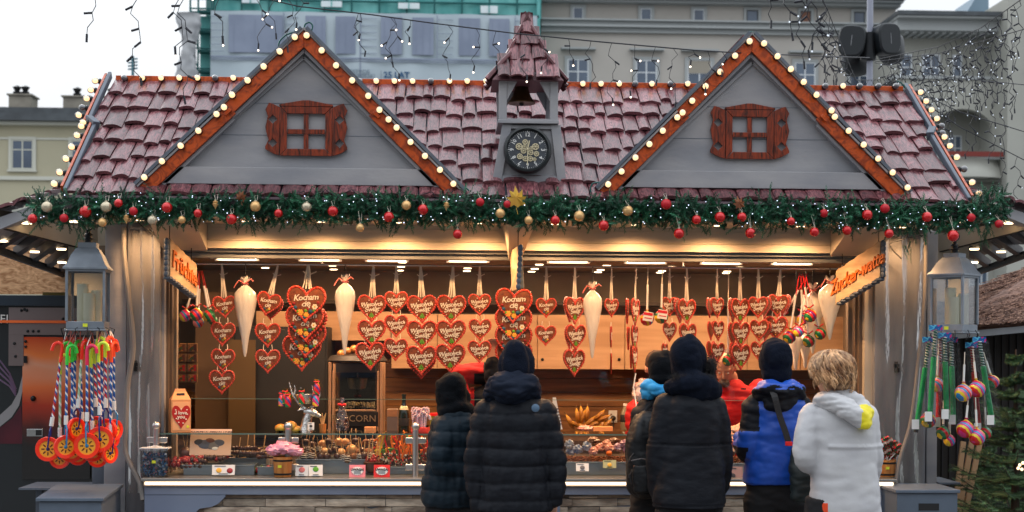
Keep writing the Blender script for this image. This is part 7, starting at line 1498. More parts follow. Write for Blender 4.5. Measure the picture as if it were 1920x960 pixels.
# fir tree: trunk, whorled branches with needle sprays
NEED=pm('fir_needles', (.03, .085, .035), (.09, .17, .07), scale=5, rough=.55, tone=.5)
BARK=pm('fir_bark', (.06, .04, .03), rough=.9)
rf_=random.Random(21)
def needle_spray(b, p, d, L_, n, w=.0042, nl=.03):
 d=d.normalized();a=d.orthogonal().normalized();c=d.cross(a)
 for i in range(n):
  f=i/n;q=p+d*L_*f;an=i*2.4;s_=(a*math.cos(an)+c*math.sin(an))*.8+d*.75;s_.normalize();l=nl*(1-.45*f)*rf_.uniform(.8, 1.15);sd_=s_.cross(d).normalized()*w*.5
  b.add([q-sd_, q+sd_, q+s_*l], [(0, 1, 2)])
def firtree(c, H, Rr, label, y_from=0, seedx=0):
 t_=thing('fir_tree', label, 'fir tree', c);b=MB();b.tube([c, c+Vector((0, 0, H*.5)), c+Vector((0, 0, H))], [.045, .025, .006], 8);b.build('trunk', BARK, t_)
 b=MB();tw=MB();k=0;z=.12
 while z<H:
  f=z/H;nb=10
  for j in range(nb):
   an=k*2.399+rf_.uniform(-.2, .2);k+=1;R_=Rr*(1-f)**.8*rf_.uniform(.75, 1.1);out=Vector((math.cos(an), math.sin(an), 0))
   p0=c+Vector((0, 0, z+rf_.uniform(-.03, .03)));pts=[p0+out*R_*t+Vector((0, 0, -.05*R_*math.sin(t*3)+.22*R_*t*t))for t in(0, .25, .5, .75, 1)]
   tw.tube(pts, [.009, .007, .005, .004, .002], 5)
   for i in range(1, 5):
    for sgn in(-1, 1):
     for h_ in(0, .5):
      q=pts[i-1].lerp(pts[i], h_);sd_=Vector((-out.y, out.x, 0))*sgn;dd=(out*.8+sd_*rf_.uniform(.5, .9)+Vector((0, 0, rf_.uniform(-.1, .2))));b.tone=rf_.random();L2=R_*.42*(1.1-i*.17)
      needle_spray(b, q, dd, L2, int(14+L2*190));
   b.tone=rf_.random();needle_spray(b, pts[1], pts[4]-pts[1], (pts[4]-pts[1]).length*1.05, int(30+R_*90))
  z+=.085+.05*rf_.random()
 b.build('needles', NEED, t_, smooth=False);tw.build('branches', BARK, t_)
 return t_
firtree(Vector((WX(1905, -.1), -.1, 0)), 1.70, .72, 'dark green fir tree at the right edge beside the grey box')
firtree(Vector((WX(1845, .75), .75, 0)), 1.15, .42, 'smaller fir tree behind the wooden ladder')
for i, (px, py)in enumerate(((1912, 872), (1916, 880), (1909, 878), (1918, 868))):
 b=MB();b.ball(W(px, py, -.62), .010, 8, 6);o=b.build('fairy_light', BULB, org=W(px, py, -.62));tag(o, 'warm fairy light glowing on the fir at the right edge', 'fairy light', 'fairy lights on the fir')
# speaker pole
YS=6.6;t_=thing('speaker_pole', 'pale metal pole with a mounting ring behind the right end of the roof', 'pole', (WX(1628, YS), YS, 0))
b=MB();b.tube([(WX(1628, YS), YS, 0), (WX(1628, YS), YS, WZ(-60, YS, 1628))], .036, 12);b.build('pole', pm('pale_pole', srgb(150, 154, 168), rough=.4, metal=.3), t_)
b=MB();c=W(1628, 88, YS);b.lathe([(.06, -.16), (.09, -.15), (.09, .15), (.06, .16)], 14, c);b.boxc(c, (.3, .05, .06));b.build('bracket', DARK, t_)
SPK=pm('speaker_black', (.012, .016, .02), rough=.45)
for i, (px, py, yw, tl, lb)in enumerate(((1598, 80, -.35, .12, 'black loudspeaker on the left of the pole'), (1657, 76, .35, -.08, 'black loudspeaker on the right of the pole'), (1603, 112, 2.6, .1, 'black loudspeaker behind the left one, partly hidden'), (1668, 90, 2.6, .1, 'black loudspeaker behind the right one, partly hidden'))):
 c=W(px, py, YS+(.0 if i<2 else.35));t2=thing('loudspeaker', lb, 'loudspeaker', c, 'loudspeakers on the pole');b=MB();b.m=T(c)@RZ(yw)@RY(tl)
 hw, hh=.15, .18;n=20;
 def ring(y, k):
  r_=[]
  for j in range(n):
   a=2*PI*j/n;ca, sa=math.cos(a), math.sin(a);p_=3.2;r_.append((hw*k*math.copysign(abs(ca)**(2/p_), ca)*(1+.08*sa), y, hh*k*math.copysign(abs(sa)**(2/p_), sa)))
  return r_
 vs=ring(-.13, .9)+ring(-.11, 1)+ring(.05, .95)+ring(.14, .62)+ring(.16, .3)
 b.add(vs, [(i_*n+j, i_*n+(j+1)%n, (i_+1)*n+(j+1)%n, (i_+1)*n+j)for i_ in range(4)for j in range(n)]+[tuple(range(n-1, -1, -1)), tuple(range(4*n, 5*n))]);b.build('cabinet', SPK, t2)
 b=MB();b.m=T(c)@RZ(yw)@RY(tl);b.box(-.003, .003, -.133, -.1305, -.06, .06);b.build('badge', pm('badge_grey', (.25, .26, .28), rough=.4), t2, smooth=False)
# television aerial far left
YA=40;t_=thing('roof_aerial', 'thin television aerial on a roof beyond the left end of the tiles', 'aerial', W(249, 330, YA));b=MB();b.tube([W(249, 330, YA), W(249, 105, YA)], .05, 6)
for k in range(4):b.tube([W(240, 112+6*k, YA), W(258, 110+6*k, YA)], .03, 5)
b.build('mast', pm('aerial_grey', srgb(70, 110, 120), rough=.5), t_)
# ================= people =================
SKIN=pm('skin', srgb(206, 158, 132), srgb(192, 140, 116), scale=6, rough=.5)
def ctm(pts, rad, sub=5):
 """smooth a joint path and its radii"""
 P=[Vector(p)for p in pts];o=[];r=[]
 for i in range(len(P)-1):
  p0, p1, p2, p3=P[max(i-1, 0)], P[i], P[i+1], P[min(i+2, len(P)-1)]
  for k in range(sub):
   t=k/sub;o.append(.5*((2*p1)+(p2-p0)*t+(2*p0-5*p1+4*p2-p3)*t*t+(3*p1-p0-3*p2+p3)*t**3));r.append(lerp(rad[i], rad[i+1], t))
 return o+[P[-1]], r+[rad[-1]]
def limb(b, pts, rad, n=14, sub=5, ends=True):
 o, r=ctm(pts, rad, sub);b.tube(o, r, n)
 if ends:b.ball(o[0], r[0]*.98, 12, 8);b.ball(o[-1], r[-1]*.98, 12, 8)
def stack(b, rings, n=36, p=2.3):
 """closed body of horizontal superellipse rings (cx, cy, z, rx, ry), smoothed"""
 C_=[Vector((r[0], r[1], r[2]))for r in rings];m=len(rings);R_=[]
 for i in range(m-1):
  for k in range(4):
   t=k/4;f=lambda q:[.5*((2*rings[i][q])+(rings[i+1][q]-rings[max(i-1, 0)][q])*t+(2*rings[max(i-1, 0)][q]-5*rings[i][q]+4*rings[i+1][q]-rings[min(i+2, m-1)][q])*t*t+(3*rings[i][q]-rings[max(i-1, 0)][q]-3*rings[i+1][q]+rings[min(i+2, m-1)][q])*t**3)][0]
   R_.append([f(q)for q in range(5)])
 R_.append(list(rings[-1]));vs=[]
 for(cx, cy, z, rx, ry)in R_:
  for j in range(n):
   a=2*PI*j/n;ca, sa=math.cos(a), math.sin(a);vs.append((cx+rx*math.copysign(abs(ca)**(2/p), ca), cy+ry*math.copysign(abs(sa)**(2/p), sa), z))
 b.add(vs, [(i*n+j, i*n+(j+1)%n, (i+1)*n+(j+1)%n, (i+1)*n+j)for i in range(len(R_)-1)for j in range(n)]+[tuple(range(n-1, -1, -1)), tuple(range((len(R_)-1)*n, len(R_)*n))])
def fuse(b, name, mats, parent, voxel=.009, it=6, disp=None, zone=None):
 """melt overlapping closed shapes into one continuous skin, smooth, then shape it"""
 o=b.build('tmp', mats[0], org=(0, 0, 0), smooth=False)
 md=o.modifiers.new('r', 'REMESH');md.mode='VOXEL';md.voxel_size=voxel
 ms=o.modifiers.new('s', 'SMOOTH');ms.factor=.6;ms.iterations=it
 me=bpy.data.meshes.new_from_object(o.evaluated_get(bpy.context.evaluated_depsgraph_get()));old=o.data
 bpy.data.objects.remove(o);bpy.data.meshes.remove(old)
 if disp:
  nr=[v.normal.copy()for v in me.vertices]
  for v, n_ in zip(me.vertices, nr):v.co+=n_*disp(v.co, n_)
 me.materials.clear()
 for m in mats:me.materials.append(m)
 if zone:
  for p in me.polygons:p.material_index=zone(p.center, p.normal)
 me.shade_smooth();me.name=name;ob=bpy.data.objects.new(name, me);COL.objects.link(ob);ORG[ob.name]=Vector((0, 0, 0));ob.parent=parent;return ob
def hand(b, w, d, up, side, curl=.5, s=1.0):
 """palm, five unequal bent fingers; d points to the fingertips, up is the back of the hand"""
 d=Vector(d).normalized();up=Vector(up);up=(up-d*up.dot(d)).normalized();x=d.cross(up)*side;w=Vector(w)
 for k in(-.5, 0, .5):b.tube([w+x*.026*k*s, w+d*.05*s+x*.05*k*s, w+d*.09*s+x*.056*k*s], [.018*s, .019*s, .014*s], 8)
 for i, ln in enumerate((.07, .08, .074, .058)):
  q=w+d*.088*s+x*(.03-.02*i)*s;dd=d.copy();pts=[q-d*.02*s, q]
  for k, f in enumerate((.45, .32, .25)):dd=(dd*math.cos(curl*.7)-up*math.sin(curl*.7)).normalized();pts.append(pts[-1]+dd*ln*f*s)
  u2=up
  b.tube(pts, [.0098*s, .0092*s, .0086*s, .008*s, .0065*s], 8);b.ball(pts[-1], .0065*s, 7, 5)
 q=w+d*.03*s+x*.028*s;t1=q+(d*.6+x*.8-up*.2).normalized()*.036*s;t2=t1+(d*.9+x*.3-up*.35).normalized()*.03*s
 b.tube([q-x*.01*s, q, t1, t2], [.013*s, .0125*s, .0105*s, .0085*s], 8);b.ball(t2, .0085*s, 7, 5)
def head(b, c, f, s=1.0):
 """head with brow, nose, lips, chin and ears; f is the facing direction"""
 c=Vector(c);f=Vector(f).normalized();x=Vector((f.y, -f.x, 0)).normalized();z=x.cross(f).normalized();z=z if z.z>0 else-z
 M_=Matrix(((x.x, f.x, z.x, c.x), (x.y, f.y, z.y, c.y), (x.z, f.z, z.z, c.z), (0, 0, 0, 1)));o=b.m;b.m=o@M_@Matrix.Diagonal((s, s, s, 1))
 b.ball((0, -.012, .022), (.076, .094, .094), 20, 14);b.ball((0, .022, -.045), (.055, .062, .066), 16, 10);b.ball((0, .062, -.088), (.022, .02, .018), 10, 7)
 b.tube([(0, .082, .02), (0, .100, -.008), (0, .108, -.022)], [.009, .012, .015], 8);b.ball((0, .078, -.055), (.024, .012, .007), 10, 6);b.ball((0, .076, -.066), (.02, .012, .007), 10, 6);b.ball((0, .07, .03), (.055, .018, .01), 12, 6)
 for sx in(-1, 1):b.ball((.077*sx, -.005, -.008), (.009, .02, .03), 10, 8);b.ball((.03*sx, .074, .006), (.013, .012, .009), 8, 6)
 b.m=o;return M_@Matrix.Diagonal((s, s, s, 1))
def nz_(p, f, o=0):return noise.noise(Vector((p.x*f+o, p.y*f, p.z*f)))
def soft(p, n):return.012*nz_(p, 6, 3)+.022*abs(nz_(Vector((p.x*1.6, p.y*1.6, p.z*.7)), 8, 5))+.006*abs(nz_(Vector((p.x, p.y, p.z*2)), 17, 8))-.006
def cloth(lo=.012, f=7, fold=.006):
 """soft folds: broad creases plus finer wrinkles running across"""
 def d(p, n):return lo*nz_(p, f*.55, 3)+fold*(abs(nz_(Vector((p.x, p.y, p.z*2.4)), f, 9))-.25)*1.6+.003*nz_(Vector((p.x, p.y, p.z*2)), f*3.4)
 return d
def person(label, px, Yp, H, hx=None):
 o=thing('person', label, 'person', (WX(px, Yp), Yp, 0));return o
def body(root, J, f, legs=True, hands=None, s=1.0, voxel=.009):
 """J: head, neck, shoulders, elbows, wrists, hip height in world metres; one continuous figure"""
 b=MB();hd=Vector(J['head']);nk=Vector(J['neck']);head(b, hd, f, s)
 limb(b, [nk+Vector((0, 0, -.06)), nk+Vector((0, 0, .02)), hd+Vector((0, 0, -.05))], [.062, .056, .055])
 hz=J['hip'];cx, cy=nk.x, nk.y;hx_, hy_=J.get('hipx', cx), J.get('hipy', cy)
 tw=J.get('tw', .8);stack(b, [(hx_, hy_, hz-.06, .13*tw, .09*tw), (hx_, hy_, hz+.06, .15*tw, .1*tw), (lerp(hx_, cx, .5), lerp(hy_, cy, .5), lerp(hz, nk.z, .45), .125*tw, .09*tw), (cx, cy, lerp(hz, nk.z, .78), .15*tw, .1*tw), (cx, cy, nk.z-.09, .14*tw, .08*tw), (cx, cy, nk.z-.03, .06, .055)])
 for i, k in enumerate(('L', 'R')):
  S_, E, Wr=[Vector(q)for q in J[k][:3]];limb(b, [S_, E, Wr], [.04, .036, .028])
  hdir=Vector(J[k][3])if len(J[k])>3 else(Wr-E);hand(b, Wr, hdir, J[k][4]if len(J[k])>4 else(0, -1, .2), -1 if k=='L' else 1, J.get('curl', .5), s*1.0)
 if legs:
  for sx in(-1, 1):
   K=Vector((hx_+sx*.10, hy_+.02, hz*.53));A=Vector((hx_+sx*.11, hy_, .09));limb(b, [(hx_+sx*.08, hy_, hz), K, A], [.085, .056, .04]);b.tube([A+Vector((0, -.04, -.05)), A+Vector((0, .16, -.06))], [.035, .03], 10)
 o=fuse(b, 'body', [SKIN], root, voxel, 3);return o
def facebits(root, M_, iris=True):
 b=MB();b.m=M_
 for sx in(-1, 1):b.mi=0;b.ball((.03*sx, .080, .006), (.010, .008, .007), 8, 6);b.mi=1;b.ball((.03*sx, .0865, .006), (.004, .003, .004), 6, 4)
 b.build('eyes', [WHITE, BLACK], root, org=(0, 0, 0))
def legs(root, cx, cy, hz, mat, spread=.10, shoes=BLACK, r0=.105):
 b=MB();stack(b, [(cx, cy, hz-.12, .16, .115), (cx, cy, hz, .175, .125), (cx, cy, hz+.1, .17, .12)])
 for sx in(-1, 1):limb(b, [(cx+sx*.085, cy, hz-.08), (cx+sx*spread, cy+.015, hz*.52), (cx+sx*(spread+.01), cy, .10)], [r0, .078, .066])
 fuse(b, 'trousers', [mat], root, .012, 4, cloth(.006, 9, .010))
 for sx in(-1, 1):
  b=MB();x=cx+sx*(spread+.01);stack(b, [(x, cy+.05, .003, .05, .14), (x, cy+.05, .03, .052, .145), (x, cy+.03, .08, .045, .10), (x, cy-.01, .12, .042, .06)], n=20);b.build('shoe', shoes, root, org=(0, 0, 0))
def seat_at(root):
 """parts were shaped in world metres: hang them under the thing at its base"""
 for ch in root.children:
  if not ch.get('_done'):
   ch.location=-Vector(root.location);
def quilt(per, amp, z0=0, arm=None, f2=.005):
 def d(p, n):
  ph=((p.z-z0+.008*nz_(p, 5))/per)%1.0;q=math.sin(PI*ph)**.42
  return amp*(q-.55)+f2*nz_(Vector((p.x*2.2, p.y, p.z*.6)), 16, 4)*1.5+.006*nz_(p, 6, 2)-(.005*max(0, abs(nz_(Vector((p.x*.7, p.y, p.z*2)), 22, 7))-.2))
 return d
NAVY=pm('navy_shell', (.009, .013, .025), (.013, .018, .032), scale=9, rough=.7, spec=.1, bump=.6, bscale=11, stretch=(1, 1, 2.2));BLKS=pm('black_shell', (.008, .009, .013), (.011, .013, .018), scale=9, rough=.6, spec=.18, bump=.6, bscale=11, stretch=(1, 1, 2.2))
TEALB=pm('dark_teal_shell', (.005, .012, .02), (.008, .018, .028), scale=8, rough=.58, spec=.2, bump=.6, bscale=11, stretch=(1, 1, 2.2));KNIT=pm('black_jersey', (.004, .005, .007), spec=.15, rough=.9, bump=.4, bscale=150);KNAV=pm('navy_fleece', (.004, .0065, .014), (.006, .009, .019), scale=20, rough=.95, spec=.15, bump=.4, bscale=120)
TRS=pm('black_trousers', (.008, .008, .010), rough=.85)
def P(px, py, dy=0):return W(px, py, YP_+dy)
def hood_shape(b, c, rx, ry, rz, f, tip=0):
 b.ball(c, (rx*.96, ry, rz), 22, 16);b.ball(c+Vector((0, -.022, rz*.28)), (rx*.72, ry*.8, rz*.78), 18, 12);b.ball(c+Vector((f[0]*.03, f[1]*.03, -rz*.35)), (rx*.93, ry*.95, rz*.72), 18, 12)
# --- man in the black quilted jacket
YP_=-1.35;root=person('person in a black quilted puffer jacket and dark navy hood', 965, YP_, 1.72)
hd=P(966, 690);nk=P(965, 742);J=dict(head=hd, neck=nk, hip=.90, L=(P(918, 785), P(893, 865, .0), P(900, 935, .06)), R=(P(1014, 785), P(1038, 865, .0), P(1033, 938, .08), (0, .2, -1)))
body(root, J, (0.1, 1, 0), s=.88);legs(root, nk.x, YP_, .86, TRS)
b=MB();z=lambda py:P(965, py).z;s_=lambda w:w*S(YP_)/2;x0=nk.x
stack(b, [(x0-.0, YP_, z(956), s_(140), .155), (x0, YP_, z(925), s_(130), .16), (x0, YP_, z(870), s_(122), .155), (x0, YP_, z(815), s_(124), .15), (x0, YP_, z(778), s_(128), .145), (x0, YP_+.01, z(755), s_(104), .12), (x0, YP_+.02, z(736), s_(84), .10), (x0, YP_+.03, z(722), s_(60), .09)])
for(a, e, w_)in(((914, 775), (893, 862), (899, 945)), ((1018, 775), (1038, 862), (1038, 932))):limb(b, [P(*a), P(*e), P(*w_)], [.078, .068, .056])
fuse(b, 'jacket', [BLKS], root, .008, 5, quilt(.0945, .014, z0=.012))
b=MB();limb(b, [P(921, 738, -.02), P(935, 722, -.10), P(963, 732, -.14), P(990, 722, -.10), P(1000, 738, -.02)], [.05, .062, .066, .062, .05]);b.ball(P(960, 712, -.08), (.12, .07, .055), 18, 12);b.ball(P(960, 745, -.09), (.10, .055, .05), 18, 12);limb(b, [P(930, 735, .05), P(965, 730, .10), P(998, 735, .05)], [.05, .05, .05]);fuse(b, 'jacket_hood', [NAVY], root, .007, 4, cloth(.012, 11, .014))
b=MB();hood_shape(b, hd+Vector((0, -.005, .015)), .100, .118, .138, (0, 1));b.ball(P(966, 722, -.01), (.095, .10, .08), 16, 12);fuse(b, 'hood', [KNAV], root, .008, 5, soft)
b=MB();c=P(1003, 765, -.128);b.lathe([(0, -.002), (.019, -.002), (.019, .002), (0, .003)], 20);b.m=Matrix.Identity(4);b2=MB();b2.m=T(P(1004, 765, -.1565))@RX(PI/2)@RZ(0);b2.prism([(0, 0)]*0+[(-.02, -.002), (.02, -.002), (.02, .002), (-.02, .002)], -.017, .017)if False else b2.lathe([(0, .006), (.014, .006), (.022, 0), (.018, -.004)], 20)
b2.build('round_badge', pm('blue_grey_print', srgb(84, 110, 136), rough=.5), root, org=(0, 0, 0));seat_at(root)
# --- kid in the black hood, turned to the right
YP_=-1.0;root=person('shorter person in a black hood and dark teal puffer jacket turned to the right', 845, YP_, 1.56)
hd=P(848, 735);nk=P(852, 775);fd=(.75, .65, 0)
J=dict(head=hd, neck=nk, hip=.80, tw=.6, L=(P(840, 800, -.02), P(824, 870, -.1), P(872, 886, .12)), R=(P(880, 800, .05), P(895, 870, .1), P(905, 885, .25)));body(root, J, fd, s=.8);legs(root, P(855, 900).x, YP_, .76, TRS, .09)
b=MB();z=lambda py:P(850, py).z;X_=lambda px:P(px, 850).x
stack(b, [(X_(848), YP_, z(948), .175, .15), (X_(848), YP_, z(920), .175, .15), (X_(850), YP_, z(870), .155, .145), (X_(852), YP_, z(820), .145, .14), (X_(855), YP_, z(790), .13, .125), (X_(856), YP_, z(772), .10, .10), (X_(856), YP_+.01, z(760), .07, .07)])
limb(b, [P(838, 798, -.06), P(826, 852, -.12), P(842, 888, -.10), P(880, 878, .0)], [.07, .066, .06, .052]);limb(b, [P(882, 800, .05), P(896, 860, .1), P(905, 885, .2)], [.07, .06, .05])
fuse(b, 'jacket', [TEALB], root, .008, 5, quilt(.085, .013, z0=.03))
b=MB();hood_shape(b, hd+Vector((-.005, 0, .0)), .096, .112, .118, fd);b.ball(P(852, 768, .0), (.095, .09, .07), 16, 12);b.ball(P(826, 722, .0), (.035, .05, .045), 12, 8);limb(b, [P(834, 775, -.05), P(860, 762, -.06), P(885, 775, -.03)], [.045, .05, .045]);fuse(b, 'hood', [KNIT], root, .008, 5, soft);seat_at(root)
# --- black knitted hat, light blue collar and backpack, half hidden by the long parka
YP_=-.95;root=person('person in black knitted hat and light blue hood half hidden by the long parka', 1222, YP_, 1.62)
hd=P(1242, 700);nk=P(1238, 745);J=dict(head=hd, neck=nk, hip=.84, L=(P(1212, 770, .05), P(1205, 850, .1), P(1215, 880, .25)), R=(P(1262, 770), P(1270, 850, .1), P(1262, 880, .25)));body(root, J, (-.3, 1, 0), s=.88);legs(root, P(1238, 900).x, YP_, .8, TRS, .09)
b=MB();stack(b, [(P(1238, 0).x, YP_+.03, P(0, 925).z, .16, .13), (P(1238, 0).x, YP_+.03, P(0, 850).z, .155, .13), (P(1238, 0).x, YP_+.02, P(0, 780).z, .16, .12), (P(1238, 0).x, YP_+.02, P(0, 755).z, .12, .10), (P(1238, 0).x, YP_+.02, P(0, 740).z, .07, .07)]);limb(b, [P(1212, 772, .03), P(1202, 850, .08), P(1214, 885, .2)], [.068, .06, .05]);limb(b, [P(1264, 772, .03), P(1270, 850, .08), P(1262, 885, .2)], [.068, .06, .05]);fuse(b, 'jacket', [BLKS], root, .009, 5, quilt(.08, .008))
b=MB();b.ball(hd+Vector((0, 0, .03)), (.092, .105, .108), 18, 14);b.ball(hd+Vector((0, -.01, -.03)), (.088, .098, .06), 16, 10);fuse(b, 'knitted_hat', [KNIT], root, .008, 4, soft)
b=MB();limb(b, [P(1212, 745, .02), P(1214, 722, -.05), P(1235, 732, -.10), P(1262, 730, -.05), P(1268, 745, .02)], [.034, .036, .038, .036, .034]);b.ball(P(1217, 738, -.04), (.042, .05, .04), 14, 10);fuse(b, 'blue_hood', [pm('light_blue_fleece', srgb(40, 150, 214), srgb(60, 166, 224), scale=8, rough=.7)], root, .007, 4, cloth(.008, 10, .01));seat_at(root)
YP_=-1.08;t_=thing('backpack', 'worn black backpack on the back of the person in the black knitted hat', 'backpack', P(1212, 935));b=MB();c=P(1212, 850)
stack(b, [(P(1216, 0).x, YP_-.04, P(0, 932).z, .07, .06), (P(1214, 0).x, YP_-.05, P(0, 915).z, .105, .09), (P(1208, 0).x, YP_-.05, P(0, 870).z, .10, .10), (P(1207, 0).x, YP_-.04, P(0, 820).z, .09, .09), (P(1214, 0).x, YP_-.02, P(0, 780).z, .07, .06), (P(1220, 0).x, YP_, P(0, 768).z, .04, .03)]);o=fuse(b, 'bag', [pm('black_nylon', (.008, .009, .011), (.013, .014, .016), scale=20, rough=.5, spec=.3)], t_, .008, 4, soft)
b=MB();stack(b, [(P(1206, 0).x, YP_-.155, P(0, 918).z, .055, .03), (P(1205, 0).x, YP_-.16, P(0, 895).z, .068, .035), (P(1204, 0).x, YP_-.155, P(0, 866).z, .06, .03)]);fuse(b, 'front_pocket', [MATS['black_nylon']], t_, .007, 3, soft);b=MB();b.tube([P(1184, 864, -.165), P(1203, 860, -.185), P(1224, 864, -.17)], .004, 6);b.build('zip', pm('zip_grey', (.06, .06, .07), rough=.4), t_, org=(0, 0, 0));
b=MB();b.tube([P(1186, 880, -.14), P(1180, 893, -.15), P(1184, 908, -.15)], .004, 6);b.tube([P(1188, 850, -.13), P(1182, 858, -.15), P(1178, 868, -.15)], .004, 6);b.boxc(P(1180, 893, -.15), (.012, .01, .02));b.build('strap', BLACK, t_, org=(0, 0, 0));b=MB();b.tube([P(1200, 790, -.02), P(1213, 765, .02), P(1222, 758, .06)], .012, 8, flat=.4);b.build('strap', BLACK, t_, org=(0, 0, 0));seat_at(t_)
# --- long dark parka with fur trimmed hood
YP_=-1.35;root=person('tall person in a long dark parka with the fur trimmed hood up', 1292, YP_, 1.78)
hd=P(1290, 672);nk=P(1296, 728);fd=(.45, 1, -.1);J=dict(head=hd, neck=nk, hip=.92, L=(P(1250, 762), P(1236, 850, .0), P(1240, 925, .08)), R=(P(1340, 765), P(1352, 850, .05), P(1345, 900, .15)));body(root, J, fd, s=.86);legs(root, P(1292, 900).x, YP_, .88, TRS)
b=MB();X_=lambda px:P(px, 850).x;z=lambda py:P(1292, py).z
stack(b, [(X_(1294), YP_, z(950), .20, .165), (X_(1294), YP_, z(925), .20, .165), (X_(1294), YP_, z(868), .185, .15), (X_(1294), YP_, z(832), .165, .14), (X_(1294), YP_, z(790), .168, .14), (X_(1294), YP_, z(757), .145, .13), (X_(1296), YP_+.01, z(738), .12, .105), (X_(1296), YP_+.02, z(722), .085, .09)])
limb(b, [P(1252, 762, .0), P(1238, 845, .0), P(1238, 915, .04)], [.082, .075, .066]);limb(b, [P(1337, 765, .0), P(1352, 850, .03), P(1350, 912, .10)], [.08, .07, .06])
def park(p, n):q=cloth(.010, 5, .008)(p, n);return q-(.007 if abs(p.z-P(1292, 832).z)<.006 else 0)-(.006 if abs(p.z-P(1292, 944).z)<.005 else 0)
fuse(b, 'parka', [BLKS], root, .0085, 5, park)
b=MB();hood_shape(b, hd+Vector((0, -.005, .0)), .108, .12, .124, fd);limb(b, [P(1262, 728, -.04), P(1290, 718, -.10), P(1325, 722, -.08), P(1340, 735, .0)], [.05, .066, .066, .05]);b.ball(P(1310, 735, -.07), (.10, .07, .06), 16, 10);b.ball(P(1325, 728, .02), (.07, .08, .06), 14, 10);fuse(b, 'parka_hood', [KNAV], root, .008, 4, soft)
b=MB();rp=random.Random(3);FUR=pm('black_fur', (.010, .009, .010), rough=.9)
for i in range(2600):
 t=rp.random();
 if t<.35:c=P(lerp(1258, 1338, rp.random()), lerp(702, 712, rp.random()), -.04-.09*rp.random());c.z+=.0
 else:c=P(1334, 674).lerp(P(1326, 712), rp.random())+Vector((rp.gauss(0, .016), rp.uniform(-.06, .10), rp.gauss(0, .012)))
 d=Vector((rp.gauss(.2, .6), rp.gauss(-.3, .5), rp.gauss(0, .7))).normalized();sd_=d.orthogonal().normalized()*.0016;b.add([c-sd_, c+sd_, c+d*rp.uniform(.02, .04)], [(0, 1, 2)])
b.ball(P(1332, 690, .02), (.03, .08, .055), 14, 10);b.build('fur_trim', FUR, root, org=(0, 0, 0), smooth=False);seat_at(root)
# --- blue and black jacket, dark cap, shoulder bag
YP_=-1.1;root=person('person in a bright blue and black jacket and a dark navy beanie', 1460, YP_, 1.74)
hd=P(1455, 680);nk=P(1455, 735);fd=(-.35, 1, 0);J=dict(head=hd, neck=nk, hip=.93, L=(P(1412, 765), P(1404, 842, -.02), P(1390, 812, .28)), R=(P(1503, 765), P(1512, 850, .03), P(1498, 880, .2)), curl=.8);body(root, J, fd, s=.9);legs(root, P(1458, 900).x, YP_, .90, TRS, .10, r0=.115)
b=MB();X_=lambda px:P(px, 850).x;z=lambda py:P(1460, py).z
stack(b, [(X_(1458), YP_, z(906), .19, .145), (X_(1458), YP_, z(880), .188, .145), (X_(1459), YP_, z(835), .178, .138), (X_(1460), YP_, z(790), .178, .138), (X_(1460), YP_, z(757), .165, .125), (X_(1458), YP_+.01, z(738), .12, .10), (X_(1456), YP_+.02, z(722), .08, .08)])
limb(b, [P(1416, 762, .0), P(1408, 815, -.02), P(1402, 846, .0), P(1392, 825, .2)], [.078, .072, .066, .055]);limb(b, [P(1500, 762), P(1512, 840, .02), P(1505, 885, .12)], [.078, .07, .058])
BJ=pm('bright_blue_shell', (.008, .065, .40), (.012, .08, .46), scale=6, rough=.42, bump=.1, bscale=60)
xL, xM, xR=P(1424, 800).x, P(1408, 800).x, P(1490, 800).x;zS, zB=z(752), z(822)
def zone(c, n):
 if c.z>z(745):return 1 if abs(c.x-P(1458, 0).x)>.03 else 0
 if c.x<P(1421, 0).x and c.z>z(808):return 1
 if c.z>z(770)and c.x>P(1508, 0).x:return 1
 if z(888)<c.z<z(838)and c.x<P(1399, 0).x+.3*max(0, c.z-z(850)):return 1
 return 0
fuse(b, 'jacket', [BJ, BLKS], root, .0085, 5, cloth(.009, 6, .011), zone)
b=MB();limb(b, [P(1424, 742, -.02), P(1440, 728, -.10), P(1465, 732, -.13), P(1490, 730, -.10), P(1498, 745, -.02)], [.045, .052, .055, .052, .045]);b.ball(P(1462, 756, -.10), (.10, .055, .065), 16, 10)
fuse(b, 'jacket_hood', [BLKS, BJ], root, .008, 4, cloth(.010, 10, .014), lambda c, n:1 if c.z>z(729)and n.z>.2 else 0)
b=MB();b.ball(hd+Vector((0, 0, .022)), (.100, .118, .120), 20, 14);b.ball(hd+Vector((.005, -.01, -.055)), (.088, .095, .09), 16, 12);fuse(b, 'beanie', [KNAV], root, .008, 4, soft)
seat_at(root)
BG=pm('black_bag_cloth', (.010, .016, .018), (.016, .026, .028), scale=9, rough=.55);t_=thing('shoulder_bag', 'black cloth shoulder bag with a red buckle hanging beside the blue jacket', 'bag', P(1498, 935, -.2));b=MB()
stack(b, [(P(1500, 0).x, YP_-.20, P(0, 935).z, .06, .035), (P(1500, 0).x, YP_-.20, P(0, 925).z, .085, .05), (P(1498, 0).x, YP_-.20, P(0, 880).z, .082, .055), (P(1494, 0).x, YP_-.19, P(0, 850).z, .065, .045), (P(1486, 0).x, YP_-.18, P(0, 834).z, .035, .025)]);fuse(b, 'bag', [BG], t_, .008, 4, cloth(.012, 8, .014))
b=MB();pts=[P(1446, 728, -.14), P(1453, 745, -.185), P(1462, 780, -.19), P(1472, 808, -.195), P(1479, 832, -.2)];o_, r_=ctm(pts, [.018]*5);
for i in range(len(o_)-1):b.bar(o_[i], o_[i+1], .034, .005, (0, -1, 0))
b.build('strap', BLACK, t_, org=(0, 0, 0), smooth=False);b=MB();b.boxc(P(1479, 832, -.215), (.04, .016, .024));b.build('buckle', REDR, t_, org=(0, 0, 0), smooth=False, bevel=.004);seat_at(t_)
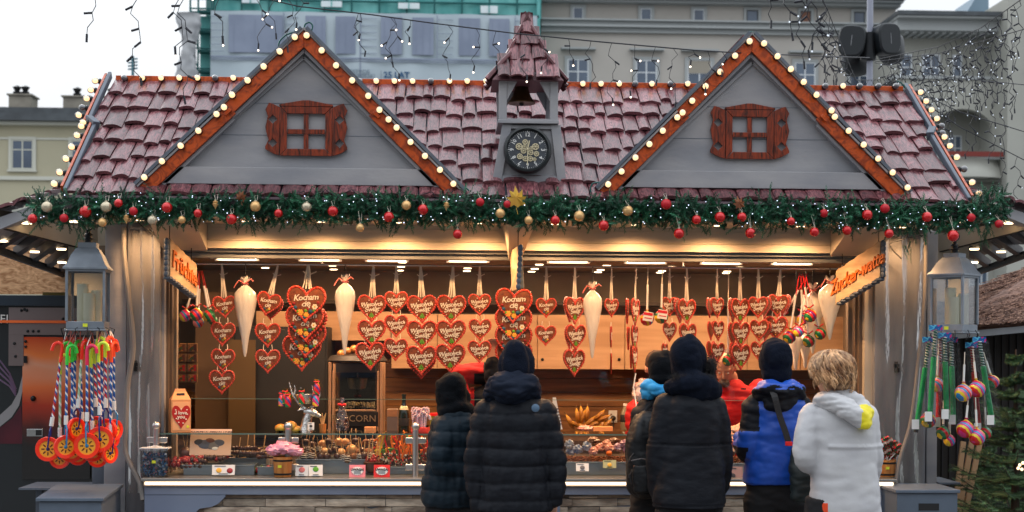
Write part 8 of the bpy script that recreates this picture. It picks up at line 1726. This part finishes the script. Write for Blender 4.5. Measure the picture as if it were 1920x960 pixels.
# --- blond person in the white hooded jacket
YP_=-1.75;root=person('person with wavy blond hair and a white hooded jacket with a yellow patch', 1570, YP_, 1.70)
hd=P(1560, 702);nk=P(1566, 745);fd=(-.62, .8, -.12);J=dict(head=hd, neck=nk, hip=.84, hipx=P(1584, 900).x, L=(P(1520, 785), P(1515, 862, -.02), P(1540, 872, .25)), R=(P(1618, 785), P(1628, 870, .03), P(1620, 900, .22)));body(root, J, fd);M_h=head(MB(), hd, fd);facebits(root, M_h);legs(root, P(1572, 900).x, YP_, .82, TRS)
WHJ=pm('white_nylon', srgb(188, 188, 192), srgb(196, 196, 198), scale=5, rough=.5, bump=.08, bscale=60);YLP=pm('yellow_patch', srgb(236, 220, 40), rough=.5);ORP=pm('orange_hem', srgb(232, 74, 30), rough=.5)
b=MB();X_=lambda px:P(px, 850).x;z=lambda py:P(1570, py).z
stack(b, [(X_(1586), YP_, z(985), .185, .15), (X_(1584), YP_, z(940), .185, .15), (X_(1582), YP_, z(880), .172, .145), (X_(1580), YP_, z(825), .172, .14), (X_(1578), YP_, z(780), .175, .13), (X_(1576), YP_+.0, z(758), .13, .11), (X_(1572), YP_+.02, z(740), .075, .08)])
limb(b, [P(1524, 780, .0), P(1512, 830, -.03), P(1514, 866, -.01), P(1548, 868, .2)], [.075, .07, .064, .052]);limb(b, [P(1622, 782, .0), P(1632, 860, .02), P(1628, 900, .15)], [.075, .066, .05])
def wj(p, n):q=cloth(.008, 4.5, .006)(p, n);return q+(.006 if z(838)<p.z<z(833)and p.x>P(1545, 0).x and n.y<0 else 0)
fuse(b, 'jacket', [WHJ, ORP], root, .0085, 5, wj, lambda c, n:1 if(c.x<P(1546, 0).x and c.z<z(940))else 0)
b=MB();limb(b, [P(1536, 752, -.02), P(1560, 752, -.10), P(1590, 768, -.15), P(1616, 788, -.16)], [.04, .05, .055, .05]);limb(b, [P(1540, 750, .02), P(1575, 742, -.05), P(1606, 755, -.07), P(1622, 775, -.12)], [.04, .045, .05, .045]);b.ball(P(1616, 784, -.14), (.055, .05, .062), 14, 10)
fuse(b, 'jacket_hood', [WHJ, YLP], root, .007, 4, cloth(.008, 10, .010), lambda c, n:1 if(c-P(1622, 784, -.15)).length<.072 and c.x>P(1598, 0).x else 0)
HAIR=pm('blond_hair', srgb(210, 166, 122), srgb(120, 80, 50), scale=22, stretch=(1, 1, .5), rough=.45, tone=.55);b=MB();rh=random.Random(9);hc=hd+Vector((.0, -.01, .03))
b.tone=.3;b.ball(hc, (.098, .108, .095), 20, 14);b.ball(hc+Vector((.02, -.03, -.05)), (.088, .085, .07), 16, 12)
fdv=Vector(fd).normalized()
for i in range(620):
 a=rh.uniform(0, 2*PI);e=rh.uniform(.05, 1.45);d0=Vector((math.cos(a)*math.cos(e), math.sin(a)*math.cos(e), math.sin(e)))
 if Vector((d0.x, d0.y, 0)).dot(fdv)>.40 and e<.8:continue
 p0=hc+Vector((d0.x*.10, d0.y*.112, d0.z*.10));out_=Vector((d0.x, d0.y, 0));out_=out_.normalized()if out_.length>.05 else Vector((1, 0, 0));sw=Vector((-out_.y, out_.x, 0));ph=rh.uniform(0, 6);L_=rh.uniform(.07, .13)+.05*max(0, e-.5);pts=[];amp=rh.uniform(.006, .014)
 for k in range(8):
  f=k/7;q=hc+Vector((out_.x*(.10*math.cos(max(0, e-f*1.5))+.018*math.sin(f*2.6)), out_.y*(.112*math.cos(max(0, e-f*1.5))+.018*math.sin(f*2.6)), .10*math.sin(max(0, e-f*1.5))-max(0, f-e/1.5)*L_));pts.append(q+sw*amp*math.sin(ph+f*9)+out_*.5*amp*math.cos(ph+f*8))
 b.tone=rh.random();b.tube(pts, [.0045, .006, .0062, .006, .0055, .005, .004, .0018], 5)
b.build('hair', HAIR, root, org=(0, 0, 0));seat_at(root)
# --- vendors behind the counter
RSW=pm('red_sweater', srgb(196, 14, 22), srgb(176, 10, 18), scale=6, rough=.75);DHR=pm('brown_hair', srgb(70, 44, 28), srgb(40, 24, 16), scale=30, rough=.6)
def vendor(label, px, Y_, hp_, nkp, fd, sh, torso, mat, extra=None, curl=.6, hip=.9, hair=True):
 global YP_;YP_=Y_;root=person(label, px, Y_, 1.75);hd=P(*hp_);nk=P(*nkp);J=dict(head=hd, neck=nk, hip=hip, curl=curl, L=tuple(sh[0]), R=tuple(sh[1]));body(root, J, fd, voxel=.007);M_=head(MB(), hd, fd);facebits(root, M_);legs(root, nk.x, Y_+.1, hip-.04, TRS)
 b=MB();cx=P(torso[0], 0).x
 stack(b, [(cx, Y_-.01, hip-.02, .19, .13), (cx, Y_-.01, hip+.15, .18, .13), (cx, Y_-.02, nk.z-.22, .20, .135), (cx, Y_-.01, nk.z-.09, .19, .12), (nk.x, nk.y, nk.z-.04, .11, .09), (nk.x, nk.y, nk.z+.0, .068, .066)])
 for k in(0, 1):S_, E, Wr=[Vector(q)for q in sh[k][:3]];limb(b, [S_, E, E.lerp(Wr, torso[1])], [.078, .064, .052])
 fuse(b, 'sweater', [mat]if not extra else[mat, extra[0]], root, .008, 4, cloth(.010, 7, .012), extra[1]if extra else None)
 if hair:
  b=MB();b.ball(hd+Vector((0, .01, .035)), (.082, .098, .092), 18, 12);b.ball(hd+Vector(fd).normalized()*.045+Vector((0, 0, -.088)), (.045, .035, .03), 12, 8);fuse(b, 'hair', [DHR], root, .007, 2, lambda p, n:.004*nz_(p, 60))
 return root
YP_=.72;root=vendor('vendor in a red sweater bending over the counter, one hand on the sweets', 1382, .72, (1358, 688, -.1), (1368, 712, -.03), (-.25, -1, -.75), ((P(1348, 735, 0), P(1340, 785, -.1), P(1352, 812, -.35)), (P(1424, 730, 0), P(1428, 775, -.15), P(1392, 798, -.42), (-.6, -.3, -.55), (0, -.6, .8))), (1386, .35), RSW)
YP_=.72;b=MB();c=P(1402, 791, -.36);b.m=T(c)@(P(1392, 798, -.42)-P(1428, 775, -.15)).to_track_quat('Z', 'Y').to_matrix().to_4x4();b.lathe([(.036, -.012), (.039, 0), (.036, .012)], 18);b.ball((0, -.036, 0), (.018, .006, .018), 10, 6);b.build('wristwatch', BLACK, root, org=(0, 0, 0));b=MB();b.m=T(P(1394, 729, -.15));b.box(-.018, .018, -.002, .002, -.004, .004);b.prism([(-.016, -.006), (-.004, .008), (.004, 0), (.014, .006), (.018, -.006)], -.003, .001);b.build('chest_badge', BLACK, root, org=(0, 0, 0), smooth=False);seat_at(root)
YP_=.62;root=vendor('vendor in a red sweater mostly hidden behind the black backpack', 1222, .62, (1232, 690, 0), (1230, 735, 0), (0, -1, 0), ((P(1200, 760, 0), P(1194, 805, -.05), P(1215, 815, -.3)), (P(1262, 760, 0), P(1268, 805, -.05), P(1255, 815, -.3))), (1230, .8), RSW);seat_at(root)
YP_=.6;root=vendor('vendor in a red shirt and black apron reaching up between the two dark hoods', 915, .6, (958, 672, .05), (938, 712, .02), (.3, -1, 0), ((P(903, 700, -.02), P(858, 704, -.05), P(872, 752, -.1)), (P(966, 718, .02), P(930, 712, -.18), P(924, 676, -.25), (0, 0, 1), (0, 1, 0))), (918, .9), RSW, extra=(BLKS, lambda c, n:1 if(c.x>P(893, 0).x and c.z<P(0, 708).z+.12 and c.x<P(975, 0).x and c.z<P(0, 712).z+.06)or c.x>P(909, 0).x else 0));seat_at(root)
# cellophane bag beside the middle vendor
c=W(1200, 740, .1);t_=thing('cellophane_bag', 'clear bag of white sweets tied with ribbon, left of the light blue hood', 'sweets bag', c);b=MB();nn=14
for(dx, dz, r)in((0, 0, .05), (.02, .06, .045), (-.02, .05, .03), (.04, .02, .035)):b.grid(lambda u, v:c+Vector((dx, 0, dz))+(lambda d:d*r*(1+.45*noise.noise(d*3+Vector((dx*90, dz*40, 0)))))(Vector((math.cos(-PI/2+PI*v)*math.cos(2*PI*u), math.cos(-PI/2+PI*v)*math.sin(2*PI*u)*.6, math.sin(-PI/2+PI*v)))), nn, 9)
b.build('bag', pm('white_cellophane', srgb(214, 190, 180), srgb(170, 120, 110), scale=24, rough=.25, coat=.6, bump=.6), t_, angle=25);b=MB();b.tube([W(1192, 700, .08), W(1188, 725, .07), W(1193, 760, .07), W(1198, 766, .07)], .006, 5, flat=.4);b.build('ribbon', WHITE, t_)
# ================= fir garland =================
GN=pm('garland_needles', (.012, .075, .04), (.035, .17, .085), scale=9, rough=.5, tone=.55)
gl_=thing('fir_garland', 'long artificial fir garland with tiny cold lights along the eave', 'garland', (0, -.55, WZ(395, -.55)))
rG=random.Random(77)
GP=[(64, 400), (90, 393), (130, 396), (200, 388), (290, 393), (400, 394), (520, 396), (640, 392), (760, 396), (880, 396), (970, 400), (1080, 398), (1200, 398), (1320, 404), (1450, 404), (1560, 406), (1680, 410), (1760, 408), (1820, 404), (1858, 396), (1880, 386)]
YGR=-.57
def gpt(px):
 for i in range(len(GP)-1):
  if GP[i][0]<=px<=GP[i+1][0]:return lerp(GP[i][1], GP[i+1][1], (px-GP[i][0])/(GP[i+1][0]-GP[i][0]))
 return GP[-1][1]
b=MB();rf_=rG
x=62
while x<1884:
 for k in range(9):
  px=x+rG.uniform(-4, 4);a=rG.uniform(0, 2*PI);c=W(px, gpt(max(64, min(px, 1880)))+rG.uniform(-23, 20), YGR+rG.uniform(-.05, .05));d=Vector((rG.uniform(-.9, .9), .5*math.cos(a)-.35, math.sin(a)+(.15 if rG.random()<.5 else-.35)))
  big=1.0+.35*math.sin(px*.045)+.25*math.sin(px*.11)
  b.tone=rG.random();needle_spray(b, c, d, rG.uniform(.05, .095)*big, 30, w=.0062, nl=.029)
 x+=5.2
# a few upright twigs at the ends
for(px, py, n_)in((78, 372, 6), (1852, 368, 10), (1872, 372, 8), (1838, 380, 6), (1887, 388, 6), (1845, 432, 5), (1700, 452, 4), (1160*0+318-170, 425, 3)):
 for k in range(n_):
  c=W(px+rG.uniform(-8, 8), py+rG.uniform(-2, 16), YGR);b.tone=rG.random();needle_spray(b, c, Vector((rG.uniform(-.5, .5), -.1, 1 if py<400 else-1)), rG.uniform(.06, .1), 34, w=.0042, nl=.028)
b.build('fir_sprigs', GN, gl_, smooth=False)
b=MB();b.tube([W(px, gpt(px)+2*math.sin(px), YGR)for px in range(66, 1878, 14)], .012, 6);b.build('garland_wire', pm('garland_core', (.012, .03, .02), rough=.8), gl_)
COLD=pm('cold_led', (.7, .8, 1), emit=(.66, .78, 1), es=1.8)
b=MB()
for i in range(200):
 px=rG.uniform(70, 1870);b.ball(W(px, gpt(px)+rG.uniform(-30, 22), YGR-rG.uniform(.06, .085)), rG.uniform(.002, .0036), 6, 4)
fl=b.build('mini_lights', COLD, gl_);fl['kind']='stuff'
b=MB();pts=[]
for i, px in enumerate(range(380, 860, 10)):pts.append(W(px, gpt(px)-30+6*math.sin(i*1.3)+3*math.sin(i*2.9), YGR+.02))
b.tube(pts, .003, 4);b.build('light_cable', pm('black_cable', (.02, .02, .025), rough=.5), gl_);b=MB();pts=[W(px, gpt(px)-31+5*math.sin(px*.2), YGR+.02)for px in range(1450, 1660, 8)];b.tube(pts, .003, 4);b.build('light_cable', MATS['black_cable'], gl_)
# ---- baubles
BRD=pm('bauble_red', srgb(206, 16, 22), rough=.14, coat=.6, metal=.25);BRM=pm('bauble_matt_red', srgb(190, 16, 34), rough=.45);BGD=pm('bauble_gold', srgb(226, 180, 120), rough=.3, metal=.45);BSL=pm('bauble_silver', srgb(200, 186, 160), rough=.25, metal=.5)
CAP=pm('bauble_cap', (.75, .68, .5), rough=.3, metal=.8)
def bauble(px, py, rp, kind, label):
 Yb=YGR-.085;c=W(px, py, Yb);r=rp*S(Yb);m={'r':BRD, 'm':BRM, 'g':BGD, 's':BSL, 't':BGD}[kind]
 t_=thing('bauble', label, 'bauble', c, 'baubles on the garland')
 b=MB()
 if kind=='t':b.lathe([(0, -r*1.6), (r*.25, -r), (r*.9, -r*.1), (r*.5, r*.2), (r*.75, r*.5), (r*.2, r*.9), (0, r)], 12, c)
 elif kind=='s':
  n=24;vs=[]
  for i in range(11):
   a=-PI/2+PI*i/10
   for j in range(n):q=2*PI*j/n;k=1+(.05 if j%2 else-.03)*math.cos(a);vs.append(c+Vector((r*k*math.cos(a)*math.cos(q), r*k*math.cos(a)*math.sin(q), r*math.sin(a))))
  b.add(vs, [(i*n+j, i*n+(j+1)%n, (i+1)*n+(j+1)%n, (i+1)*n+j)for i in range(10)for j in range(n)])
 else:b.ball(c, r, 20, 14)
 b.build('ball', m, t_)
 b=MB();b.lathe([(r*.25, r*.93), (r*.25, r*1.16), (0, r*1.2)], 10, c);b.build('cap', CAP, t_)
 b=MB();hz=r*1.2+(.025 if py<425 else.07);b.tube([c+Vector((0, 0, r*1.15)), c+Vector((-.012, .03, hz)), c+Vector((.006, .05, hz+.01)), c+Vector((.008, .02, r*1.2))], .0011, 4);b.build('thread', RIB, t_)
BB=[(61, 410, 9, 'r'), (88, 388, 10, 's'), (120, 409, 8, 'm'), (160, 397, 11, 'r'), (199, 388, 10, 's'), (222, 381, 8, 'r'), (192, 417, 8, 'g'), (250, 396, 8, 'm'), (237, 409, 7, 't'), (286, 413, 9, 's'), (313, 389, 10, 'r'), (341, 412, 7, 'g'), (371, 400, 8, 'r'), (404, 382, 7, 't'), (434, 411, 10, 'r'), (479, 387, 10, 'g'), (522, 400, 8, 'r'), (575, 388, 9, 's'), (624, 396, 10, 'r'), (675, 427, 8, 'g'), (729, 407, 10, 'r'), (762, 385, 9, 'g'), (793, 393, 10, 'r'), (837, 385, 7, 't'), (858, 439, 9, 'r'), (900, 379, 8, 'm'), (938, 400, 9, 'g'), (951, 383, 7, 'm'), (991, 413, 8, 'g'), (1041, 413, 9, 'r'), (1086, 405, 10, 'g'), (1132, 423, 10, 'r'), (1177, 395, 10, 'g'), (1249, 383, 10, 'm'), (1273, 438, 10, 'r'), (1306, 412, 9, 'r'), (1350, 407, 10, 'r'), (1391, 407, 9, 'r'), (1407, 437, 10, 'r'), (1483, 415, 8, 'r'), (1527, 435, 9, 'r'), (1545, 400, 8, 'm'), (1588, 432, 9, 'r'), (1626, 403, 10, 'r'), (1659, 391, 9, 'm'), (1667, 438, 9, 'r'), (1738, 407, 10, 'r'), (1787, 442, 11, 'r'), (1821, 408, 8, 'm'), (1873, 420, 8, 'm')]
KN={'r':'glossy red bauble', 'm':'matt red bauble', 'g':'round gold bauble', 's':'ribbed silver bauble', 't':'small gold top shaped bauble'}
NUMW=['first', 'second', 'third', 'fourth', 'fifth', 'sixth', 'seventh', 'eighth', 'ninth', 'tenth', 'eleventh', 'twelfth', 'thirteenth', 'fourteenth', 'fifteenth', 'sixteenth', 'seventeenth', 'eighteenth', 'nineteenth', 'twentieth', 'twenty-first', 'twenty-second', 'twenty-third', 'twenty-fourth', 'twenty-fifth', 'twenty-sixth', 'twenty-seventh', 'twenty-eighth', 'twenty-ninth', 'thirtieth']
def where(px):
 for lim, w_ in((115, 'above the left food stall'), (235, 'near the left lantern'), (320, 'above the left pillar'), (700, 'under the left gable'), (870, 'under the left gable, right half'), (1000, 'near the yellow leaf'), (1150, 'left of the right gable'), (1400, 'under the right gable, left half'), (1570, 'under the right gable, right half'), (1690, 'above the right carved sign'), (1770, 'above the right pillar'), (1830, 'above the right lantern'), (2000, 'at the right tip of the garland')):
  if px<lim:return w_
cnt={}
for(px, py, r, k)in sorted(BB):
 cnt[k]=cnt.get(k, 0)+1;bauble(px, py, r, k, '%s, %s from the left, %s'%(KN[k], NUMW[cnt[k]-1], where(px)))
# dry leaves lying on the garland
LEAF=pm('yellow_maple_leaf', srgb(232, 190, 70), srgb(206, 150, 60), scale=8, rough=.6);LEAFB=pm('brown_dry_leaf', srgb(170, 110, 74), srgb(120, 70, 46), scale=10, rough=.7)
def leaf(px, py, w, m, label, rot=0):
 c=W(px, py, YGR-.09);s=w*S(YGR)/2;pts=[(0, -1), (.35, -.8), (.85, -.9), (.7, -.45), (1, -.05), (.62, .0), (.72, .7), (.3, .35), (.05, 1.15), (-.2, .5), (-.6, .75), (-.5, .1), (-.95, .15), (-.6, -.4), (-.75, -.85), (-.3, -.7)]
 b=MB();ca, sa=math.cos(rot), math.sin(rot);n=len(pts);vs=[c+Vector(((x*ca-z*sa)*s, .012*math.sin(x*3)-.01*z, (x*sa+z*ca)*s))for x, z in pts]+[c+Vector((0, -.012, 0))]
 vs2=[v+Vector((0, .0016, 0))for v in vs];b.add(vs+vs2, [(i, (i+1)%n, n)for i in range(n)]+[((i+1)%n+n+1, i+n+1, 2*n+1)for i in range(n)]+[(i+n+1, (i+1)%n+n+1, (i+1)%n, i)for i in range(n)])
 b.tube([c+Vector((0, 0, -s)), c+Vector((.01, -.01, -s*1.7))], .0014, 4);o=b.build('maple_leaf', m, org=c, angle=20);tag(o, label, 'leaf')
leaf(968, 370, 38, LEAF, 'large yellow maple leaf standing in the garland below the clock', .15)
leaf(1385, 380, 24, LEAFB, 'brown dry leaf caught in the garland under the right gable', .3)
leaf(452, 368, 20, LEAFB, 'brown dry leaf on the tiles under the left gable', -.4)
# green cable ties at the gable tips
GC=pm('green_cable', srgb(16, 84, 80), rough=.4)
for pts, lb in(([(522, 92), (524, 78), (536, 66), (552, 60)], 'green cable curling over the left gable top'), ([(570, 56), (572, 46), (580, 42), (586, 48), (584, 58)], 'green cable loop on the left gable peak'), ([(1400, 70), (1402, 62), (1410, 60), (1416, 66)], 'green cable loop on the right gable peak'), ([(1128, 342), (1112, 344), (1107, 356), (1113, 366), (1128, 362)], 'green cable loop at the left foot of the right gable'), ([(866, 350), (876, 354), (882, 364), (870, 368)], 'green cable at the right foot of the left gable'), ([(1682, 152), (1690, 156), (1698, 166), (1694, 158)], 'green cable tied at the right ridge end')):
 cable('cable', lb, [(x, y, -.49 if y>0 and x!=1682 and not(1682<=x<=1700)else.7)for x, y in pts], .005, GC)
# ================= icicle lights =================
WIRE=pm('black_wire', (.012, .014, .022), rough=.5);TIP=pm('warm_led_tip', (1, .9, .8), emit=(1, .80, .62), es=3);TIPO=pm('pale_led_tip', (.7, .75, .85), rough=.2, emit=(.8, .9, 1), es=.5)
rI=random.Random(5)
def strand(par, p, L_, seg=.085, lit=.6, big=1.0, tip=TIP):
 b=MB();pts=[Vector(p)];n=max(3, int(L_/.035));ph=rI.uniform(0, 6)
 for i in range(1, n+1):f=i/n;pts.append(Vector(p)+Vector((.022*math.sin(ph+i*.9)+.012*math.sin(i*2.3), .012*math.sin(i*1.1), -L_*f)))
 b.mi=0;b.tube(pts, .0022*big, 4);k=max(2, int(L_/seg))
 for i in range(1, k+1):
  q=pts[min(n, int(i*n/k))];d=Vector((rI.choice((-1, 1))*rI.uniform(.5, 1), rI.uniform(-.3, .3), rI.uniform(-.9, .1))).normalized()
  if i==k:d=Vector((rI.uniform(-.2, .2), 0, -1)).normalized()
  b.mi=0;b.tube([q, q+d*.034*big], .0052*big, 5)
  if rI.random()<lit:b.mi=1;b.ball(q+d*.040*big, .0052*(1 if big>1 else 1.1), 6, 4)
 return b.build('light_strand', [WIRE, tip], par)
def lightstring(label, pts, strands, sag=0, lit=.6, big=1.0, tip=TIP, seg=.085):
 P=[W(*q)for q in pts];t_=thing('icicle_lights', label, 'string lights', P[0]);b=MB();b.tube(P, .004, 5);b.build('cable', WIRE, t_)
 for(px, L_)in strands:
  for i in range(len(pts)-1):
   a, c=sorted((pts[i][0], pts[i+1][0]))
   if a<=px<=c:
    f=(px-pts[i][0])/(pts[i+1][0]-pts[i][0]);strand(t_, P[i].lerp(P[i+1], f), L_, lit=lit, big=big, tip=tip, seg=seg);break
 return t_
YI=-.75
lightstring('long icicle light cable sagging across the clock tower roof', [(500, -2, YI), (560, 12, YI), (700, 28, YI), (800, 42, YI), (960, 62, YI), (1120, 78, YI), (1300, 94, YI), (1400, 100, YI+.3), (1560, 106, YI+1.5), (1630, 108, YI+3)],
   [(672, .12), (675, .22), (732, .26), (738, .33), (770, .10), (840, .29), (893, .22), (930, .20), (985, .24), (1020, .18), (1066, .12), (1108, .25), (1147, .33), (1190, .27), (1229, .20), (1262, .32), (1300, .06), (1326, .22), (1353, .12)])
lightstring('loose icicle strands hanging before the left gable peak', [(470, -30, -1.0), (600, -30, -1.0)], [(489, .34), (545, .36), (512, .28), (560, .22)])
lightstring('four dark icicle strands hanging against the pale sky at the left', [(150, -40, -1.6), (430, -40, -1.6)], [(172, .29), (256, .52), (336, .36), (344, .62), (412, .30)], lit=.1, big=1.25)
lightstring('icicle strands hanging before the speakers at the top right', [(1440, -60, -1.6), (1560, -60, -1.6)], [(1450, .28), (1478, .35), (1502, .50), (1520, .44), (1530, .40), (1541, .52)], lit=.3, big=1.25, tip=TIPO)
cur=[(1545+5.5*k, rI.uniform(.2, .85))for k in range(26)]
lightstring('dense icicle light curtain swept down to the speaker pole', [(1530, -30, 1.0), (1552, 20, 1.5), (1580, 90, 2.6), (1605, 150, 3.8), (1640, 150, 4.6), (1700, 130, 4.0)], [(px, l_*(.9 if px<1640 else.7))for px, l_ in cur], lit=.35, big=1.3, tip=TIPO)
lightstring('icicle light cable rising from the pole to the top right corner', [(1640, 112, 4.4), (1760, 88, 3.2), (1840, 52, 2.2), (1930, -12, 1.2)], [(1660+11*k, rI.uniform(.3, .8))for k in range(24)], lit=.5, big=1.25, tip=TIPO)
lightstring('upper middle icicle light cable behind the rising one at the right', [(1640, 116, 4.6), (1760, 100, 3.6), (1930, 52, 2.0)], [(1670+13*k, rI.uniform(.3, .7))for k in range(19)], lit=.5, big=1.25, tip=TIPO)
lightstring('level icicle light cable crossing the balcony building', [(1640, 118, 4.8), (1780, 145, 3.6), (1930, 160, 2.4)], [(1680+17*k, rI.uniform(.15, .5))for k in range(14)], lit=.5, big=1.2, tip=TIPO)
lightstring('lower icicle light cable slanting down past the balcony', [(1690, 158, 2.8), (1800, 210, 2.4), (1930, 250, 2.0)], [(1745, .3), (1780, .22), (1826, .25), (1862, .3), (1885, .2)], lit=.5, big=1.2, tip=TIPO)
lightstring('lowest icicle light cable slanting down behind the right bulbs', [(1690, 162, 2.6), (1800, 238, 2.4), (1930, 305, 2.1)], [(1770, .22), (1812, .2), (1880, .3), (1908, .35)], lit=.5, big=1.2, tip=TIPO)
